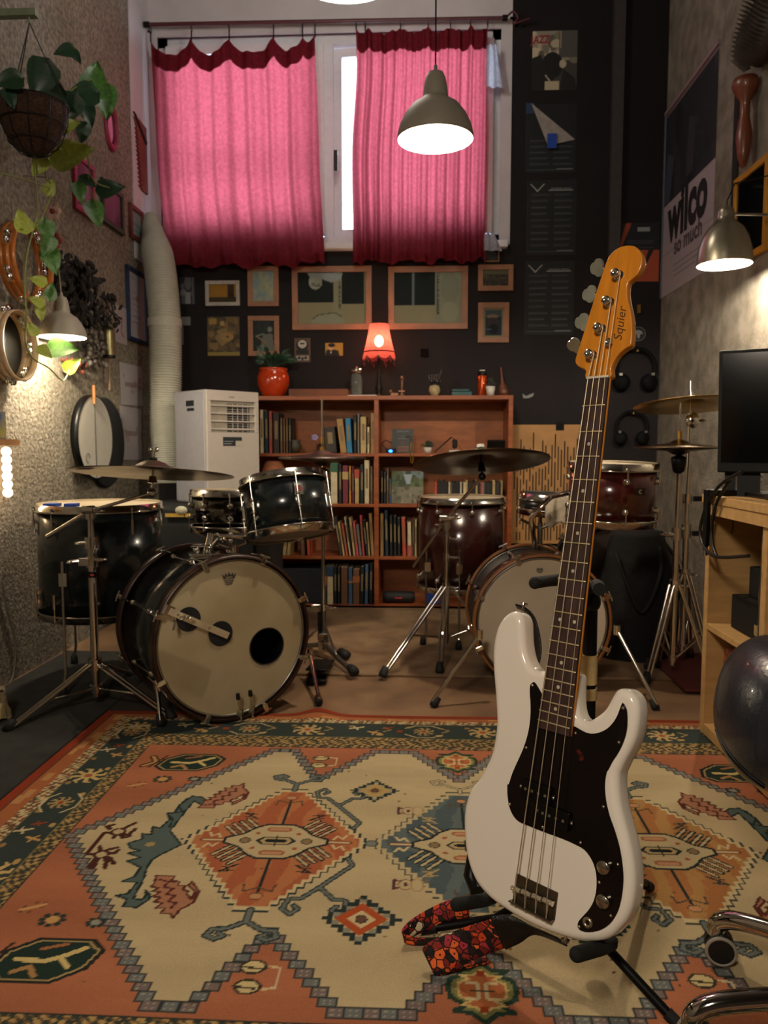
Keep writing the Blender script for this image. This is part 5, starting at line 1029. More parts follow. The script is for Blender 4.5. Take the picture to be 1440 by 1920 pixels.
def p_guit(K_, w_, h_):
    q = nrm(K_, w_, h_); blot(q, 70, ['#6b5636', '#4d4230', '#7d6640', '#5a4a30', '#3c352a'], r=.13); q.e(.47, .17, .08, .06, '#a58a58'); q.p([(.3, .35), (.6, .28), (.75, .6), (.45, .75), (.28, .6)], '#83704c')
    q.e(.62, .52, .2, .11, '#a07c44'); q.e(.62, .52, .05, .03, '#2c2218'); q.l([(.5, .48), (.15, .36)], .03, '#6b4e2c'); q.l([(.35, .38), (.5, .5), (.7, .6)], .05, '#8f7c58'); q.r(0, .9, 1, 1, '#8c7a3c'); q.r(.05, .05, .3, .2, '#9a7c3c')
pic('poster', 'unframed sepia print of a seated guitar player left on the back wall', 'B', (389, 594, 449, 667), 0, None, p_guit, '#5f4e34', cat='poster')
def p_trump(K_, w_, h_): q = nrm(K_, w_, h_); blot(q, 25, ['#1a242a', '#223036', '#151b20'], r=.2); q.e(.78, .28, .11, .09, '#8f8f8a'); q.p([(.45, .45), (.9, .4), (1, 1), (.3, 1)], '#7d7a78'); q.l([(.15, .5), (.6, .72)], .05, '#b98a6a'); q.l([(.15, .5), (.5, .42)], .04, '#9a9a94'); q.p([(.2, .85), (.5, .75), (.6, 1), (.2, 1)], '#8f8c88')
pic('picture_frame', 'wooden frame with a dark photo of a horn player behind the potted plant', 'B', (466, 593, 524, 668), .030, oakf, p_trump, '#1d272c')
def p_big1(K_, w_, h_):
    q = nrm(K_, w_, h_); q.r(0, 0, 1, .62, '#0f1518'); q.r(.52, 0, .64, 1, '#b9ab90'); q.r(.64, .62, 1, 1, '#b9a987'); q.r(0, .58, .52, 1, '#b5a586'); q.r(.97, 0, 1, 1, '#a09880'); q.e(.26, .18, .10, .15, '#c9c4b4'); q.p([(.13, 0), (.66, 0), (.64, .12), (.5, .2), (.3, .1), (.2, .12)], '#bfc0c4'); q.l([(.2, .21), (.33, .23)], .012, '#3b3b3a'); q.l([(.21, .25), (.32, .26)], .018, '#3b3b3a')
    q.e(.44, .97, .24, .19, '#b9b2a0'); q.l([(.22, .9), (.3, .82), (.55, .78), (.64, .86)], .02, '#6b6252'); q.l([(.615, .2), (.615, .7)], .045, '#6a655a')
    for k in range(14): q.r(.6, .2+.04*k, .63, .215+.04*k, '#b9ab90')
pic('picture_frame', 'left one of two large wooden frames, with a white label on black, above the lamp', 'B', (548, 500, 697, 619), .036, oakf, p_big1, '#0f1518', res=.005)
def p_big2(K_, w_, h_):
    q = nrm(K_, w_, h_); q.r(0, 0, .62, .66, '#121a1e'); q.r(0, .64, .62, 1, '#b7a98a'); q.r(.265, 0, .30, .64, '#8b9094'); q.r(.6, 0, 1, 1, '#aea896'); q.e(.82, .3, .14, .3, '#a39f8e'); q.e(.82, .78, .13, .2, '#b9b29a'); q.l([(.65, .05), (.65, .8)], .045, '#55524a')
    for k in range(15): q.r(.635, .05+.05*k, .665, .068+.05*k, '#aea896')
pic('picture_frame', 'right one of two large wooden frames, with pale speckled panel, above the shelf', 'B', (728, 500, 877, 618), .036, oakf, p_big2, '#121a1e', res=.005)
def p_land(K_, w_, h_): q = nrm(K_, w_, h_); q.r(0, 0, 1, .3, '#8b7c64'); q.r(0, .3, 1, 1, '#57514a'); blot(q, 30, ['#4a453e', '#6b6254', '#7a6d58'], y0=.3, r=.1)
pic('picture_frame', 'small landscape wooden frame at upper right with a grey crowd photo', 'B', (896, 497, 962, 546), .030, oakf, p_land, '#57514a')
def p_blue(K_, w_, h_): q = nrm(K_, w_, h_); q.r(0, 0, 1, 1, '#a99a7c'); q.r(.1, .05, .9, .95, '#34394a'); q.r(.1, .05, .9, .3, '#5a6570'); q.e(.45, .28, .3, .07, '#a98a7a'); q.e(.45, .45, .3, .14, '#4a3b44'); q.e(.5, .72, .25, .18, '#14161c'); q.r(.15, .7, .4, .75, '#5a6a8a')
pic('picture_frame', 'portrait wooden frame with a blue picture, right on the back wall', 'B', (896, 568, 954, 643), .034, oakf, p_blue, '#34394a')
pic('picture_frame', 'dark little picture half hidden by the right curtain hem', 'B', (908, 468, 936, 492), .008, M('gold_frame', '#8a6a42', .5), None, '#14181c')
def p_dark1(K_, w_, h_): q = nrm(K_, w_, h_); blot(q, 14, ['#2b2e33', '#55595e', '#777b80', '#17191c'], r=.25); q.r(.35, .55, .7, 1, '#7f8388'); q.r(.85, 0, .93, 1, '#5f6468')
pic('poster', 'dark grey photo strip just right of the white duct', 'B', (337, 520, 365, 570), 0, None, p_dark1, '#22262a', cat='poster')
pic('note', 'small grey paper note right of the duct joint ring', 'B', (340, 594, 357, 610), 0, None, None, '#777b7e', cat='note'); pic('note', 'pale blue grey paper below the note by the duct', 'B', (336, 612, 344, 646), 0, None, None, '#5b6468', cat='note')
def p_card(K_, w_, h_): q = nrm(K_, w_, h_); q.e(.5, .3, .38, .26, '#17191a'); q.e(.5, .25, .27, .17, '#b9b9b4'); q.r(.35, .2, .65, .25, '#222'+'222'); q.r(.1, .5, .9, .68, '#151719'); q.r(.1, .74, .9, .92, '#aaa69c'); q.e(.3, .82, .1, .07, '#2a2a2a'); q.e(.7, .82, .1, .07, '#2a2a2a'); q.e(.5, .86, .08, .08, '#2a2a2a')
pic('card', 'black and white card right of the potted plant on the wall', 'B', (552, 634, 582, 679), 0, None, p_card, '#5c4a40', cat='card', res=.003)
def p_card2(K_, w_, h_): q = nrm(K_, w_, h_); q.p([(0, 1), (.05, .6), (.25, .45), (.75, .6), (.8, 1)], '#141416'); q.e(.32, .38, .16, .2, '#c9a57c'); q.e(.36, .18, .2, .16, '#181512'); q.r(.3, .65, .36, .8, '#d0c8b8')
pic('card', 'small yellow card showing a dark haired figure, between plant and lamp', 'B', (610, 643, 643, 667), 0, None, p_card2, '#b08f3a', cat='card', res=.003)
m = MB(wallT('B', 796, 662)); m.box((0, 0, .008), (.05, .05, .016)); sw = single('wall_switch', m, M('matte_black', '#0b0b0b', .9, spec=.1), 'black wall switch right of the glowing table lamp', 'switch', bev=.003)
# posters on the dark wall, right of the window
def p_bw(K_, w_, h_):
    q = nrm(K_, w_, h_); q.r(0, 0, 1, .5, '#8d8576'); blot(q, 26, ['#b0a58c', '#5b564c', '#76705f', '#c2b69b'], y1=.5, r=.13); q.r(.6, 0, 1, .45, '#4e4c47'); q.e(.45, .58, .24, .22, '#0d0e0e'); q.p([(0, .45), (.2, .4), (.3, .7), (.5, .8), (.4, 1), (0, 1)], '#0f1010'); q.p([(.7, .65), (.95, .8), (1, 1), (.6, 1)], '#121313'); q.r(.28, .85, .6, 1, '#b5a98c'); q.e(.68, .56, .08, .07, '#b5a98c'); q.r(.62, .0, .64, .3, '#b5a98c'); q.l([(.3, .75), (.45, .9)], .02, '#bdb08f')
t, T, w_, h_ = pic('poster', 'black and white photo poster with a red title at the top right of the window', 'B', (998, 58, 1082, 169), 0, None, p_bw, '#3a3833', cat='poster'); red_i = M('red_ink', '#8a2a2c', .6); text('lettering', 'JAZZ', T @ Tm((-.085, h_/2-.05, .0022)), .062, red_i, t, .0002, sx=.8, bold=.002)
navy = '#0b0f12'
def rows(n0, n1, seed, c='#3a4244'):
    def f(K_, w_, h_):
        q = nrm(K_, w_, h_); r = random.Random(seed)
        for i in range(n0, n1):
            y = .17+.085*i
            for x in (.08, .55):
                q.r(x, y, x+.30+r.uniform(0, .08), y+.009, '#262d2f'); q.r(x, y+.016, x+.36+r.uniform(-.05, .04), y+.032, c); q.r(x, y+.042, x+.2, y+.048, '#20272a')
        q.r(.03, .955, .95, .96, '#4c5355'); q.r(.62, .94, .95, .952, '#6a7072')
    return f
inkp = M('pale_print', '#8d908e', .7)
for box, nn, sd, lab in (((988, 338, 1080, 478), (0, 9), 1, 'middle dark text poster with a white chevron mark, right of the window'), ((984, 490, 1076, 628), (0, 9), 2, 'lowest dark text poster with a white chevron mark, beside the bass headstock')):
    t, T, w_, h_ = pic('poster', lab, 'B', box, 0, None, rows(*nn, sd), navy, cat='poster', res=.0028); m = MB(T)
    for s in (-1, 1): m.prism([(s*.0, -.02), (s*.045, .028), (s*.036, .028), (0, -.009)][::s], .0020, .0024, Tm((-w_/2+.06, h_/2-.05, 0)))
    part('chevron_emblem', m, inkp, t); part('title_bar', MB(T).bb((-.02, h_/2-.062, .002), (w_/2-.02, h_/2-.057, .0024)), inkp, t); text('lettering', 'DRUMSTICK MODELS', T @ Tm((.055, h_/2-.05, .002)), .013, inkp, t, .0001)
t, T, w_, h_ = pic('poster', 'dark text poster with its upper corner folded down and blue tape', 'B', (986, 196, 1080, 324), 0, None, rows(4, 9, 3), navy, cat='poster', res=.0028)
q1, q2, q3 = [wallT('B', *p).translation for p in ((996, 194), (1078, 262), (1026, 276))]; m = MB(); dn = Vector((0, -.012, 0)); m.add([q1+dn*.3, q2+dn*.3, q3+dn*2], [(0, 1, 2)]); o = part('folded_corner', m, M('poster_back', '#98908a', .8), t, solid=.001)
part('tape_strip', MB(wallT('B', 1035, 264, .028)).box((0, 0, 0), (.055, .085, .002)), blue, t, label='blue tape strip'); part('tape_strip', MB(wallT('B', 994, 203, .003)).box((0, 0, 0), (.05, .06, .002)), M('dark_blue_tape', '#1c3550', .7), t)
plaster_spot = M('bare_plaster', '#b9a58c', .9)
def p_or(K_, w_, h_):
    q = nrm(K_, w_, h_); q.r(0, 0, 1, .47, '#10131a'); q.r(0, .47, 1, 1, '#a3482a'); q.p([(.16, 0), (.30, 0), (.05, .45), (0, .45)], '#a3482a'); q.p([(.72, .47), (.86, .47), (.62, .8)], '#10131a'); q.r(.45, .08, .75, .15, '#8c9094')
    for k in range(4): q.r(.2, .3+.04*k, .85, .308+.04*k, '#3d434c')
pic('poster', 'dark and orange poster behind the bass headstock', 'B', (1160, 418, 1236, 528), 0, None, p_or, '#10131a', cat='poster')
T = wallT('B', 1197, 626, .001); st = thing('sticker', 'round black sticker with a pale ring beside the headstock', 'sticker', mat4=T); part('disc', MB(T).cyl((0, 0, 0), (0, 0, .001), .045, seg=32), M('sticker_black', '#121414', .5), st); part('ring_print', MB(T).torus(.041, .0012, Tm((0, 0, .001)), 32, 4), inkp, st)
m = MB(T); m.prism([(-.022, .012), (-.006, .024), (.018, .018), (.028, .0), (.01, -.004), (.006, -.028), (-.006, -.022), (-.008, .0), (-.024, -.006)], .001, .0014); part('head_print', m, inkp, st)
T = wallT('B', 990, 745, .003, .2); m = MB(T); m.prism([(-.03, .03), (-.01, .01), (.04, .02), (.03, 0), (0, -.006), (-.03, .0)], 0, .004); single('badge_scrap', m, inkp, 'small shiny scrap on the wall above the slatted plywood panel', 'sticker')
T = wallT('B', 1195, 578, .0); m = MB(T); m.cyl((0, 0, 0), (0, 0, .03), .008, seg=10); m.box((0, -.01, .03), (.02, .05, .012)); hk = single('wall_hook', m, brass, 'small brass wall hook between headstock sticker and orange poster', 'hook')
# slatted acoustic panel
T, w_, h_ = rectwall('B', 952, 797, 1116, 1020, 0, .02); ap = thing('acoustic_panel', 'pale plywood acoustic panel with dark vertical slots behind the bass neck', 'panel', mat4=T @ Tm((0, -h_/2, 0)))
part('plywood_sheet', MB(T).bb((-w_/2, -h_/2, -.018), (w_/2, h_/2, 0)), M('plywood', '#b58650', .6, vary=.12, scale=7), ap); rs_ = random.Random(5); m = MB(T); slot = M('slot_dark', '#1a120b', .9)
for k in range(27):
    x = -w_/2+.02+k*(w_-.04)/26; y = h_/2-.03-.12*abs(sin(k*.9))-.05*rs_.random()
    while y > -h_/2+.06:
        L_ = rs_.uniform(.07, .26); y2 = max(-h_/2+.02, y-L_); 
        if abs(y+.5*h_*.15) > .02: m = MB(T); m.bb((x-.0035, y2, -.001), (x+.0035, y, .0008)); part('slot', m, slot, ap)
        y = y2-rs_.uniform(.02, .05)
part('tape_strip', MB(T).bb((.02, h_/2-.035, .001), (.07, h_/2+.015, .003)), patchm, ap)
# headphones hanging on the back wall
for (x, y, s, lab) in ((1192, 690, 1.0, 'black over-ear headphones hanging beside the headstock'), (1185, 800, .8, 'lower pair of black headphones hanging above the burgundy tom')):
    T = wallT('B', x, y, .05); hp_ = thing('headphones', lab, 'headphones', mat4=T @ Tm((0, -.12*s, 0)), group='headphones on the back wall'); m = MB(T); m.torus(.115*s, .013*s, None, 32, 8, radians(-40), radians(220)); part('headband', m, M('soft_black', '#060607', .8, spec=.2), hp_)
    for sx in (-1, 1): m = MB(T @ Tm((sx*.085*s, -.085*s, .0))); m.lathe([(0, -.03*s), (.045*s, -.028*s), (.052*s, -.01*s), (.045*s, .02*s), (.02*s, .03*s), (0, .03*s)], 20, Matrix.Rotation(sx*.5, 4, 'Y')); o = part('ear_cup', m, M('soft_black'), hp_); part('hinge', MB(T @ Tm((sx*.085*s, -.085*s, .0))).box((sx*.01, .045*s, .028*s), (.02*s, .016*s, .012*s)), steel, o)
    part('hanging_peg', MB(T).cyl((0, .10*s, -.05), (0, .10*s, .03), .006, seg=8), brass, hp_)
# ---- bookcase
BX0, BXM, BX1, BY0, BY1 = -1.04, -.262, .515, 4.50, 4.79
bc = thing('bookcase', 'low wide teak bookcase with two bays full of books', 'bookcase', ((BX0+BX1)/2, (BY0+BY1)/2, .013))
Zs = [.018, .310, .622, .919]; ZT = 1.253; bt_ = .022
for x in (BX0, BXM, BX1): part('upright', MB().bb((x-.013, BY0, .013), (x+.013, BY1, ZT-.024)), teak, bc, bev=.001)
part('top_board', MB().bb((BX0-.013, BY0-.004, ZT-.024), (BX1+.013, BY1, ZT)), teak, bc, bev=.0015); part('back_panel', MB().bb((BX0, BY1, .015), (BX1, BY1+.008, ZT-.01)), teakd, bc)
for x0, x1 in ((BX0+.013, BXM-.013), (BXM+.013, BX1-.013)):
    for i, z in enumerate(Zs):
        part('shelf', MB().bb((x0, BY0+.004, z-.018 if i else z-.003), (x1, BY1, z)), teak, bc, bev=.001)
ZB = CAMH
ORD = ['leftmost', 'second', 'third', 'fourth', 'fifth', 'sixth', 'seventh', 'eighth', 'ninth', 'tenth', 'eleventh', 'twelfth', 'thirteenth', 'fourteenth']
CN = {'w': '#c4b896', 'c': '#b39c68', 'k': '#15161a', 'n': '#1c2c3c', 'r': '#93392a', 'b': '#6c4a30', 'd': '#2a231e', 't': '#a07c48', 'u': '#2478a8', 'o': '#c08424', 'm': '#702633', 'p': '#b8484c', 'g': '#6f7072', 'e': '#2f4644', 's': '#3c5a80', 'x': '#b4482c'}
CNN = {'w': 'cream', 'c': 'tan', 'k': 'black', 'n': 'navy', 'r': 'red brown', 'b': 'brown', 'd': 'dark brown', 't': 'ochre', 'u': 'bright blue', 'o': 'orange yellow', 'm': 'maroon', 'p': 'pinkish red', 'g': 'grey', 'e': 'dark green', 's': 'steel blue', 'x': 'orange red'}
paperm = M('page_paper', '#b9ab8a', .9, vary=.1, scale=200, stretch=(200, 1, 1))
def book(x0, x1, top, zs, c, lean, label, group, dep=.17, band=None, YY=4.525):
    """x0,x1,top are photo pixels of the spine; lean is the shift of the foot to the right in pixels"""
    X0 = (x0-790)/FPX*YY; X1 = (x1-790)/FPX*YY; w_ = X1-X0-.0008; zt = CAMH-(top-840)/FPX*YY; h_ = zt-zs-.0006; L_ = lean/FPX*YY; an = atan2(L_, h_)
    hb = h_/cos(an)-w_*abs(sin(an)) if lean else h_
    xf = X0+L_; T = Matrix.Translation((xf+(w_/2)*cos(an), YY, zs+.0004+(w_/2)*abs(sin(an)))) @ Matrix.Rotation(-an, 4, 'Y'); hb = max(.06, hb)
    mt = M('book_'+CNN[c].replace(' ', '_'), CN[c], .6, vary=.15, scale=25)
    t = thing('book', label, 'book', mat4=T, group=group); m = MB(); t_ = min(.003, w_*.2)
    m.box((0, .0015, hb/2), (w_, .003, hb)); m.box((-w_/2+t_/2, dep/2, hb/2), (t_, dep, hb)); m.box((w_/2-t_/2, dep/2, hb/2), (t_, dep, hb)); part('cover', m, mt, t, local=True)
    part('page_block', MB().box((0, dep/2, hb/2), (w_-2*t_, dep-.006, hb-.006)), paperm, t, local=True)
    if band: a, b, cc = band; part('spine_label', MB().bb((-w_/2-.0003, -.0008, hb*(1-b)), (w_/2+.0003, .0004, hb*(1-a))), M('band_'+cc.strip('#'), cc, .6), t, local=True)
    elif w_ > .008: part('spine_title', MB().bb((-w_*.22, -.0006, hb*.35), (w_*.22, .0002, hb*.8)), M('faded_gilt' if c in 'knd' 'mesub' else 'brown_print', '#7d6c48' if c in 'kndmesub' else '#7a6244', .6), t, local=True)
def row(shelfname, zs, ox, oy, s, L_, group, dep=.17):
    for i, e in enumerate(L_):
        x0, x1, tp, c = e[:4]; lean = e[4] if len(e) > 4 else 0; band = e[5] if len(e) > 5 else None
        nm = '%s book, %s from the left on the %s' % (CNN[c], ORD[i], shelfname) if i else '%s book, leftmost on the %s' % (CNN[c], shelfname)
        book(ox+x0/s, ox+x1/s, oy+tp/s, zs, c, lean/s, nm, group, dep, band)
row('top left shelf', Zs[3], 480, 740, 6, [(10, 34, 410, 'c'), (38, 84, 170, 'w'), (90, 136, 180, 'n'), (140, 184, 185, 'r'), (188, 262, 205, 'd'), (266, 300, 262, 'b'), (302, 330, 262, 'b'), (332, 361, 262, 'b'), (363, 397, 262, 'd')], 'books on the top left shelf')
for i, e in enumerate([(760, 890, 360, 'd', 25), (900, 980, 270, 't', 50), (1000, 1068, 265, 'u', 22), (1098, 1138, 230, 'k'), (1141, 1170, 215, 'g'), (1173, 1246, 250, 'c'), (1249, 1283, 365, 'w'), (1287, 1338, 210, 't')]):
    nm = ['broad dark brown folder', 'leaning ochre book', 'bright blue leaning book', 'black book', 'thin grey book', 'wide tan book', 'short cream book', 'tall ochre book'][i]; book(480+e[0]/6, 480+e[1]/6, 740+e[2]/6, Zs[3], e[3], (e[4] if len(e) > 4 else 0)/6, nm+' in the group behind the left hi-hat', 'books on the top left shelf')
row('second left shelf', Zs[2], 480, 740, 6, [(785, 828, 950, 'd'), (835, 918, 765, 'w', 0, (0, .23, '#2c5c40')), (925, 967, 780, 'k'), (971, 1040, 795, 'm', 0, (.17, .37, '#a8905c')), (1043, 1075, 805, 'o'), (1079, 1105, 805, 'm'), (1109, 1164, 840, 'c', 0, (0, .26, '#a8402e')), (1170, 1214, 785, 'k'), (1218, 1279, 735, 'w'), (1283, 1318, 805, 'b'), (1321, 1345, 740, 't')], 'books on the second left shelf')
row('third left shelf', Zs[1], 560, 940, 6, [(385, 425, 180, 'd', 70), (432, 462, 235, 'c', 60), (470, 503, 255, 'x', 55), (505, 528, 180, 'w', 62), (537, 552, 190, 'k', 55), (557, 592, 185, 'c', 52), (600, 636, 230, 'p', 44), (641, 676, 270, 'g', 40), (682, 712, 160, 'p', 34), (716, 746, 215, 'k', 40), (754, 778, 240, 'c', 30), (784, 826, 135, 't', 30)], 'leaning books on the third left shelf')
row('bottom left shelf', Zs[0], 560, 940, 6, [(285, 306, 745, 'e', 0, (.25, .5, '#b0683a')), (308, 383, 745, 'w', 0, (0, .27, '#1d3a55')), (387, 425, 750, 'k'), (428, 465, 750, 'k'), (468, 550, 745, 'b', 0, (.0, .02, '#a09070')), (553, 603, 760, 's', 0, (.36, .42, '#b07a4a')), (606, 686, 775, 'b', 0, (.2, .38, '#a8643a')), (690, 738, 745, 'k', -8), (745, 788, 720, 's', -8), (795, 838, 705, 'k', -6), (843, 878, 705, 'd', -5)], 'books on the bottom left shelf')
row('second right shelf', Zs[2], 700, 740, 5.54, [(78, 108, 790, 'k'), (111, 135, 800, 'n'), (138, 164, 760, 'b'), (166, 187, 870, 's')], 'books on the second right shelf')
row('third right shelf', Zs[1], 560, 940, 6, [(917, 960, 140, 't'), (963, 1005, 100, 'n', 12), (1021, 1058, 165, 'k', 6), (1065, 1102, 165, 'k', 6), (1110, 1148, 190, 'k', 4), (1154, 1204, 185, 'x', 16), (1222, 1272, 235, 'w', 6, (.68, 1, '#a2544a')), (1282, 1302, 200, 'b'), (1306, 1336, 205, 'c'), (1345, 1400, 180, 'k')], 'books on the third right shelf')
# far lower left of the bookcase, seen between the drums
for e in ((478, 492, 1018, 'p', 0, Zs[1]), (494, 500, 1015, 'x', 3, Zs[1]), (504, 521, 1012, 'w', 0, Zs[1]), (532, 540, 1022, 'c', -6, Zs[1]), (542, 549, 1010, 'c', -8, Zs[1]), (560, 568, 1000, 'b', 2, Zs[1]), (570, 577, 1000, 'x', 4, Zs[1])):
    book(e[0], e[1], e[2]-30, e[5], e[3], e[4], '%s slim book seen under the black rack tom, near x %s of the shelf' % (CNN[e[3]], 'left end') if False else {478: 'pinkish slim book at the left end under the black rack tom', 494: 'orange slim book beside the pinkish one under the rack tom', 504: 'cream pamphlet under the middle of the black rack tom', 532: 'shorter leaning tan booklet under the black rack tom', 542: 'longer leaning tan booklet under the black rack tom', 560: 'thin brown book left of the left hi-hat rod', 570: 'thin orange red book left of the left hi-hat rod'}[e[0]], 'books on the third left shelf')
m = MB(); X0 = (520-790)/FPX*4.52; X1 = (600-790)/FPX*4.52; m.bb((X0, 4.53, Zs[0]+.001), (X1, 4.75, CAMH-(1070-840)/FPX*4.52)); single('storage_box', m, M('navy_card', '#141a24', .7), 'dark navy storage box on the bottom left shelf', 'box', bev=.003)
# compact discs
rc = random.Random(9); x = 815.0; i = 0
while x < 940 and i < 40:
    wd = rc.choice([3.1, 3.1, 3.1, 4.6, 6.2 if i % 9 == 5 else 3.1]); c = rc.choice(['w', 'k', 'k', 'c', 'g', 'd', 'k', 'w', 'b', 'x' if i % 5 == 0 else 'd', 'k'])
    X0 = (x-790)/FPX*4.56; X1 = (x+wd-.35-790)/FPX*4.56; h_ = .125+rc.choice([0, 0, .004, .012]); m = MB(); m.bb((X0, 4.56, Zs[2]+.0005), (X1, 4.68, Zs[2]+h_)); single('cd_case', m, M('book_'+CNN[c].replace(' ', '_')), '%s disc case, %s from the left of the disc row' % ({'w': 'cream', 'k': 'black', 'c': 'tan', 'g': 'grey', 'd': 'dark brown', 'b': 'brown', 'x': 'orange red'}[c], (ORD+['fifteenth', 'sixteenth', 'seventeenth', 'eighteenth', 'nineteenth', 'twentieth']+['twenty '+q for q in ('first', 'second', 'third', 'fourth', 'fifth', 'sixth', 'seventh', 'eighth', 'ninth')]+['thirtieth']+['thirty '+q for q in ('first', 'second', 'third', 'fourth', 'fifth', 'sixth', 'seventh', 'eighth', 'ninth')]+['fortieth'])[i]), 'cd', 'disc cases on the second right shelf'); x += wd; i += 1
# record sleeve stand-in: plain generic street scene colours
def p_lp(K_, w_, h_):
    q = nrm(K_, w_, h_); q.r(0, 0, 1, .35, '#6d8088'); blot(q, 40, ['#3c4a34', '#4f5c3e', '#5d6a48'], y0=.05, y1=.5, r=.14); q.p([(.38, .1), (.66, .1), (.58, .4), (.48, .4)], '#9aaab4'); q.r(0, .5, 1, 1, '#7d7a68'); blot(q, 25, ['#8e8a74', '#6d6a5a', '#57584a'], y0=.5, r=.1)
T = frame(Vector(((764-790)/FPX*4.56, 4.56, Zs[2]+.001)), (1, 0, 0), (0, .12, 1), (0, -1, .12)); lp = thing('record_sleeve', 'square record sleeve with a plain green and grey street scene', 'record', mat4=T); w_ = 60/FPX*4.56; part('sleeve', MB(T).bb((-w_/2, 0, -.004), (w_/2, w_, 0)), M('card_backing'), lp); K_ = Canvas(w_, w_, .004, '#55604a', -w_/2, 0); q_ = None
class _K: pass
K2 = Canvas(w_, w_, .004, '#55604a', -w_/2, -w_/2); p_lp(K2, w_, w_); K2.obj('print', lp, T @ Tm((0, w_/2, .0006)))
# objects on the shelves
def at(x, z, Y=4.62): return Vector(((x-790)/FPX*Y, Y, z))
def pot(name, label, c, prof, mat, cat, seg=28): return single(name, MB().lathe(prof, seg, Tm(c)), mat, label, cat, org=c)
pot('clay_pot', 'small dark clay pot beside the books on the top left shelf', at(551, Zs[3]+.001, 4.58), [(0, 0), (.028, 0), (.042, .025), (.044, .048), (.036, .066), (.040, .078), (.034, .078), (.032, .066), (.036, .04), (0, .01)], M('dark_clay', '#4a4032', .5, c2='#38342c', scale=12), 'pot')
c = at(597, Zs[3], 4.56); m = MB(); m.tube([c, c+Vector((-.01, 0, .05)), c+Vector((-.02, 0, .088))], .0012, 6)
fl_ = thing('paper_flower', 'small lilac flower beside the left hi-hat rod', 'flower', c); part('stem', m, M('thin_wire', '#2c3a24', .6), fl_); m = MB()
for k in range(5): a = k*2*pi/5; m.sph(c+Vector((-.022+.013*cos(a), -.004, .094+.011*sin(a))), (.010, .003, .008), 8, 5)
part('petals', m, M('lilac_petal', '#9088b8', .6), fl_)
# peach lampshade on the second shelf
c = at(512, Zs[2]+.001, 4.60); lmp = thing('table_lamp', 'peach coloured lampshade lamp on the second left shelf', 'lamp', c); part('lamp_base', MB().lathe([(0, 0), (.05, 0), (.052, .01), (.02, .03), (.012, .08), (.012, .15), (0, .15)], 20, Tm(c)), M('lamp_ceramic', '#c9bda8', .3), lmp); part('lamp_shade', MB().lathe([(.106, .095), (.048, .250), (.046, .250), (.104, .095)], 36, Tm(c)), cloth_mat('peach_shade', '#d08a66', '#d08a66', .3), lmp)
# black sign card with lettering
T = frame(at(755, Zs[3]+.002, 4.60), (1, 0, 0), (0, .1, 1), (0, -1, .1)); sg = thing('sign_card', 'black printed card with small lines of lettering on the top right shelf', 'card', mat4=T); part('card_board', MB(T).bb((-.063, 0, -.006), (.065, .142, 0)), M('slate_card', '#23282a', .5), sg)
for s_, z, sz, mm in (('COFFEE & JAM', .128, .012, inkp), ('since', .098, .008, inkp), ('MUSIC ROOM', .084, .009, inkp), ('OPEN', .064, .012, red_i), ('menu', .050, .009, red_i)): text('lettering', s_, T @ Tm((0, z, .0006)), sz, mm, sg, .0002)
for z, c_ in ((.036, '#a0763a'), (.028, '#8a3a2c'), (.020, '#8a3a2c'), (.012, '#a0763a')): part('print_line', MB(T).bb((-.03, z-.002, 0), (.035, z+.001, .0005)), M('ink'+c_.strip('#'), c_, .6), sg)
# brass hook ornament over the shelf edge
m = MB(); p = at(770, Zs[3], 4.485); m.tube(catmull([p+Vector((-.03, .09, .09)), p+Vector((-.01, .06, .10)), p+Vector((0, .03, .09)), p+Vector((0, -.0, .05)), p+Vector((0, -.002, -.04)), p+Vector((.008, -.002, -.055)), p+Vector((.014, -.002, -.04)), p+Vector((.014, -.002, .06))], 5, False), .0022, 6); single('brass_slide', m, brass, 'thin brass slide ornament hooked over the top right shelf', 'ornament')
# router with a blue light
c = at(733, Zs[3]+.001, 4.56); rt_ = thing('router', 'small black router with a glowing blue light on the top right shelf', 'router', c); part('case', MB().box(c+Vector((0, 0, .014)), (.06, .06, .026)), black, rt_, bev=.006); part('status_light', MB().sph(c+Vector((0, -.032, .012)), (.011, .006, .008)), M('blue_glow', '#1a5cff', emit=9), rt_)
part('cable', MB().tube(catmull([c+Vector((-.02, .02, .02)), c+Vector((-.05, 0, .05)), c+Vector((-.03, -.02, .075)), c+Vector((.0, .03, .06))], 5, False), .002, 6), black, rt_)
pl = thing('potted_plant', 'tiny bushy plant in a white pot on the top right shelf', 'plant', at(802, Zs[3]+.001, 4.56)); c = at(802, Zs[3]+.001, 4.56); part('pot', MB().lathe([(0, 0), (.020, 0), (.026, .034), (.023, .034), (.02, .028), (0, .028)], 20, Tm(c)), white, pl)
rr2 = random.Random(4); m = MB()
for k in range(90):
    a = rr2.uniform(0, 2*pi); e = rr2.uniform(.1, 1.4); r = rr2.uniform(.02, .042); d = Vector((cos(a)*cos(e), sin(a)*cos(e), sin(e))); p = c+Vector((0, 0, .032))+d*r; m.sph(p, (.006, .006, .003), 5, 3)
foli = M('dark_leaf', '#22402a', .5, vary=.4, scale=60); o = part('foliage', m, foli, pl); o['kind'] = 'stuff'
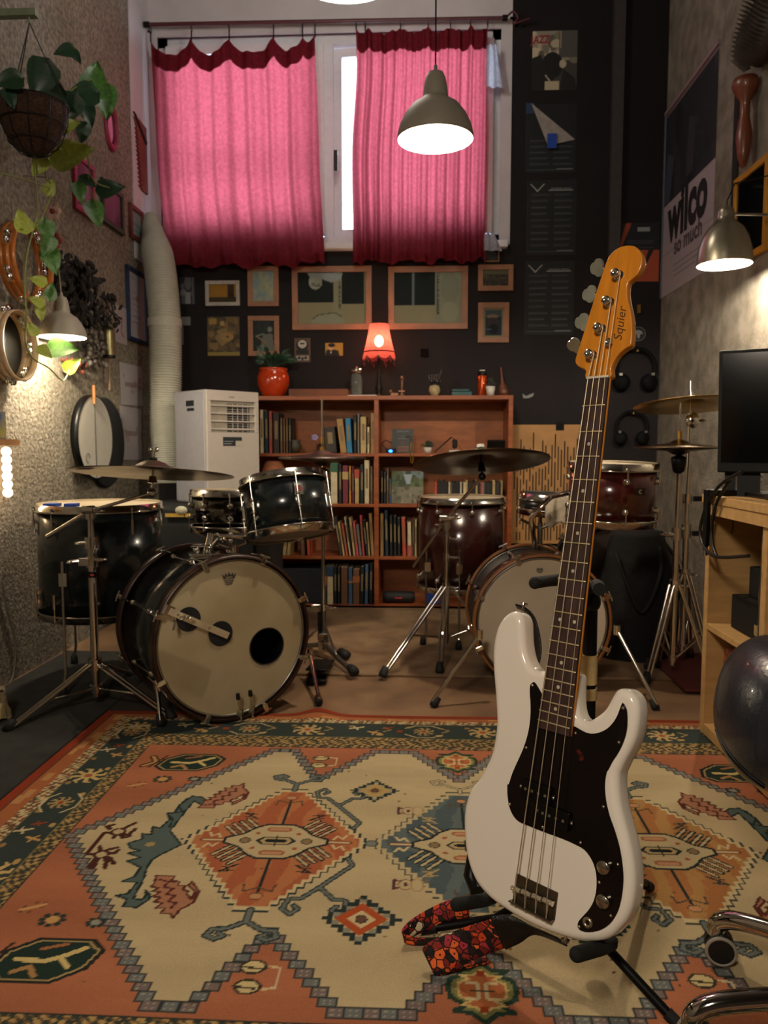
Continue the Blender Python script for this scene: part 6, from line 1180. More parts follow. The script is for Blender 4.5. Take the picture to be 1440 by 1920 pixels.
# boom microphone / clip lamp with white base
c = at(852, Zs[3]+.001, 4.58); ml = thing('desk_microphone', 'thin black boom microphone on a white base on the top right shelf', 'microphone', c); part('base', MB().lathe([(0, 0), (.034, 0), (.036, .012), (.03, .018), (0, .019)], 20, Tm(c)), white, ml); part('boom', MB().tube([c+Vector((.0, 0, .018)), c+Vector((-.005, 0, .085)), c+Vector((-.018, 0, .095)), c+Vector((-.12, -.01, .005))], .0035, 8), black, ml); part('capsule', MB().box(c+Vector((.0, -.01, .055)), (.03, .02, .05)), black, ml, bev=.006)
part('cable', MB().tube(catmull([c+Vector((0, 0, .07)), c+Vector((.03, 0, .04)), c+Vector((.05, 0, .012)), c+Vector((.08, .02, .006))], 5, False), .002, 6), M('red_cable', '#7a2020', .6), ml)
c = at(928, Zs[3]+.001, 4.58); mx_ = thing('effects_unit', 'black effects unit with a row of pale knobs on the top right shelf', 'device', c); part('case', MB(Tm(c, (radians(25), 0, 0))).box((0, 0, .045), (.105, .018, .075)), black, mx_, bev=.003)
for k in range(6): part('knob', MB(Tm(c, (radians(25), 0, 0))).cyl((-.04+k*.016, -.009, .03), (-.04+k*.016, -.018, .03), .004, seg=8), M('ivory_knob', '#a89c84', .5), mx_)
# portable speaker and blue tin on the bottom right shelf
c = at(748, Zs[0]+.001, 4.58); sp2 = thing('portable_speaker', 'oval black portable speaker with a small red mark on the bottom shelf', 'speaker', c); part('body', MB().lathe([(0, -.1), (.03, -.095), (.036, -.07), (.036, .07), (.03, .095), (0, .1)], 24, Tm(c+Vector((0, 0, .036)), (0, pi/2, 0))), M('mesh_black', '#0b0b0c', .7), sp2); part('emblem', MB().box(c+Vector((.0, -.0365, .036)), (.044, .002, .007)), M('red_mark'), sp2)
c = at(812, Zs[0]+.001, 4.58); single('blue_tin', MB().box(c+Vector((0, 0, .05)), (.09, .08, .1)), M('blue_tin', '#123c88', .4), 'blue tin behind the legs of the burgundy floor tom', 'tin', bev=.004)
# ---- things on top of the bookcase
c = at(513, ZT+.001, 4.63); pp_ = thing('potted_plant', 'leafy plant in a round orange red glazed pot on the bookcase', 'plant', c); part('pot', MB().lathe([(0, 0), (.058, 0), (.072, .02), (.094, .07), (.098, .11), (.088, .145), (.080, .158), (.088, .166), (.084, .172), (.076, .168), (.074, .158), (.084, .12), (0, .12)], 40, Tm(c)), M('orange_glaze', '#b83a14', .15, vary=.08, coat=.7), pp_, sub=0); part('soil', MB().cyl(c+Vector((0, 0, .13)), c+Vector((0, 0, .152)), .078, seg=20), M('soil', '#2a1d14', .95), pp_)
def leafmesh(L_, w_, curl=.3, heart=True):
    m = MB(); nu, nv = 4, 7
    def fn(u, v):
        s = u*2-1; t = v; wd = w_*(sin(pi*min(1, t**.62))**.8 if heart else sin(pi*t**.8)) * (1-.15*t); y = L_*t-(.12*L_*abs(s)*(1-t) if heart else 0)
        return (s*wd*.5, y, -curl*L_*t*t+.12*w_*abs(s))
    return m.sheet(fn, nu, nv)
leafm = M('pothos_leaf', '#4a7a2c', .4, vary=.3, scale=9, c2='#31571f'); leafy = M('yellow_leaf', '#8f9a3a', .45, vary=.2, scale=9); leafd = M('deep_green_leaf', '#1e3c26', .4, vary=.3, scale=12)
LM = {}
def leaf(parent, p, d, up, L_, w_, mat, curl=.3, heart=True, name='leaf'):
    key = (mat.name, heart); 
    if key not in LM: LM[key] = mesh('leaf', leafmesh(1, .75 if heart else .3, .3, heart), mat)
    o = bpy.data.objects.new(name, LM[key]); COL.objects.link(o); o.parent = parent; y = Vector(d).normalized(); x = y.cross(Vector(up)); x = x.normalized() if x.length > 1e-3 else Vector((1, 0, 0)); z = x.cross(y)
    o.matrix_basis = W(parent).inverted() @ frame(Vector(p), x, y, z) @ Matrix.Diagonal((w_/(.75 if heart else .3), L_, L_, 1)); return o
rl = random.Random(8)
for k in range(24):
    a = rl.uniform(0, 2*pi); e = rl.uniform(.35, 1.3); h_ = rl.uniform(.07, .13); d = Vector((cos(a)*cos(e), sin(a)*cos(e)*.7, sin(e))); p0 = c+Vector((0, 0, .155)); p1 = p0+d*h_
    if p1.y > 4.76: continue
    part('stem', MB().tube([p0, p0.lerp(p1, .5)+Vector((0, 0, .012)), p1], .002, 5), leafd, pp_); leaf(pp_, p1, d+Vector((0, 0, -.3)), (0, -1, .4), rl.uniform(.05, .075), .032, leafd, heart=False)
x0 = at(545, 0).x; x1 = at(655, 0).x; single('wooden_box', MB().bb((x0, 4.56, ZT+.001), (x1, 4.70, ZT+.045)), M('worn_teak_box', '#6e3a20', .6, vary=.25, scale=9), 'long low wooden box lying on the bookcase beside the orange pot', 'box', bev=.003)
single('white_tray', MB().bb((at(655, 0).x, 4.53, ZT+.001), (at(708, 0).x, 4.66, ZT+.007)), white, 'thin white tray under the glass jar on the bookcase', 'tray', bev=.002)
c = at(669, ZT+.0075, 4.60); jr = thing('glass_jar', 'clear glass jar with a silver lid on the white tray', 'jar', c); gl2 = M('clear_glass', '#dfe6e2', .05, trans=.9, vary=0); part('jar_body', MB().lathe([(0, .0), (.030, 0), (.034, .006), (.034, .10), (.028, .118), (.028, .13), (.026, .13), (.026, .116), (.031, .10), (.031, .008), (0, .004)], 28, Tm(c)), gl2, jr); part('lid', MB().lathe([(.036, .132), (.040, .132), (.040, .150), (.036, .156), (.012, .158), (.010, .170), (0, .172)], 28, Tm(c)), chrome, jr); part('contents', MB().lathe([(0, .010), (.026, .010), (.027, .06), (0, .065)], 20, Tm(c)), M('jar_filling', '#6b6a58', .6, c2='#3a3a30', scale=80), jr)
# glowing red table lamp
c = at(711, ZT+.001, 4.64); tlm = thing('table_lamp', 'small glowing red table lamp with a bead fringe on the bookcase', 'lamp', c)
part('lamp_base', MB().lathe([(0, 0), (.042, 0), (.044, .008), (.02, .018), (.016, .03), (.022, .045), (.022, .06), (.014, .072), (.016, .088), (.009, .10), (.008, .22), (.012, .226), (.006, .235), (.006, .26), (0, .26)], 24, Tm(c)), M('dark_bronze', '#1d130f', .4, .4), tlm)
shz = c.z+.245; shade_m = cloth_mat('red_lamp_shade', '#9a3a44', '#e0706e', .7, .36)
def shd(u, v): a = 2*pi*u; r = (.056+.034*v**1.3)*(1+.02*cos(8*a)); return (c.x+r*cos(a), c.y+r*sin(a), shz+.185-.165*v)
part('lamp_shade', MB().sheet(shd, 48, 10), shade_m, tlm); part('shade_ring', MB().torus(.0905, .003, Tm((c.x, c.y, shz+.020)), 40, 6), M('dark_bronze'), tlm); part('shade_ring', MB().torus(.056, .0025, Tm((c.x, c.y, shz+.185)), 32, 6), M('dark_bronze'), tlm)
def skirt(u, v): a = 2*pi*u; r = .091+.006*v; return (c.x+r*cos(a), c.y+r*sin(a), shz+.018-(.022+.022*abs(sin(4*a)))*v)
part('shade_skirt', MB().sheet(skirt, 64, 3), shade_m, tlm); part('bulb', MB().sph((c.x, c.y, shz+.085), (.026, .026, .034)), M('lamp_bulb_warm', '#ffb070', emit=26, ecol='#ffc890'), tlm)
for k in range(16): a = 2*pi*k/16; x, y = c.x+.097*cos(a), c.y+.097*sin(a); zz_ = shz-.02-.028*(k % 2); part('bead_string', MB().tube([(x, y, shz+.0), (x, y, zz_)], .0009, 4).sph((x, y, zz_), .0045, 8, 6).sph((x, y, zz_-.008), (.003, .003, .004), 6, 5), M('dark_red_bead', '#5a1418', .3), tlm)
lamp('table_lamp_light', 'POINT', (c.x, c.y, shz+.085), 5, (1, .58, .34), .035)
# corkscrew trophy, sunglasses ornament, cassette, flask, plant, gourd
c = at(753, ZT+.001, 4.58); m = MB(); m.cyl(c, c+Vector((0, 0, .012)), .018, seg=14); m.cyl(c+Vector((0, 0, .01)), c+Vector((.004, 0, .10)), .008, seg=10); m.box(c+Vector((0, -.003, .03)), (.035, .012, .01)); m.sph(c+Vector((.004, 0, .105)), (.012, .012, .014)); single('metal_figurine', m, M('worn_bronze', '#7a5540', .4, .6), 'little upright bronze figure right of the red lamp', 'figurine')
c = at(740, ZT+.001, 4.57); m = MB(); m.box(c+Vector((0, 0, .010)), (.045, .03, .018)); m.sph(c+Vector((-.022, 0, .026)), .011, 10, 7); single('metal_tap', m, M('worn_bronze'), 'small bronze ornament lying at the foot of the red lamp', 'ornament', bev=.003)
c = at(814, ZT+.001, 4.60); fg = thing('skull_ornament', 'cream round ornament wearing dark sunglasses on the bookcase', 'ornament', c); part('head', MB().lathe([(0, 0), (.012, 0), (.018, .006), (.032, .025), (.033, .045), (.026, .062), (0, .070)], 24, Tm(c)), M('cream_stone', '#a89a72', .6, vary=.2, scale=50), fg)
gm = M('dark_lens', '#15181f', .15); m = MB(); m.sph(c+Vector((-.016, -.026, .085)), (.016, .007, .012)); m.sph(c+Vector((.018, -.026, .085)), (.016, .007, .012)); m.cyl(c+Vector((-.035, -.022, .088)), c+Vector((.038, -.022, .088)), .003, seg=8); part('sunglasses', m, gm, fg); m = MB()
for k in range(5): m.tube([c+Vector((-.02+.008*k, -.005, .075)), c+Vector((-.035+.016*k, -.005, .118+.006*(k % 2))), c+Vector((-.03+.018*k, -.005, .128+.03*(k == 4)))], .003, 6)
part('tuft', m, M('grey_twig', '#5a5450', .7), fg)
c = at(864, ZT+.001, 4.58); tn_ = thing('cassette_box', 'flat teal cassette case with a second one on top', 'box', c); part('case', MB().box(c+Vector((0, 0, .013)), (.115, .07, .024)), M('teal_plastic', '#1d4c50', .3, coat=.4), tn_, bev=.003); part('case', MB().box(c+Vector((-.008, 0, .033)), (.10, .06, .012)), M('teal_plastic'), tn_, bev=.002)
c = at(902, ZT+.001, 4.60); fk = thing('vacuum_flask', 'copper orange flask with dark and white lid on the bookcase', 'flask', c); part('body', MB().lathe([(0, 0), (.025, 0), (.027, .008), (.027, .115), (.024, .122), (0, .122)], 28, Tm(c)), M('copper_orange', '#b8481a', .22, .55), fk); part('lid', MB().lathe([(.026, .122), (.028, .124), (.026, .142), (.018, .146), (0, .148)], 24, Tm(c)), black, fk); part('lid_cap', MB().cyl(c+Vector((0, 0, .147)), c+Vector((0, 0, .153)), .017, seg=20), white, fk)
c = at(917, ZT+.001, 4.53); p3 = thing('potted_plant', 'tiny dark plant in a white pot beside the copper orange flask', 'plant', c); part('pot', MB().lathe([(0, 0), (.020, 0), (.028, .052), (.025, .052), (.02, .044), (0, .044)], 24, Tm(c)), white, p3); m = MB()
for k in range(60): a = rr2.uniform(0, 2*pi); e = rr2.uniform(.2, 1.5); r = rr2.uniform(.015, .04); m.sph(c+Vector((0, 0, .05))+Vector((cos(a)*cos(e), sin(a)*cos(e), 1.3*sin(e)))*r, (.005, .005, .003), 5, 3)
o = part('foliage', m, M('grey_green_leaf', '#3a4038', .6, vary=.3, scale=60), p3); o['kind'] = 'stuff'
c = at(942, ZT+.001, 4.66); m = MB().lathe([(0, 0), (.022, 0), (.032, .014), (.034, .03), (.026, .055), (.012, .085), (.008, .12), (.0075, .165), (.010, .175), (0, .177)], 24, Tm(c, (0, radians(-7), 0))); single('wooden_bottle', m, M('dark_wood_gourd', '#5a2f1c', .4, vary=.2), 'long necked brown wooden gourd at the right end of the bookcase', 'ornament', org=c)
# ---- air conditioner on a black cabinet, with its white duct
cab = thing('amplifier_cabinet', 'black amplifier cabinet with yellow tape and a round pale sticker', 'cabinet', (-1.12, 4.08, 0)); part('cabinet_body', MB().bb((-1.46, 3.74, .0), (-.80, 4.40, .655)), M('black_tolex', '#0a0b0b', .85, bump=.3, scale=150), cab, bev=.012); part('speaker_grille', MB().bb((-1.43, 3.728, .04), (-.83, 3.74, .57)), M('grille_cloth', '#0d0e10', .9, bump=.4, scale=300), cab)
for (x0, x1) in ((310, 345), (347, 357)): a = atY(x0, 966, 3.725); b = atY(x1, 966, 3.725); part('tape_strip', MB().bb((a.x, 3.722, a.z-.009), (b.x, 3.7275, a.z+.009)), M('yellow_tape', '#9a7a2a', .7), cab, label='yellow tape strip')
a = atY(340, 957, 3.722); part('sticker', MB(frame(a, (1, 0, 0), (0, 0, 1), (0, -1, 0))).lathe([(.030, 0), (.030, .002), (0, .002)], 24, Matrix.Diagonal((1, .72, 1, 1))), M('pale_sticker', '#a8a58e', .6), cab)
ax_, ay_ = radians(47), 0; A0 = Vector((-1.11, 3.95, .656)); T = frame(A0, (cos(ax_), sin(ax_), 0), (-sin(ax_), cos(ax_), 0), (0, 0, 1)); HH = .598
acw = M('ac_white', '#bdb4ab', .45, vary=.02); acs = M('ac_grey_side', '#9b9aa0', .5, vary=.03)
ac = thing('air_conditioner', 'white portable air conditioner standing on the black cabinet', 'air conditioner', mat4=T @ Tm((.165, .165, 0)) if False else Matrix.Translation(T @ Vector((.165, .165, 0))) @ Matrix.Rotation(ax_, 4, 'Z'))
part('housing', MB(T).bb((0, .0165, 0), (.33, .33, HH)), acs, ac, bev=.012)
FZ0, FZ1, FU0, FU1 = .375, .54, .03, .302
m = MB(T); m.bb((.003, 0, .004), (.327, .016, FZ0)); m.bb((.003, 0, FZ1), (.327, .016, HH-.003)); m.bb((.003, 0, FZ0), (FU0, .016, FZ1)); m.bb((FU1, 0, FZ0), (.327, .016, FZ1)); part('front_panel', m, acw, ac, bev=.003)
part('grille_recess', MB(T).bb((FU0, .0135, FZ0), (FU1, .0155, FZ1)), M('ac_recess', '#a39a8c', .6), ac)
part('grille_dark', MB(T).bb((.135, .0125, FZ0+.004), (.275, .0135, FZ1-.012)), M('grille_black', '#14191b', .7), ac)
for k in range(4): z = FZ0+.018+k*.041; Q = T @ Tm((0, .006, z), (radians(-10), 0, 0)); part('louvre', MB(Q).bb((FU0, -.005, -.003), (FU1, .004, .003)), acw, ac)
for k in range(4): part('grille_bar', MB(T).bb((.165+k*.032, .0095, FZ0+.004), (.168+k*.032, .0125, FZ1-.012)), acw, ac)
for k in range(12): z = FZ0+.010+k*.0125; part('grille_wire', MB(T).bb((.136, .0105, z), (.274, .012, z+.0018)), acw, ac)
part('energy_label', MB(T).bb((.098, -.001, .305), (.215, .001, .352)), M('label_navy', '#131d24', .5), ac); part('label_corner', MB(T).bb((.175, -.002, .305), (.216, .0012, .332)), acw, ac)
for k in range(2): part('label_line', MB(T).bb((.103, -.0016, .315+k*.012), (.15+.01*k, .0011, .319+k*.012)), inkp, ac)
text('lettering', 'midea', T @ Tm((.155, -.0005, .562)) @ Matrix.Rotation(pi/2, 4, 'X'), .014, M('grey_ink'), ac, .0003)
part('side_handle', MB(T).bb((-.002, .12, .515), (.001, .20, .545)), M('grille_black'), ac, bev=.003); part('side_handle', MB(T).bb((-.002, .12, .49), (.001, .19, .505)), M('grille_black'), ac)
path = catmull([atY(283, 405, 4.62), atY(288, 445, 4.58), atY(300, 505, 4.50), atY(309, 600, 4.44), atY(311, 700, 4.40), atY(311, 780, 4.40), atY(314, 838, 4.38), atY(316, 905, 4.38)], 26, False); L_ = len(path)*3; pts = []; rad = []
for i in range(len(path)-1):
    for k in range(3): pts.append(path[i].lerp(path[i+1], k/3)); 
for i in range(len(pts)): t = i/len(pts); base = .032+.054*min(1, t*4.5); rad.append(base+.0055*cos(pi*i/2))
du = thing('exhaust_duct', 'white ribbed exhaust duct rising from the air conditioner to the window', 'duct', pts[-1]); dm = M('duct_white', '#b2b1a4', .5, vary=.05); part('ribbed_hose', MB().tube(pts, rad, 28), dm, du); rc_ = atY(309, 606, 4.44); part('joint_ring', MB().cyl(rc_-Vector((0, 0, .022)), rc_+Vector((0, 0, .022)), .096, seg=36), dm, du, bev=.004)
# ------------------------------------------------------------------ pendant lamps
inner = M('lamp_inner_white', '#e8e2d6', .6, vary=.02)
def pendant(name, label, c, R, H, shade, prof, watt, col, cordpts, cordm, bulb_r=.03, em=40, bz=.05):
    t = thing(name, label, 'lamp', c); P = [(r*R, z*H) for r, z in prof]
    part('lamp_shade', MB().lathe(P, 48, Tm(c)), shade, t); part('shade_lining', MB().lathe([(max(0, r-.003), z-.002) for r, z in P[:-2]]+[(0, P[-3][1]-.004)], 48, Tm(c)), inner, t)
    m = MB(); m.lathe([(P[-1][0]+.001, H*.86), (P[-1][0]+.001, H*1.0), (.006, H*1.04), (.006, H*1.12), (0, H*1.12)], 20, Tm(c)); part('socket_cap', m, shade, t)
    part('bulb', MB().sph(Vector(c)+Vector((0, 0, bz)), (bulb_r, bulb_r, bulb_r*1.15), 18, 12), M('lamp_bulb', '#fff0dc', emit=em, ecol='#ffe9cc'), t)
    part('cord', MB().tube([Vector(c)+Vector((0, 0, H*1.1))]+[Vector(p) for p in cordpts], .003, 6), cordm, t)
    lamp(name+'_light', 'POINT', Vector(c)+Vector((0, 0, bz-bulb_r*1.4)), watt, col, bulb_r*.8); return t
bell = [(1, 0), (.985, .08), (.93, .20), (.80, .36), (.62, .50), (.42, .58), (.34, .62), (.33, .66), (.30, .80), (.26, .93), (.20, 1)]
greym = M('grey_lamp_enamel', '#8f897c', .5, .1, .04); c0 = atY(816, 261, 2.6)
pendant('pendant_lamp', 'large grey bell pendant lamp hanging in front of the right curtain', c0, .125, .205, greym, bell, 34, (1, .83, .62), [(c0.x, c0.y, ZC-.002)], black, .032, 60, .055)
c1 = Vector((-1.525, 3.25, zat(632, 3.25, 115))); tp1 = Vector((-1.56, 3.25, CAMH+(840-340)/FPX*3.25)); rope = M('cream_rope', '#7c7264', .8)
l1 = pendant('pendant_lamp', 'grey bell lamp on a rope by the left wall, shining on the concrete', c1, .098, .165, greym, bell, 20, (1, .86, .64), [tp1, (XL+.002, 3.25, tp1.z+.01)], rope, .024, 60, .045)
for z, c_ in ((CAMH+(840-402)/FPX*3.25, '#a88a80'), (CAMH+(840-455)/FPX*3.25, '#8a4038')):
    x = c1.x-.02; m = MB()
    for k in range(6): a = k*pi/3; m.sph((x+.022*cos(a), 3.25-.006, z+.022*sin(a)), (.016, .006, .016), 8, 5)
    o = part('crochet_flower', m, M('flower'+c_.strip('#'), c_, .8), l1); part('flower_centre', MB().sph((x, 3.24, z), .012, 8, 6), M('dark_red_yarn', '#5f1a1c', .8), o)
stl = M('brushed_lamp_steel', '#a09a88', .28, .9, .06, 30, stretch=(1, 1, .1)); tall = [(1, 0), (.985, .1), (.94, .28), (.82, .48), (.64, .64), (.42, .74), (.31, .78), (.30, .84), (.29, .92), (.27, .98), (.22, 1)]
c2 = atY(1358, 496, 3.28)
l2 = pendant('pendant_lamp', 'brushed steel lamp by the right wall in front of the poster', c2, .108, .225, stl, tall, 22, (1, .88, .70), [(c2.x+.03, c2.y, c2.z+.32), (XR-.002, c2.y, c2.z+.36)], black, .026, 60, .05)
a = c2+Vector((.02, 0, .20)); part('wall_arm', MB().tube([a, (XR-.002, 3.30, a.z+.0)], .006, 8), steel, l2)
p0 = atX(1383, 175, XR-.006); p1 = atX(1381, 392, XR-.006); single('black_strap', MB().bb((XR-.008, p0.y-.03, p1.z), (XR-.001, p0.y+.03, p0.z)), M('black_webbing', '#151516', .8), 'long black webbing strap on the right wall beside the poster', 'strap')
# round white ceiling lamp whose rim just shows at the top edge
cz = Vector((-.32, 3.3, 0)); cz.z = zat(6, 3.3, 590)+.085; cl_ = thing('ceiling_lamp', 'round white ceiling lamp, only its lower rim showing at the top edge', 'lamp', (cz.x, cz.y, cz.z)); part('lamp_shade', MB().lathe([(.0, -.01), (.14, .0), (.24, .04), (.27, .10), (.262, .10), (.0, .10)], 48, Tm(cz)), M('lit_opal', '#fff4e6', .5, emit=5, ecol='#fff2e0'), cl_); lamp('ceiling_lamp_light', 'POINT', cz+Vector((0, 0, .22)), 13, (1, .92, .84), .12); part('cord', MB().cyl(cz+Vector((0, 0, .1)), (cz.x, cz.y, ZC-.002), .004, seg=8), black, cl_)
# ------------------------------------------------------------------ left wall
# hanging basket with trailing plant
bcn = Vector((-1.475, 2.96, 0)); zr = zat(196, bcn.y, 65); R = .128; bcn.z = zr
hb = thing('hanging_basket', 'brown coir hanging basket with a trailing heart leaved plant at upper left', 'plant', (bcn.x, bcn.y, zr-.2))
part('coir_liner', MB().lathe([(0, -.185), (.05, -.172), (.095, -.12), (.120, -.05), (.123, 0), (.115, 0), (0, -.02)], 36, Tm(bcn)), M('coir', '#4a2e1c', .95, bump=.8, scale=90, c2='#2c1a10'), hb)
for k in range(10): a = 2*pi*k/10; part('wire', MB().tube([bcn+Vector((r*cos(a), r*sin(a), z)) for r, z in ((R, 0), (R*.98, -.05), (R*.78, -.125), (R*.42, -.178), (.01, -.192))], .0022, 5), black, hb)
for r, z in ((R, 0), (R*.93, -.075), (R*.70, -.142)): part('wire', MB(Tm(bcn+Vector((0, 0, z)))).torus(r, .0024, None, 36, 5), black, hb)
hk_ = Vector((bcn.x, bcn.y, zat(42, bcn.y, 65)))
for k in range(3): a = 2*pi*k/3+.5; part('hanger_wire', MB().tube([bcn+Vector((R*cos(a), R*sin(a), 0)), hk_], .002, 5), black, hb)
bk = thing('wall_bracket', 'pale green metal bracket at the top left corner', 'bracket', (XL, 2.96, hk_.z)); m = MB(); gmn = M('pale_green_paint', '#7d8a72', .5); m.bb((XL+.001, 2.94, hk_.z-.12), (XL+.02, 2.98, hk_.z+.06)); m.bb((XL+.02, 2.945, hk_.z+.02), (bcn.x+.03, 2.975, hk_.z+.045)); m.tube([(bcn.x, 2.96, hk_.z+.02), (bcn.x, 2.96, hk_.z)], .004, 6); part('arm', m, gmn, bk)
vx = lambda x, y, d=.0: atX(x, y, -1.50+d)
for P in ([(60, 280), (66, 330), (70, 395), (52, 470), (46, 530), (50, 600), (48, 640), (62, 672), (92, 690), (118, 714), (130, 694)], [(95, 280), (85, 330), (100, 350), (88, 385), (70, 420), (40, 430)], [(0, 325), (40, 335), (92, 352)], [(60, 235), (75, 215), (95, 213)], [(60, 228), (90, 232), (120, 236)], [(58, 276), (95, 278), (115, 280)], [(85, 150), (120, 175), (170, 150), (195, 190)], [(140, 190), (160, 230), (170, 330), (205, 352)], [(165, 330), (178, 380), (192, 410)]):
    part('vine_stem', MB().tube(catmull([vx(x, y) for x, y in P], 4, False), .0032, 6), M('vine_green', '#6b7434', .6), hb)
LV = [(12, 150, 26, 'd', 200), (75, 150, 36, 'd', 250), (120, 95, 18, 'd', 200), (142, 105, 14, 'd', 320), (178, 145, 32, 'g', 70), (198, 190, 30, 'g', 285), (150, 178, 30, 'd', 200), (105, 170, 26, 'd', 340), (130, 205, 28, 'd', 250), (165, 215, 22, 'd', 300), (155, 250, 18, 'd', 260), (94, 213, 18, 'y', 120), (126, 234, 22, 'y', 15), (135, 286, 38, 'y', 15), (72, 312, 20, 'y', 240), (94, 350, 15, 'y', 60), (208, 352, 24, 'd', 10), (150, 362, 18, 'g', 290), (180, 402, 24, 'g', 300), (165, 340, 16, 'd', 340), (42, 412, 22, 'y', 100), (55, 425, 16, 'y', 10), (88, 435, 22, 'g', 290), (98, 490, 24, 'g', 300), (88, 462, 20, 'g', 250), (70, 525, 15, 'y', 160), (95, 545, 16, 'g', 70), (68, 563, 14, 'y', 150), (76, 588, 13, 'y', 280), (60, 615, 14, 'y', 120), (118, 652, 26, 'g', 0), (85, 660, 15, 'y', 330), (136, 684, 17, 'y', 30), (20, 185, 18, 'd', 300)]
for x, y, r, k, an in LV:
    p = vx(x, y, .015 if y < 300 else .0); L_ = 2*r/FPX*p.y; a = radians(an); d = Vector((cos(a)*.8, -.25*abs(cos(a))-.1+.3*cos(a), sin(a))).normalized(); p = p-d*L_*.5; leaf(hb, p, d, (.6, -.9, .25), L_, L_*.85, {'d': leafd, 'g': leafm, 'y': leafy}[k])
# tambourines
def tambourine(label, x, y, R, mat, inner_, n=7, ph=.2):
    T = wallT('L', x, y, .055); t = thing('tambourine', label, 'tambourine', mat4=T @ Tm((0, -R, 0)), group='tambourines on the left wall'); m = MB(T); h = .036
    segs = 2*n
    for s, zz in ((1, 1),): m.lathe([(R-.006, -h), (R, -h), (R, -.013), (R-.006, -.013), (R-.006, -h)], 48); m.lathe([(R-.006, .013), (R, .013), (R, h), (R-.006, h), (R-.006, .013)], 48)
    for k in range(n): a0 = 2*pi*k/n+ph; m.lathe([(R-.006, -.014), (R, -.014), (R, .014), (R-.006, .014)], 6, None, True, a0, a0+2*pi/n*.62)
    part('frame', m, mat, t)
    for k in range(n):
        a = 2*pi*(k+.81)/n+ph; Q = T @ Matrix.Rotation(a, 4, 'Z') @ Tm((R-.003, 0, 0)); 
        for s in (-1, 1): q = MB(Q @ Tm((0, s*.015, 0))); q.cyl((0, 0, -.012), (0, 0, .012), .0015, seg=6); [q.lathe([(.001, -.002), (.012, 0), (.022, .001), (.022, .002), (.001, .003)], 16, Tm((0, 0, z), (pi/2*0, 0, 0))) for z in (-.005, .003)]; part('jingle_pair', q, chrome, t)
    if inner_: part('drum_skin', MB(T).lathe([(R-.004, -h+.002), (0, -h+.001)], 40), M('black_skin', '#0f1010', .5), t)
    return t
tambourine('orange wooden tambourine with two rows of jingles at the left edge', 50, 492, .160, M('orange_wood', '#a85f1e', .35, coat=.4), False)
tambourine('pale wooden tambourine with a black skin below the orange one', 24, 648, .138, M('pale_wood', '#b59a78', .4), True)
# frames and prints
def p_hex(K_, w_, h_): q = nrm(K_, w_, h_); [q.e(rp_.random(), rp_.uniform(.0, .5), .16, .10, '#b86a5c') for _ in range(8)]; q.r(0, .5, 1, 1, '#a03a54'); q.e(.4, .75, .3, .2, '#b0526a')
pic('picture_frame', 'pink frame with a salmon and crimson print on the left wall', 'L', (130, 300, 166, 402), .022, M('pink_frame', '#8f2440', .5), p_hex, '#a04a4e')
pic('picture_frame', 'dark green frame with a pink print among the trailing leaves', 'L', (184, 350, 222, 428), .026, M('green_frame', '#33402c', .6), None, '#8a2c4c')
def p_grey(K_, w_, h_): q = nrm(K_, w_, h_); [q.r(.1, .1+k*.08, .9, .13+k*.08, '#56666a') for k in range(10)]
pic('picture_frame', 'small reddish brown frame with a grey lined print near the wall corner', 'L', (237, 390, 260, 452), .026, M('redbrown_frame', '#6a3028', .5), p_grey, '#93a2a4', glassy=False)
def p_cert(K_, w_, h_): q = nrm(K_, w_, h_); [q.r(.25, .3+k*.09, .75-.1*(k % 2), .315+k*.09, '#8a7a84') for k in range(6)]; q.e(.55, .38, .12, .05, '#a8787c'); q.r(.1, .08, .9, .1, '#9a94a0')
pic('picture_frame', 'dark blue frame with a pale lilac certificate beside the white duct', 'L', (236, 508, 271, 642), .022, M('blue_frame', '#1c2a4c', .45), p_cert, '#a8a2ac', glassy=False)
def p_pap(K_, w_, h_): q = nrm(K_, w_, h_); blot(q, 7, ['#a08880', '#93848c', '#aa9490'], y0=.2, y1=.7, r=.1); q.r(.2, .45, .75, .55, '#94807e')
pic('note', 'upper white sheet of a child drawing left of the duct', 'L', (229, 684, 270, 760), 0, None, p_pap, '#b4aeb2', cat='note', rot=.02); pic('note', 'lower white sheet of a child drawing left of the duct', 'L', (232, 764, 271, 862), 0, None, p_pap, '#b0aaae', cat='note', rot=-.02)
def p_red(K_, w_, h_): q = nrm(K_, w_, h_); q.l([(.2, .35), (.6, .3), (.5, .7), (.7, .8)], .05, '#8a3038')
pic('note', 'small card with a red scribble beside the blue frame', 'L', (217, 575, 238, 644), 0, None, p_red, '#a89ea2', cat='note')
T, w_, h_ = rectwall('L', 185, 190, 207, 282); mr = thing('oval_mirror', 'small oval mirror in a pink frame among the leaves', 'mirror', mat4=T @ Tm((0, -h_/2, 0))); S = Matrix.Diagonal((w_/2, h_/2, 1, 1)); part('frame', MB(T).lathe([(1, 0), (1, .014), (.86, .02), (.72, .014), (.72, 0)], 36, S), M('pink_frame'), mr); part('mirror_glass', MB(T).lathe([(.74, .004), (0, .004)], 36, S), M('mirror', '#9a9aa0', .05, 1, 0), mr)
T, w_, h_ = rectwall('L', 236, 228, 262, 352); P = [(w_*.5, h_*.5), (w_*.5, -h_*.5), (w_*.15, -h_*.5)]+[q for k in range(14) for q in ((-w_*.08-w_*.012*k, -h_*.46+h_*k*.062), (w_*.12-w_*.02*k, -h_*.44+h_*k*.062))]+[(-w_*.3, h_*.48), (0, h_*.52)]
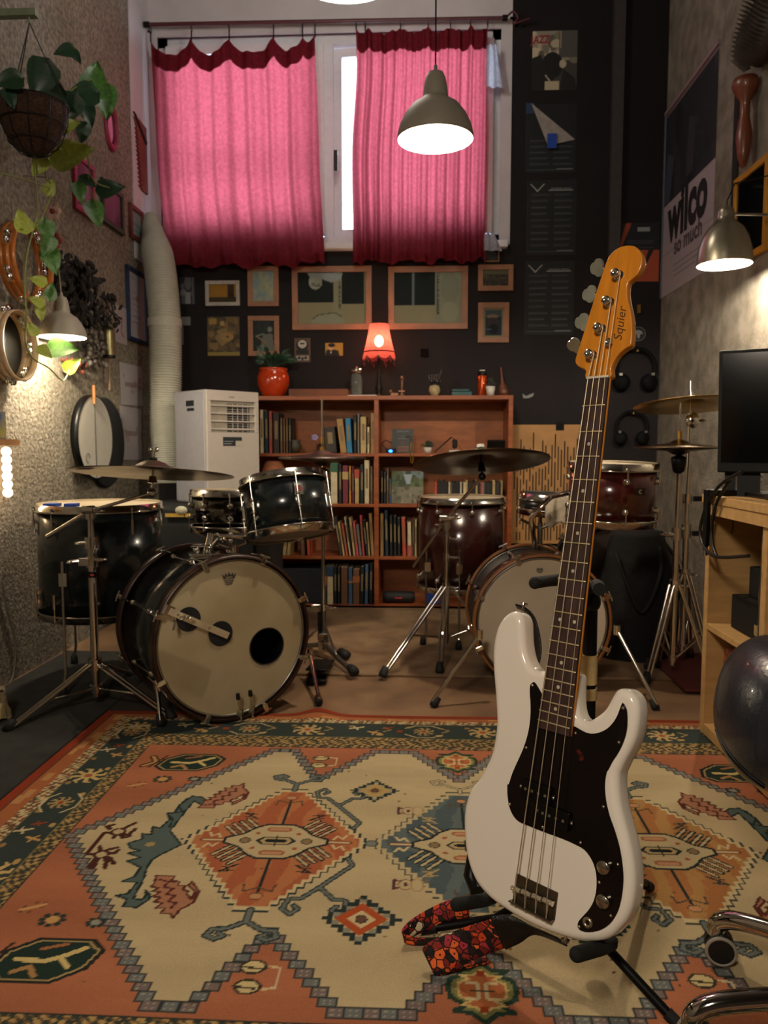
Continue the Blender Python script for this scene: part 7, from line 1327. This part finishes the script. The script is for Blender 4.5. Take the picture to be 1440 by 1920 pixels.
m = MB(T); m.prism(P[::-1], .002, .018); ss_ = single('saw_board', m, M('reddish_board', '#7a4034', .6), 'reddish toothed wooden board hanging near the wall corner', 'ornament'); part('dark_edge', MB(T).prism([(-w_*.45, h_*.52), (-w_*.3, h_*.52), (w_*.45, h_*.28), (w_*.4, h_*.23)], .018, .026), M('burnt_edge', '#1e1210', .7), ss_)
# dried bunches, shells, metal shaker
def bunch(name, label, cat, x0, y0, x1, y1, n, mat, size, d=.05, seed=1, leafy_=False):
    r = random.Random(seed); a = atX(x0, y0, XL+d); b = atX(x1, y1, XL+d); t = thing(name, label, cat, (XL+d, (a.y+b.y)/2, min(a.z, b.z))); m = MB()
    for _ in range(n):
        y = r.uniform(a.y, b.y); z = r.uniform(b.z, a.z); p = Vector((XL+r.uniform(.012, d*1.6), y, z)); s = size*r.uniform(.6, 1.3)
        if leafy_: q = Matrix.Translation(p) @ Matrix.Rotation(r.uniform(0, 6), 4, 'X') @ Matrix.Rotation(r.uniform(-.8, .8), 4, 'Y'); m.sph((0, 0, 0), (s*.25, s*.4, s), 6, 4, q)
        else: m.sph(p, (s, s, s*1.1), 8, 6)
    o = part('pieces', m, mat, t); o['kind'] = 'stuff'; part('hanging_string', MB().tube([(XL+.02, (a.y+b.y)/2, (a.z+b.z)/2), (XL+.004, (a.y+b.y)/2, a.z+.05)], .002, 5), rope, t); return t
dl = M('dried_dark_leaf', '#14110f', .8, vary=.4, scale=60)
bunch('dried_bunch', 'dark dried leaf bunch just right of the lamp rope', 'ornament', 92, 462, 128, 545, 70, dl, .028, .05, 1, True); bunch('dried_bunch', 'tall black seed pod bunch right of the grey bell lamp', 'ornament', 138, 482, 182, 615, 150, dl, .030, .06, 2, True)
bunch('dried_bunch', 'black twig bunch above the brass shaker', 'ornament', 186, 540, 222, 625, 70, dl, .022, .05, 3, True); bunch('shell_rattle', 'cluster of small dark shells hanging under the black pods', 'rattle', 156, 612, 190, 690, 90, M('dark_shell', '#56504a', .3, vary=.4, scale=50), .012, .05, 4); bunch('berry_sprig', 'sprig of brown red berries right of the lowest leaf', 'ornament', 126, 672, 156, 702, 40, M('brown_berry', '#6b3020', .5), .008, .04, 5)
p = atX(203, 640, XL+.045); shk = thing('metal_shaker', 'brass metal shaker with a wooden stick on the left wall', 'shaker', (p.x, p.y, p.z-.08)); part('barrel', MB().cyl(p-Vector((0, 0, .075)), p+Vector((0, 0, .05)), .031, seg=24).cyl(p+Vector((0, 0, .05)), p+Vector((0, 0, .085)), .031, .022, seg=24), M('worn_brass', '#86805e', .35, .8, .1), shk, bev=.003); part('rim', MB().cyl(p-Vector((0, 0, .085)), p-Vector((0, 0, .072)), .034, seg=24), black, shk); part('stick', MB().cyl(p-Vector((0, 0, .085)), p-Vector((0, 0, .25)), .006, seg=8), M('pale_stick', '#8a7458', .6), shk)
# round frame drum with a grey bag behind
T = wallT('L', 171, 820, .055); R = .205; fd_ = thing('frame_drum', 'large round frame drum with a white two tone skin on the left wall', 'drum', mat4=T @ Tm((0, -R, 0))); part('hoop', MB(T).lathe([(R-.006, -.01), (R, -.01), (R, .026), (R-.006, .026), (R-.006, -.01)], 56), matte, fd_); part('drum_skin', MB(T).lathe([(R-.006, .024), (0, .024)], 56), M('grey_white_skin', '#b5b2a6', .6, vary=.03), fd_)
part('skin_seam', MB(T).bb((-.012, -R+.01, .0245), (-.006, R-.01, .0262)), M('seam_grey', '#55554f', .7), fd_); part('skin_mark', MB(T @ Tm((-.10, -.10, .0248))).torus(.022, .0015, None, 24, 4, 0, 5.2), M('seam_grey'), fd_); part('peg', MB(T).box((-.03, R+.0, .034), (.012, .09, .014)), M('orange_peg', '#9a6434', .6), fd_, bev=.002)
T = wallT('L', 196, 830, .012); m = MB(T); m.lathe([(.0, 0), (.225, 0), (.235, .008), (.225, .018), (0, .018)], 48); fb_ = single('felt_disc', m, M('dark_felt_disc', '#1c1d1f', .95, bump=.5, scale=80), 'dark felt disc hanging behind the white frame drum', 'disc')
# left edge: shelf, string light, cable and plug
pz = atX(12, 830, XL); sh = single('wall_shelf', MB().bb((XL+.001, 2.7, pz.z-.012), (XL+.10, 2.95, pz.z+.012)), M('raw_wood', '#9a7048', .6), 'small raw wooden wall shelf cut by the left edge', 'shelf'); bx = single('painted_tin', MB().bb((XL+.02, 2.76, pz.z+.013), (XL+.06, 2.93, pz.z+.12)), M('blue_yellow_tin', '#8f8a4a', .5, c2='#2c4a8a', scale=18), 'blue and yellow tin on the wall shelf at the left edge', 'tin', bev=.004)
sl = thing('string_light', 'glowing string of round bulbs below the small wall shelf', 'string light', (XL+.03, 3.03, pz.z-.2))
for k in range(6): z = pz.z-.035-.032*k; part('bulb', MB().sph((XL+.055, 2.93, z), .018, 12, 8), M('string_bulb', '#ffd9a8', emit=9, ecol='#ffd9a8'), sl)
part('wire', MB().tube([(XL+.055, 2.93, pz.z-.013), (XL+.055, 2.93, pz.z-.21)], .002, 5), rope, sl)
cb = [(4, 1090), (12, 1140), (28, 1200), (26, 1260), (12, 1295)]; single('wall_cable', MB().tube(catmull([atX(x, y, XL+.008) for x, y in cb], 5, False), .004, 6), M('grey_cable', '#6e6455', .6), 'thin grey cable running down the left wall behind the stand', 'cable')
c = atZ(20, 1355, .0); m = MB(); m.sheet(lambda u, v: (c.x-.06+.05*cos(2*pi*u)*(1-.3*v)*(1+.2*sin(5*u*2*pi)), c.y+.06*sin(2*pi*u)*(1-.4*v), .011+.10*v+.012*sin(9*u+7*v)), 24, 8); m.f.append(tuple(8*25+i for i in range(24))); m.sm.append(True); single('canvas_bag', m, M('beige_canvas', '#8d7b5c', .9, bump=.5, scale=30), 'crumpled beige canvas bag on the floor at the left edge', 'bag')
c = atZ(14, 1336, .14); adp = thing('plug_adapter', 'yellowish plug adapter lying on the canvas bag', 'adapter', c-Vector((.05, 0, .02))); part('adapter_body', MB(Tm(c-Vector((.05, 0, 0)), (0, 0, .4))).box((0, 0, 0), (.06, .05, .04)), M('old_plastic', '#8f8156', .6), adp, bev=.006)
# small dark stool top behind the floor tom: drum throne
# ------------------------------------------------------------------ right wall
def p_wil(K_, w_, h_):
    q = nrm(K_, w_, h_); blot(q, 60, ['#1b1e24', '#23262c', '#15171c', '#2c2c33'], y1=.5, r=.14); q.p([(0, .45), (.14, .5), (.2, .1), (.05, .0)], '#20252c'); q.p([(.05, .22), (.2, .28), (.12, .5), (.0, .48)], '#3b4254'); q.p([(.5, .15), (.62, .2), (.6, .45), (.45, .45)], '#33303a'); q.r(0, .50, 1, 1, '#a59aa0')
    for k in range(3): q.r(.25, .86+.028*k, .9-.1*k, .868+.028*k, '#75686c')
    q.r(0, 0, 1, .015, '#7a6468'); q.r(0, .77, 1, .775, '#8a7e84')
t, T, w_, h_ = pic('poster', 'large band concert poster with a dark photo and big black wording on the right wall', 'R', (1272, 166, 1371, 528), 0, None, p_wil, '#1d2026', cat='poster', res=.006)
part('border_rail', MB(T).bb((-w_/2-.01, h_/2, 0), (w_/2+.01, h_/2+.022, .012)), M('mauve_rail', '#8a7478', .6), t); part('border_rail', MB(T).bb((-w_/2-.015, -h_/2, 0), (-w_/2, h_/2+.022, .010)), M('slate_rail', '#59606c', .6), t)
inkb = M('poster_ink', '#15151a', .7); text('lettering', 'wilco', T @ Tm((0, -.115, .0022)), .36, inkb, t, .0003, sx=.80, bold=.016); text('lettering', 'so much', T @ Tm((.03, -.285, .0022)), .13, M('poster_ink_faded', '#4a4248', .7), t, .0003, sx=1.0, bold=.004)
def p_yel(K_, w_, h_): q = nrm(K_, w_, h_); blot(q, 70, ['#2a3040', '#8a8a90', '#1a1e2a', '#5a5c68', '#3a3c48'], r=.07); q.e(.2, .85, .15, .06, '#8aa04a')
pic('picture_frame', 'mustard yellow frame with a busy blue photo at the right edge', 'R', (1413, 316, 1480, 485), .028, M('yellow_frame', '#b8801a', .5), p_yel, '#232838')
# long handled bristle brush hanging from the wall
a = atX(1398, 168, XR-.05); hbz = a.z; br_ = thing('bristle_brush', 'large brush with dark bristles and a turned wooden handle hanging on the right wall', 'brush', (a.x, a.y, a.z-.33)); woodh = M('turned_handle', '#6e3820', .4, vary=.15, coat=.3)
part('handle', MB().lathe([(0, -.33), (.014, -.32), (.026, -.27), (.034, -.20), (.028, -.15), (.020, -.11), (.022, -.05), (.045, -.01), (.058, .02), (.05, .045), (0, .05)], 24, Tm(a, (0, 0, 0))), woodh, br_)
T = Tm(a+Vector((.01, -.10, .16)), (radians(38), 0, 0)); part('brush_block', MB(T).lathe([(0, -.10), (.06, -.09), (.095, -.03), (.10, .06), (.08, .16), (.0, .2)], 28, Matrix.Diagonal((.5, 1.35, 1, 1))), M('dark_brush_block', '#2a1d14', .6), br_)
m = MB(); r = random.Random(6)
for i in range(36):
    for j in range(18):
        u = -.12+.24*i/35; v = -.09+.26*j/17
        if (u/.135)**2+((v-.03)/.16)**2 > 1: continue
        p = Vector((-.035, u, v)); d = Vector((-1, u*3.5, (v-.03)*3)).normalized(); m.cyl(p, p+d*.035, .0014, .001, 4)
m.v = [T @ v for v in m.v]; o = part('bristles', m, M('dark_bristle', '#4a4038', .6), br_); o['kind'] = 'stuff'
# ------------------------------------------------------------------ desk shelf at the right
DX = .93; Zt = .80; z0 = .012; dk = thing('desk_shelf', 'pale pine desk with open shelves along the right wall', 'desk', (1.2, 1.85, z0))
for y, n in ((2.53, 0), (2.115, 0), (1.66, 0)): part('side_panel', MB().bb((DX, y-.016, z0), (1.43, y+.016, Zt-.026)), pine, dk, bev=.002)
part('desk_top', MB().bb((DX-.012, 1.64, Zt-.026), (1.442, 2.56, Zt)), pine, dk, bev=.002); part('front_rail', MB().bb((DX-.008, 1.65, Zt-.062), (DX+.012, 2.514, Zt-.0265)), pine, dk)
for a, b in ((2.131, 2.514), (1.676, 2.099)):
    part('shelf', MB().bb((DX+.001, a, .362), (1.42, b, .382)), pine, dk, bev=.0015); part('bottom_board', MB().bb((DX+.001, a, z0+.002), (1.42, b, z0+.035)), pine, dk); part('back_panel', MB().bb((1.42, a, z0+.036), (1.428, b, .36)), M('hardboard', '#5c3d24', .7), dk); part('back_panel', MB().bb((1.42, a, .384), (1.428, b, Zt-.03)), M('hardboard'), dk)
wick = M('orange_wicker', '#9a5226', .7, vary=.35, scale=70, bump=1.0, bscale=90, c2='#6a3416'); single('wicker_basket', MB().bb((.975, 2.16, z0+.036), (1.36, 2.49, .315)), wick, 'orange brown woven basket on the lowest shelf of the desk', 'basket', bev=.012)
single('black_box', MB().bb((.985, 2.20, .383), (1.22, 2.46, .49)), M('black_case', '#090a0a', .7, spec=.3), 'lower wide black case on the desk shelf', 'case', bev=.004); single('black_box', MB().bb((1.02, 2.22, .491), (1.20, 2.42, .585)), M('black_case'), 'smaller black case on top of the wide black one', 'case', bev=.004)
p = Vector((.965, 2.165, .3825)); tb = thing('glass_tube', 'tall mottled glass tube standing beside the shelf divider', 'tube', p); part('tube', MB().lathe([(0, 0), (.020, 0), (.023, .01), (.021, .12), (.024, .16), (.020, .2), (.021, .335), (.018, .335), (.018, .02), (0, .02)], 20, Tm(p)), M('mottled_glass', '#5d564a', .2, .3, .4, 60, c2='#2c2822'), tb); part('label_tag', MB().box(p+Vector((-.023, .012, .055)), (.002, .02, .03)), M('tan_label', '#8f7a50', .7), tb)
m = MB(); m.sph((.965, 2.135-.0, .42), (.015, .016, .035)); single('paper_scrap', MB().sheet(lambda u, v: (.955+.012*sin(9*u+4*v), 2.133+.022*u, .383+.08*v), 6, 8), M('white_paper', '#b9b3a4', .8), 'crumpled white paper beside the shelf divider', 'paper')
# monitor
mt_ = Vector((.918, 2.44, 0)); dx = Vector((.50, -.24, 0)).normalized(); nr = Vector((dx.y, -dx.x, 0)); T = frame(Vector((mt_.x, mt_.y, .905)), dx, Vector((.0, .05, 1)).normalized(), Vector((nr.x, nr.y, .05)).normalized()); mo = thing('computer_monitor', 'black computer monitor on the desk at the right edge', 'monitor', (1.17, 2.37, Zt+.001))
part('bezel', MB(T).bb((0, -.03, -.035), (.53, .345, 0)), M('monitor_black', '#070808', .6, spec=.25), mo, bev=.004); part('screen', MB(T).bb((.010, -.0, -.001), (.52, .335, .001)), M('dark_screen', '#040606', .12, spec=.3), mo); part('stand_neck', MB().bb((1.10, 2.42, Zt+.012), (1.16, 2.45, 1.02)), matte, mo); part('stand_base', MB().bb((1.0, 2.28, Zt+.001), (1.30, 2.50, Zt+.014)), matte, mo, bev=.004)
part('neck_bracket', MB(T).bb((.02, -.12, -.05), (.05, -.02, -.03)).bb((.055, -.12, -.05), (.12, -.02, -.03)), matte, mo)
hp3 = thing('desk_clamp', 'small black clamp on the far corner of the desk', 'clamp', (DX+.01, 2.47, Zt+.001)); part('jaw', MB().bb((DX-.03, 2.44, Zt+.001), (DX+.06, 2.50, Zt+.02)).bb((DX-.035, 2.455, Zt-.16), (DX-.02, 2.485, Zt+.02)), matte, hp3, bev=.003); part('screw', MB().cyl((DX-.028, 2.47, Zt-.16), (DX-.028, 2.47, Zt-.19), .008, seg=10), chrome, hp3)
m = MB(); m.sph((1.12, 2.16, Zt+.05), (.10, .085, .048), 24, 14); o = single('baseball_hat', m, M('navy_cap', '#151c2c', .6), 'dark navy cap on the desk below the monitor', 'cap')
single('keyboard', MB().bb((.99, 2.02, Zt+.001), (1.16, 2.27, Zt+.018)), M('key_black', '#0c0d0e', .5), 'black keyboard lying on the desk in front of the monitor', 'keyboard', bev=.004)
cabm = M('black_cable', '#0a0a0b', .45); cp = lambda P, X: catmull([atX(x, y, X) for x, y in P], 6, False)
single('cable_loop', MB().tube(cp([(1392, 884), (1352, 908), (1326, 945), (1313, 990), (1318, 1020), (1335, 1041), (1362, 1045), (1404, 1042)], .898), .0052, 8), cabm, 'thick black cable looping out over the far desk post', 'cable'); single('cable_loop', MB().tube(cp([(1368, 902), (1345, 940), (1335, 985), (1336, 1020), (1345, 1046)], .908), .005, 8), cabm, 'inner black cable hanging inside the large cable loop', 'cable')
single('thin_cable', MB().tube(cp([(1372, 955), (1374, 990), (1362, 1035), (1350, 1070), (1356, 1110)], 1.0), .0018, 6), cabm, 'thin cable hanging inside the upper desk compartment', 'cable')
# ------------------------------------------------------------------ office chair at the right edge
bc_ = Vector((.80, 1.12, 0)); leath = M('chair_leather', '#181c28', .34, vary=.1, bump=.12, scale=60, coat=.25); ch = thing('office_chair', 'black leather office chair with chrome star base at the right edge', 'chair', (.80, 1.12, .009))
pm = Matrix.Translation((.668, 1.42, .464)) @ Matrix.Rotation(radians(10), 4, 'Y') @ Matrix.Rotation(radians(-14), 4, 'Z'); m = MB()
def pad(u, v):
    a = 2*pi*u; e = -pi/2+pi*v; s = lambda q, k: math.copysign(abs(q)**k, q); return (.112*s(cos(e), .8)*s(cos(a), .9), .20*s(cos(e), .8)*s(sin(a), .9), .134*s(sin(e), .9))
m.sheet(pad, 48, 28, T=pm); part('padded_cushion', m, leath, ch)
m = MB(); 
for k in (-.06, .0): m.tube([pm @ Vector(tuple(q*1.005 for q in pad(.5+.19*t, .38-.13*t+k*.4))) for t in [i/14 for i in range(15)]], .0016, 5)
part('stitching', m, M('stitch_black', '#07080a', .6), ch)
part('seat_pan', MB().lathe([(0, .40), (.17, .40), (.20, .42), (.205, .445), (.18, .47), (0, .48)], 36, Tm((.93, 1.16, 0))), leath, ch); part('back_support', MB().tube(catmull([(.86, 1.22, .41), (.80, 1.36, .36), (.74, 1.44, .38), (.70, 1.45, .45)], 5, False), .014, 10), matte, ch); part('gas_column', MB().cyl((.80, 1.12, .09), (.86, 1.16, .41), .026, seg=16), chrome, ch)
ends = [Vector((.552, 1.372, .0)), Vector((.43, 1.14, 0)), Vector((.68, .82, 0)), Vector((1.07, .94, 0)), Vector((1.05, 1.36, 0))]
for i, e in enumerate(ends):
    d = (e-bc_).normalized(); P = catmull([bc_+Vector((0, 0, .115)), bc_.lerp(e, .4)+Vector((0, 0, .125)), bc_.lerp(e, .85)+Vector((0, 0, .105)), e+Vector((0, 0, .085)), e+d*.008+Vector((0, 0, .058))], 6, False)
    part('base_leg', MB().tube(P, .0165, 14), M('polished_chrome', '#c4c2bc', .08, 1, .02), ch); w_ = Vector((-.22, -.95, 0)).normalized() if i == 0 else d.cross(Vector((0, 0, 1))); c = e+Vector((0, 0, .0375)); sd = w_
    q = part('caster', MB().cyl(c-sd*.020, c-sd*.004, .0255, seg=28).cyl(c+sd*.004, c+sd*.020, .0255, seg=28).sph(c+Vector((0, 0, .012)), (.017, .017, .02)), M('caster_black', '#0d0d0e', .5), ch); part('tread_ring', MB(along(c+sd*.018, sd)).torus(.0248, .0034, None, 32, 8), M('caster_grey', '#8a8376', .6), q)
part('hub', MB().cyl(bc_+Vector((0, 0, .09)), bc_+Vector((0, 0, .15)), .04, seg=20), M('polished_chrome'), ch)
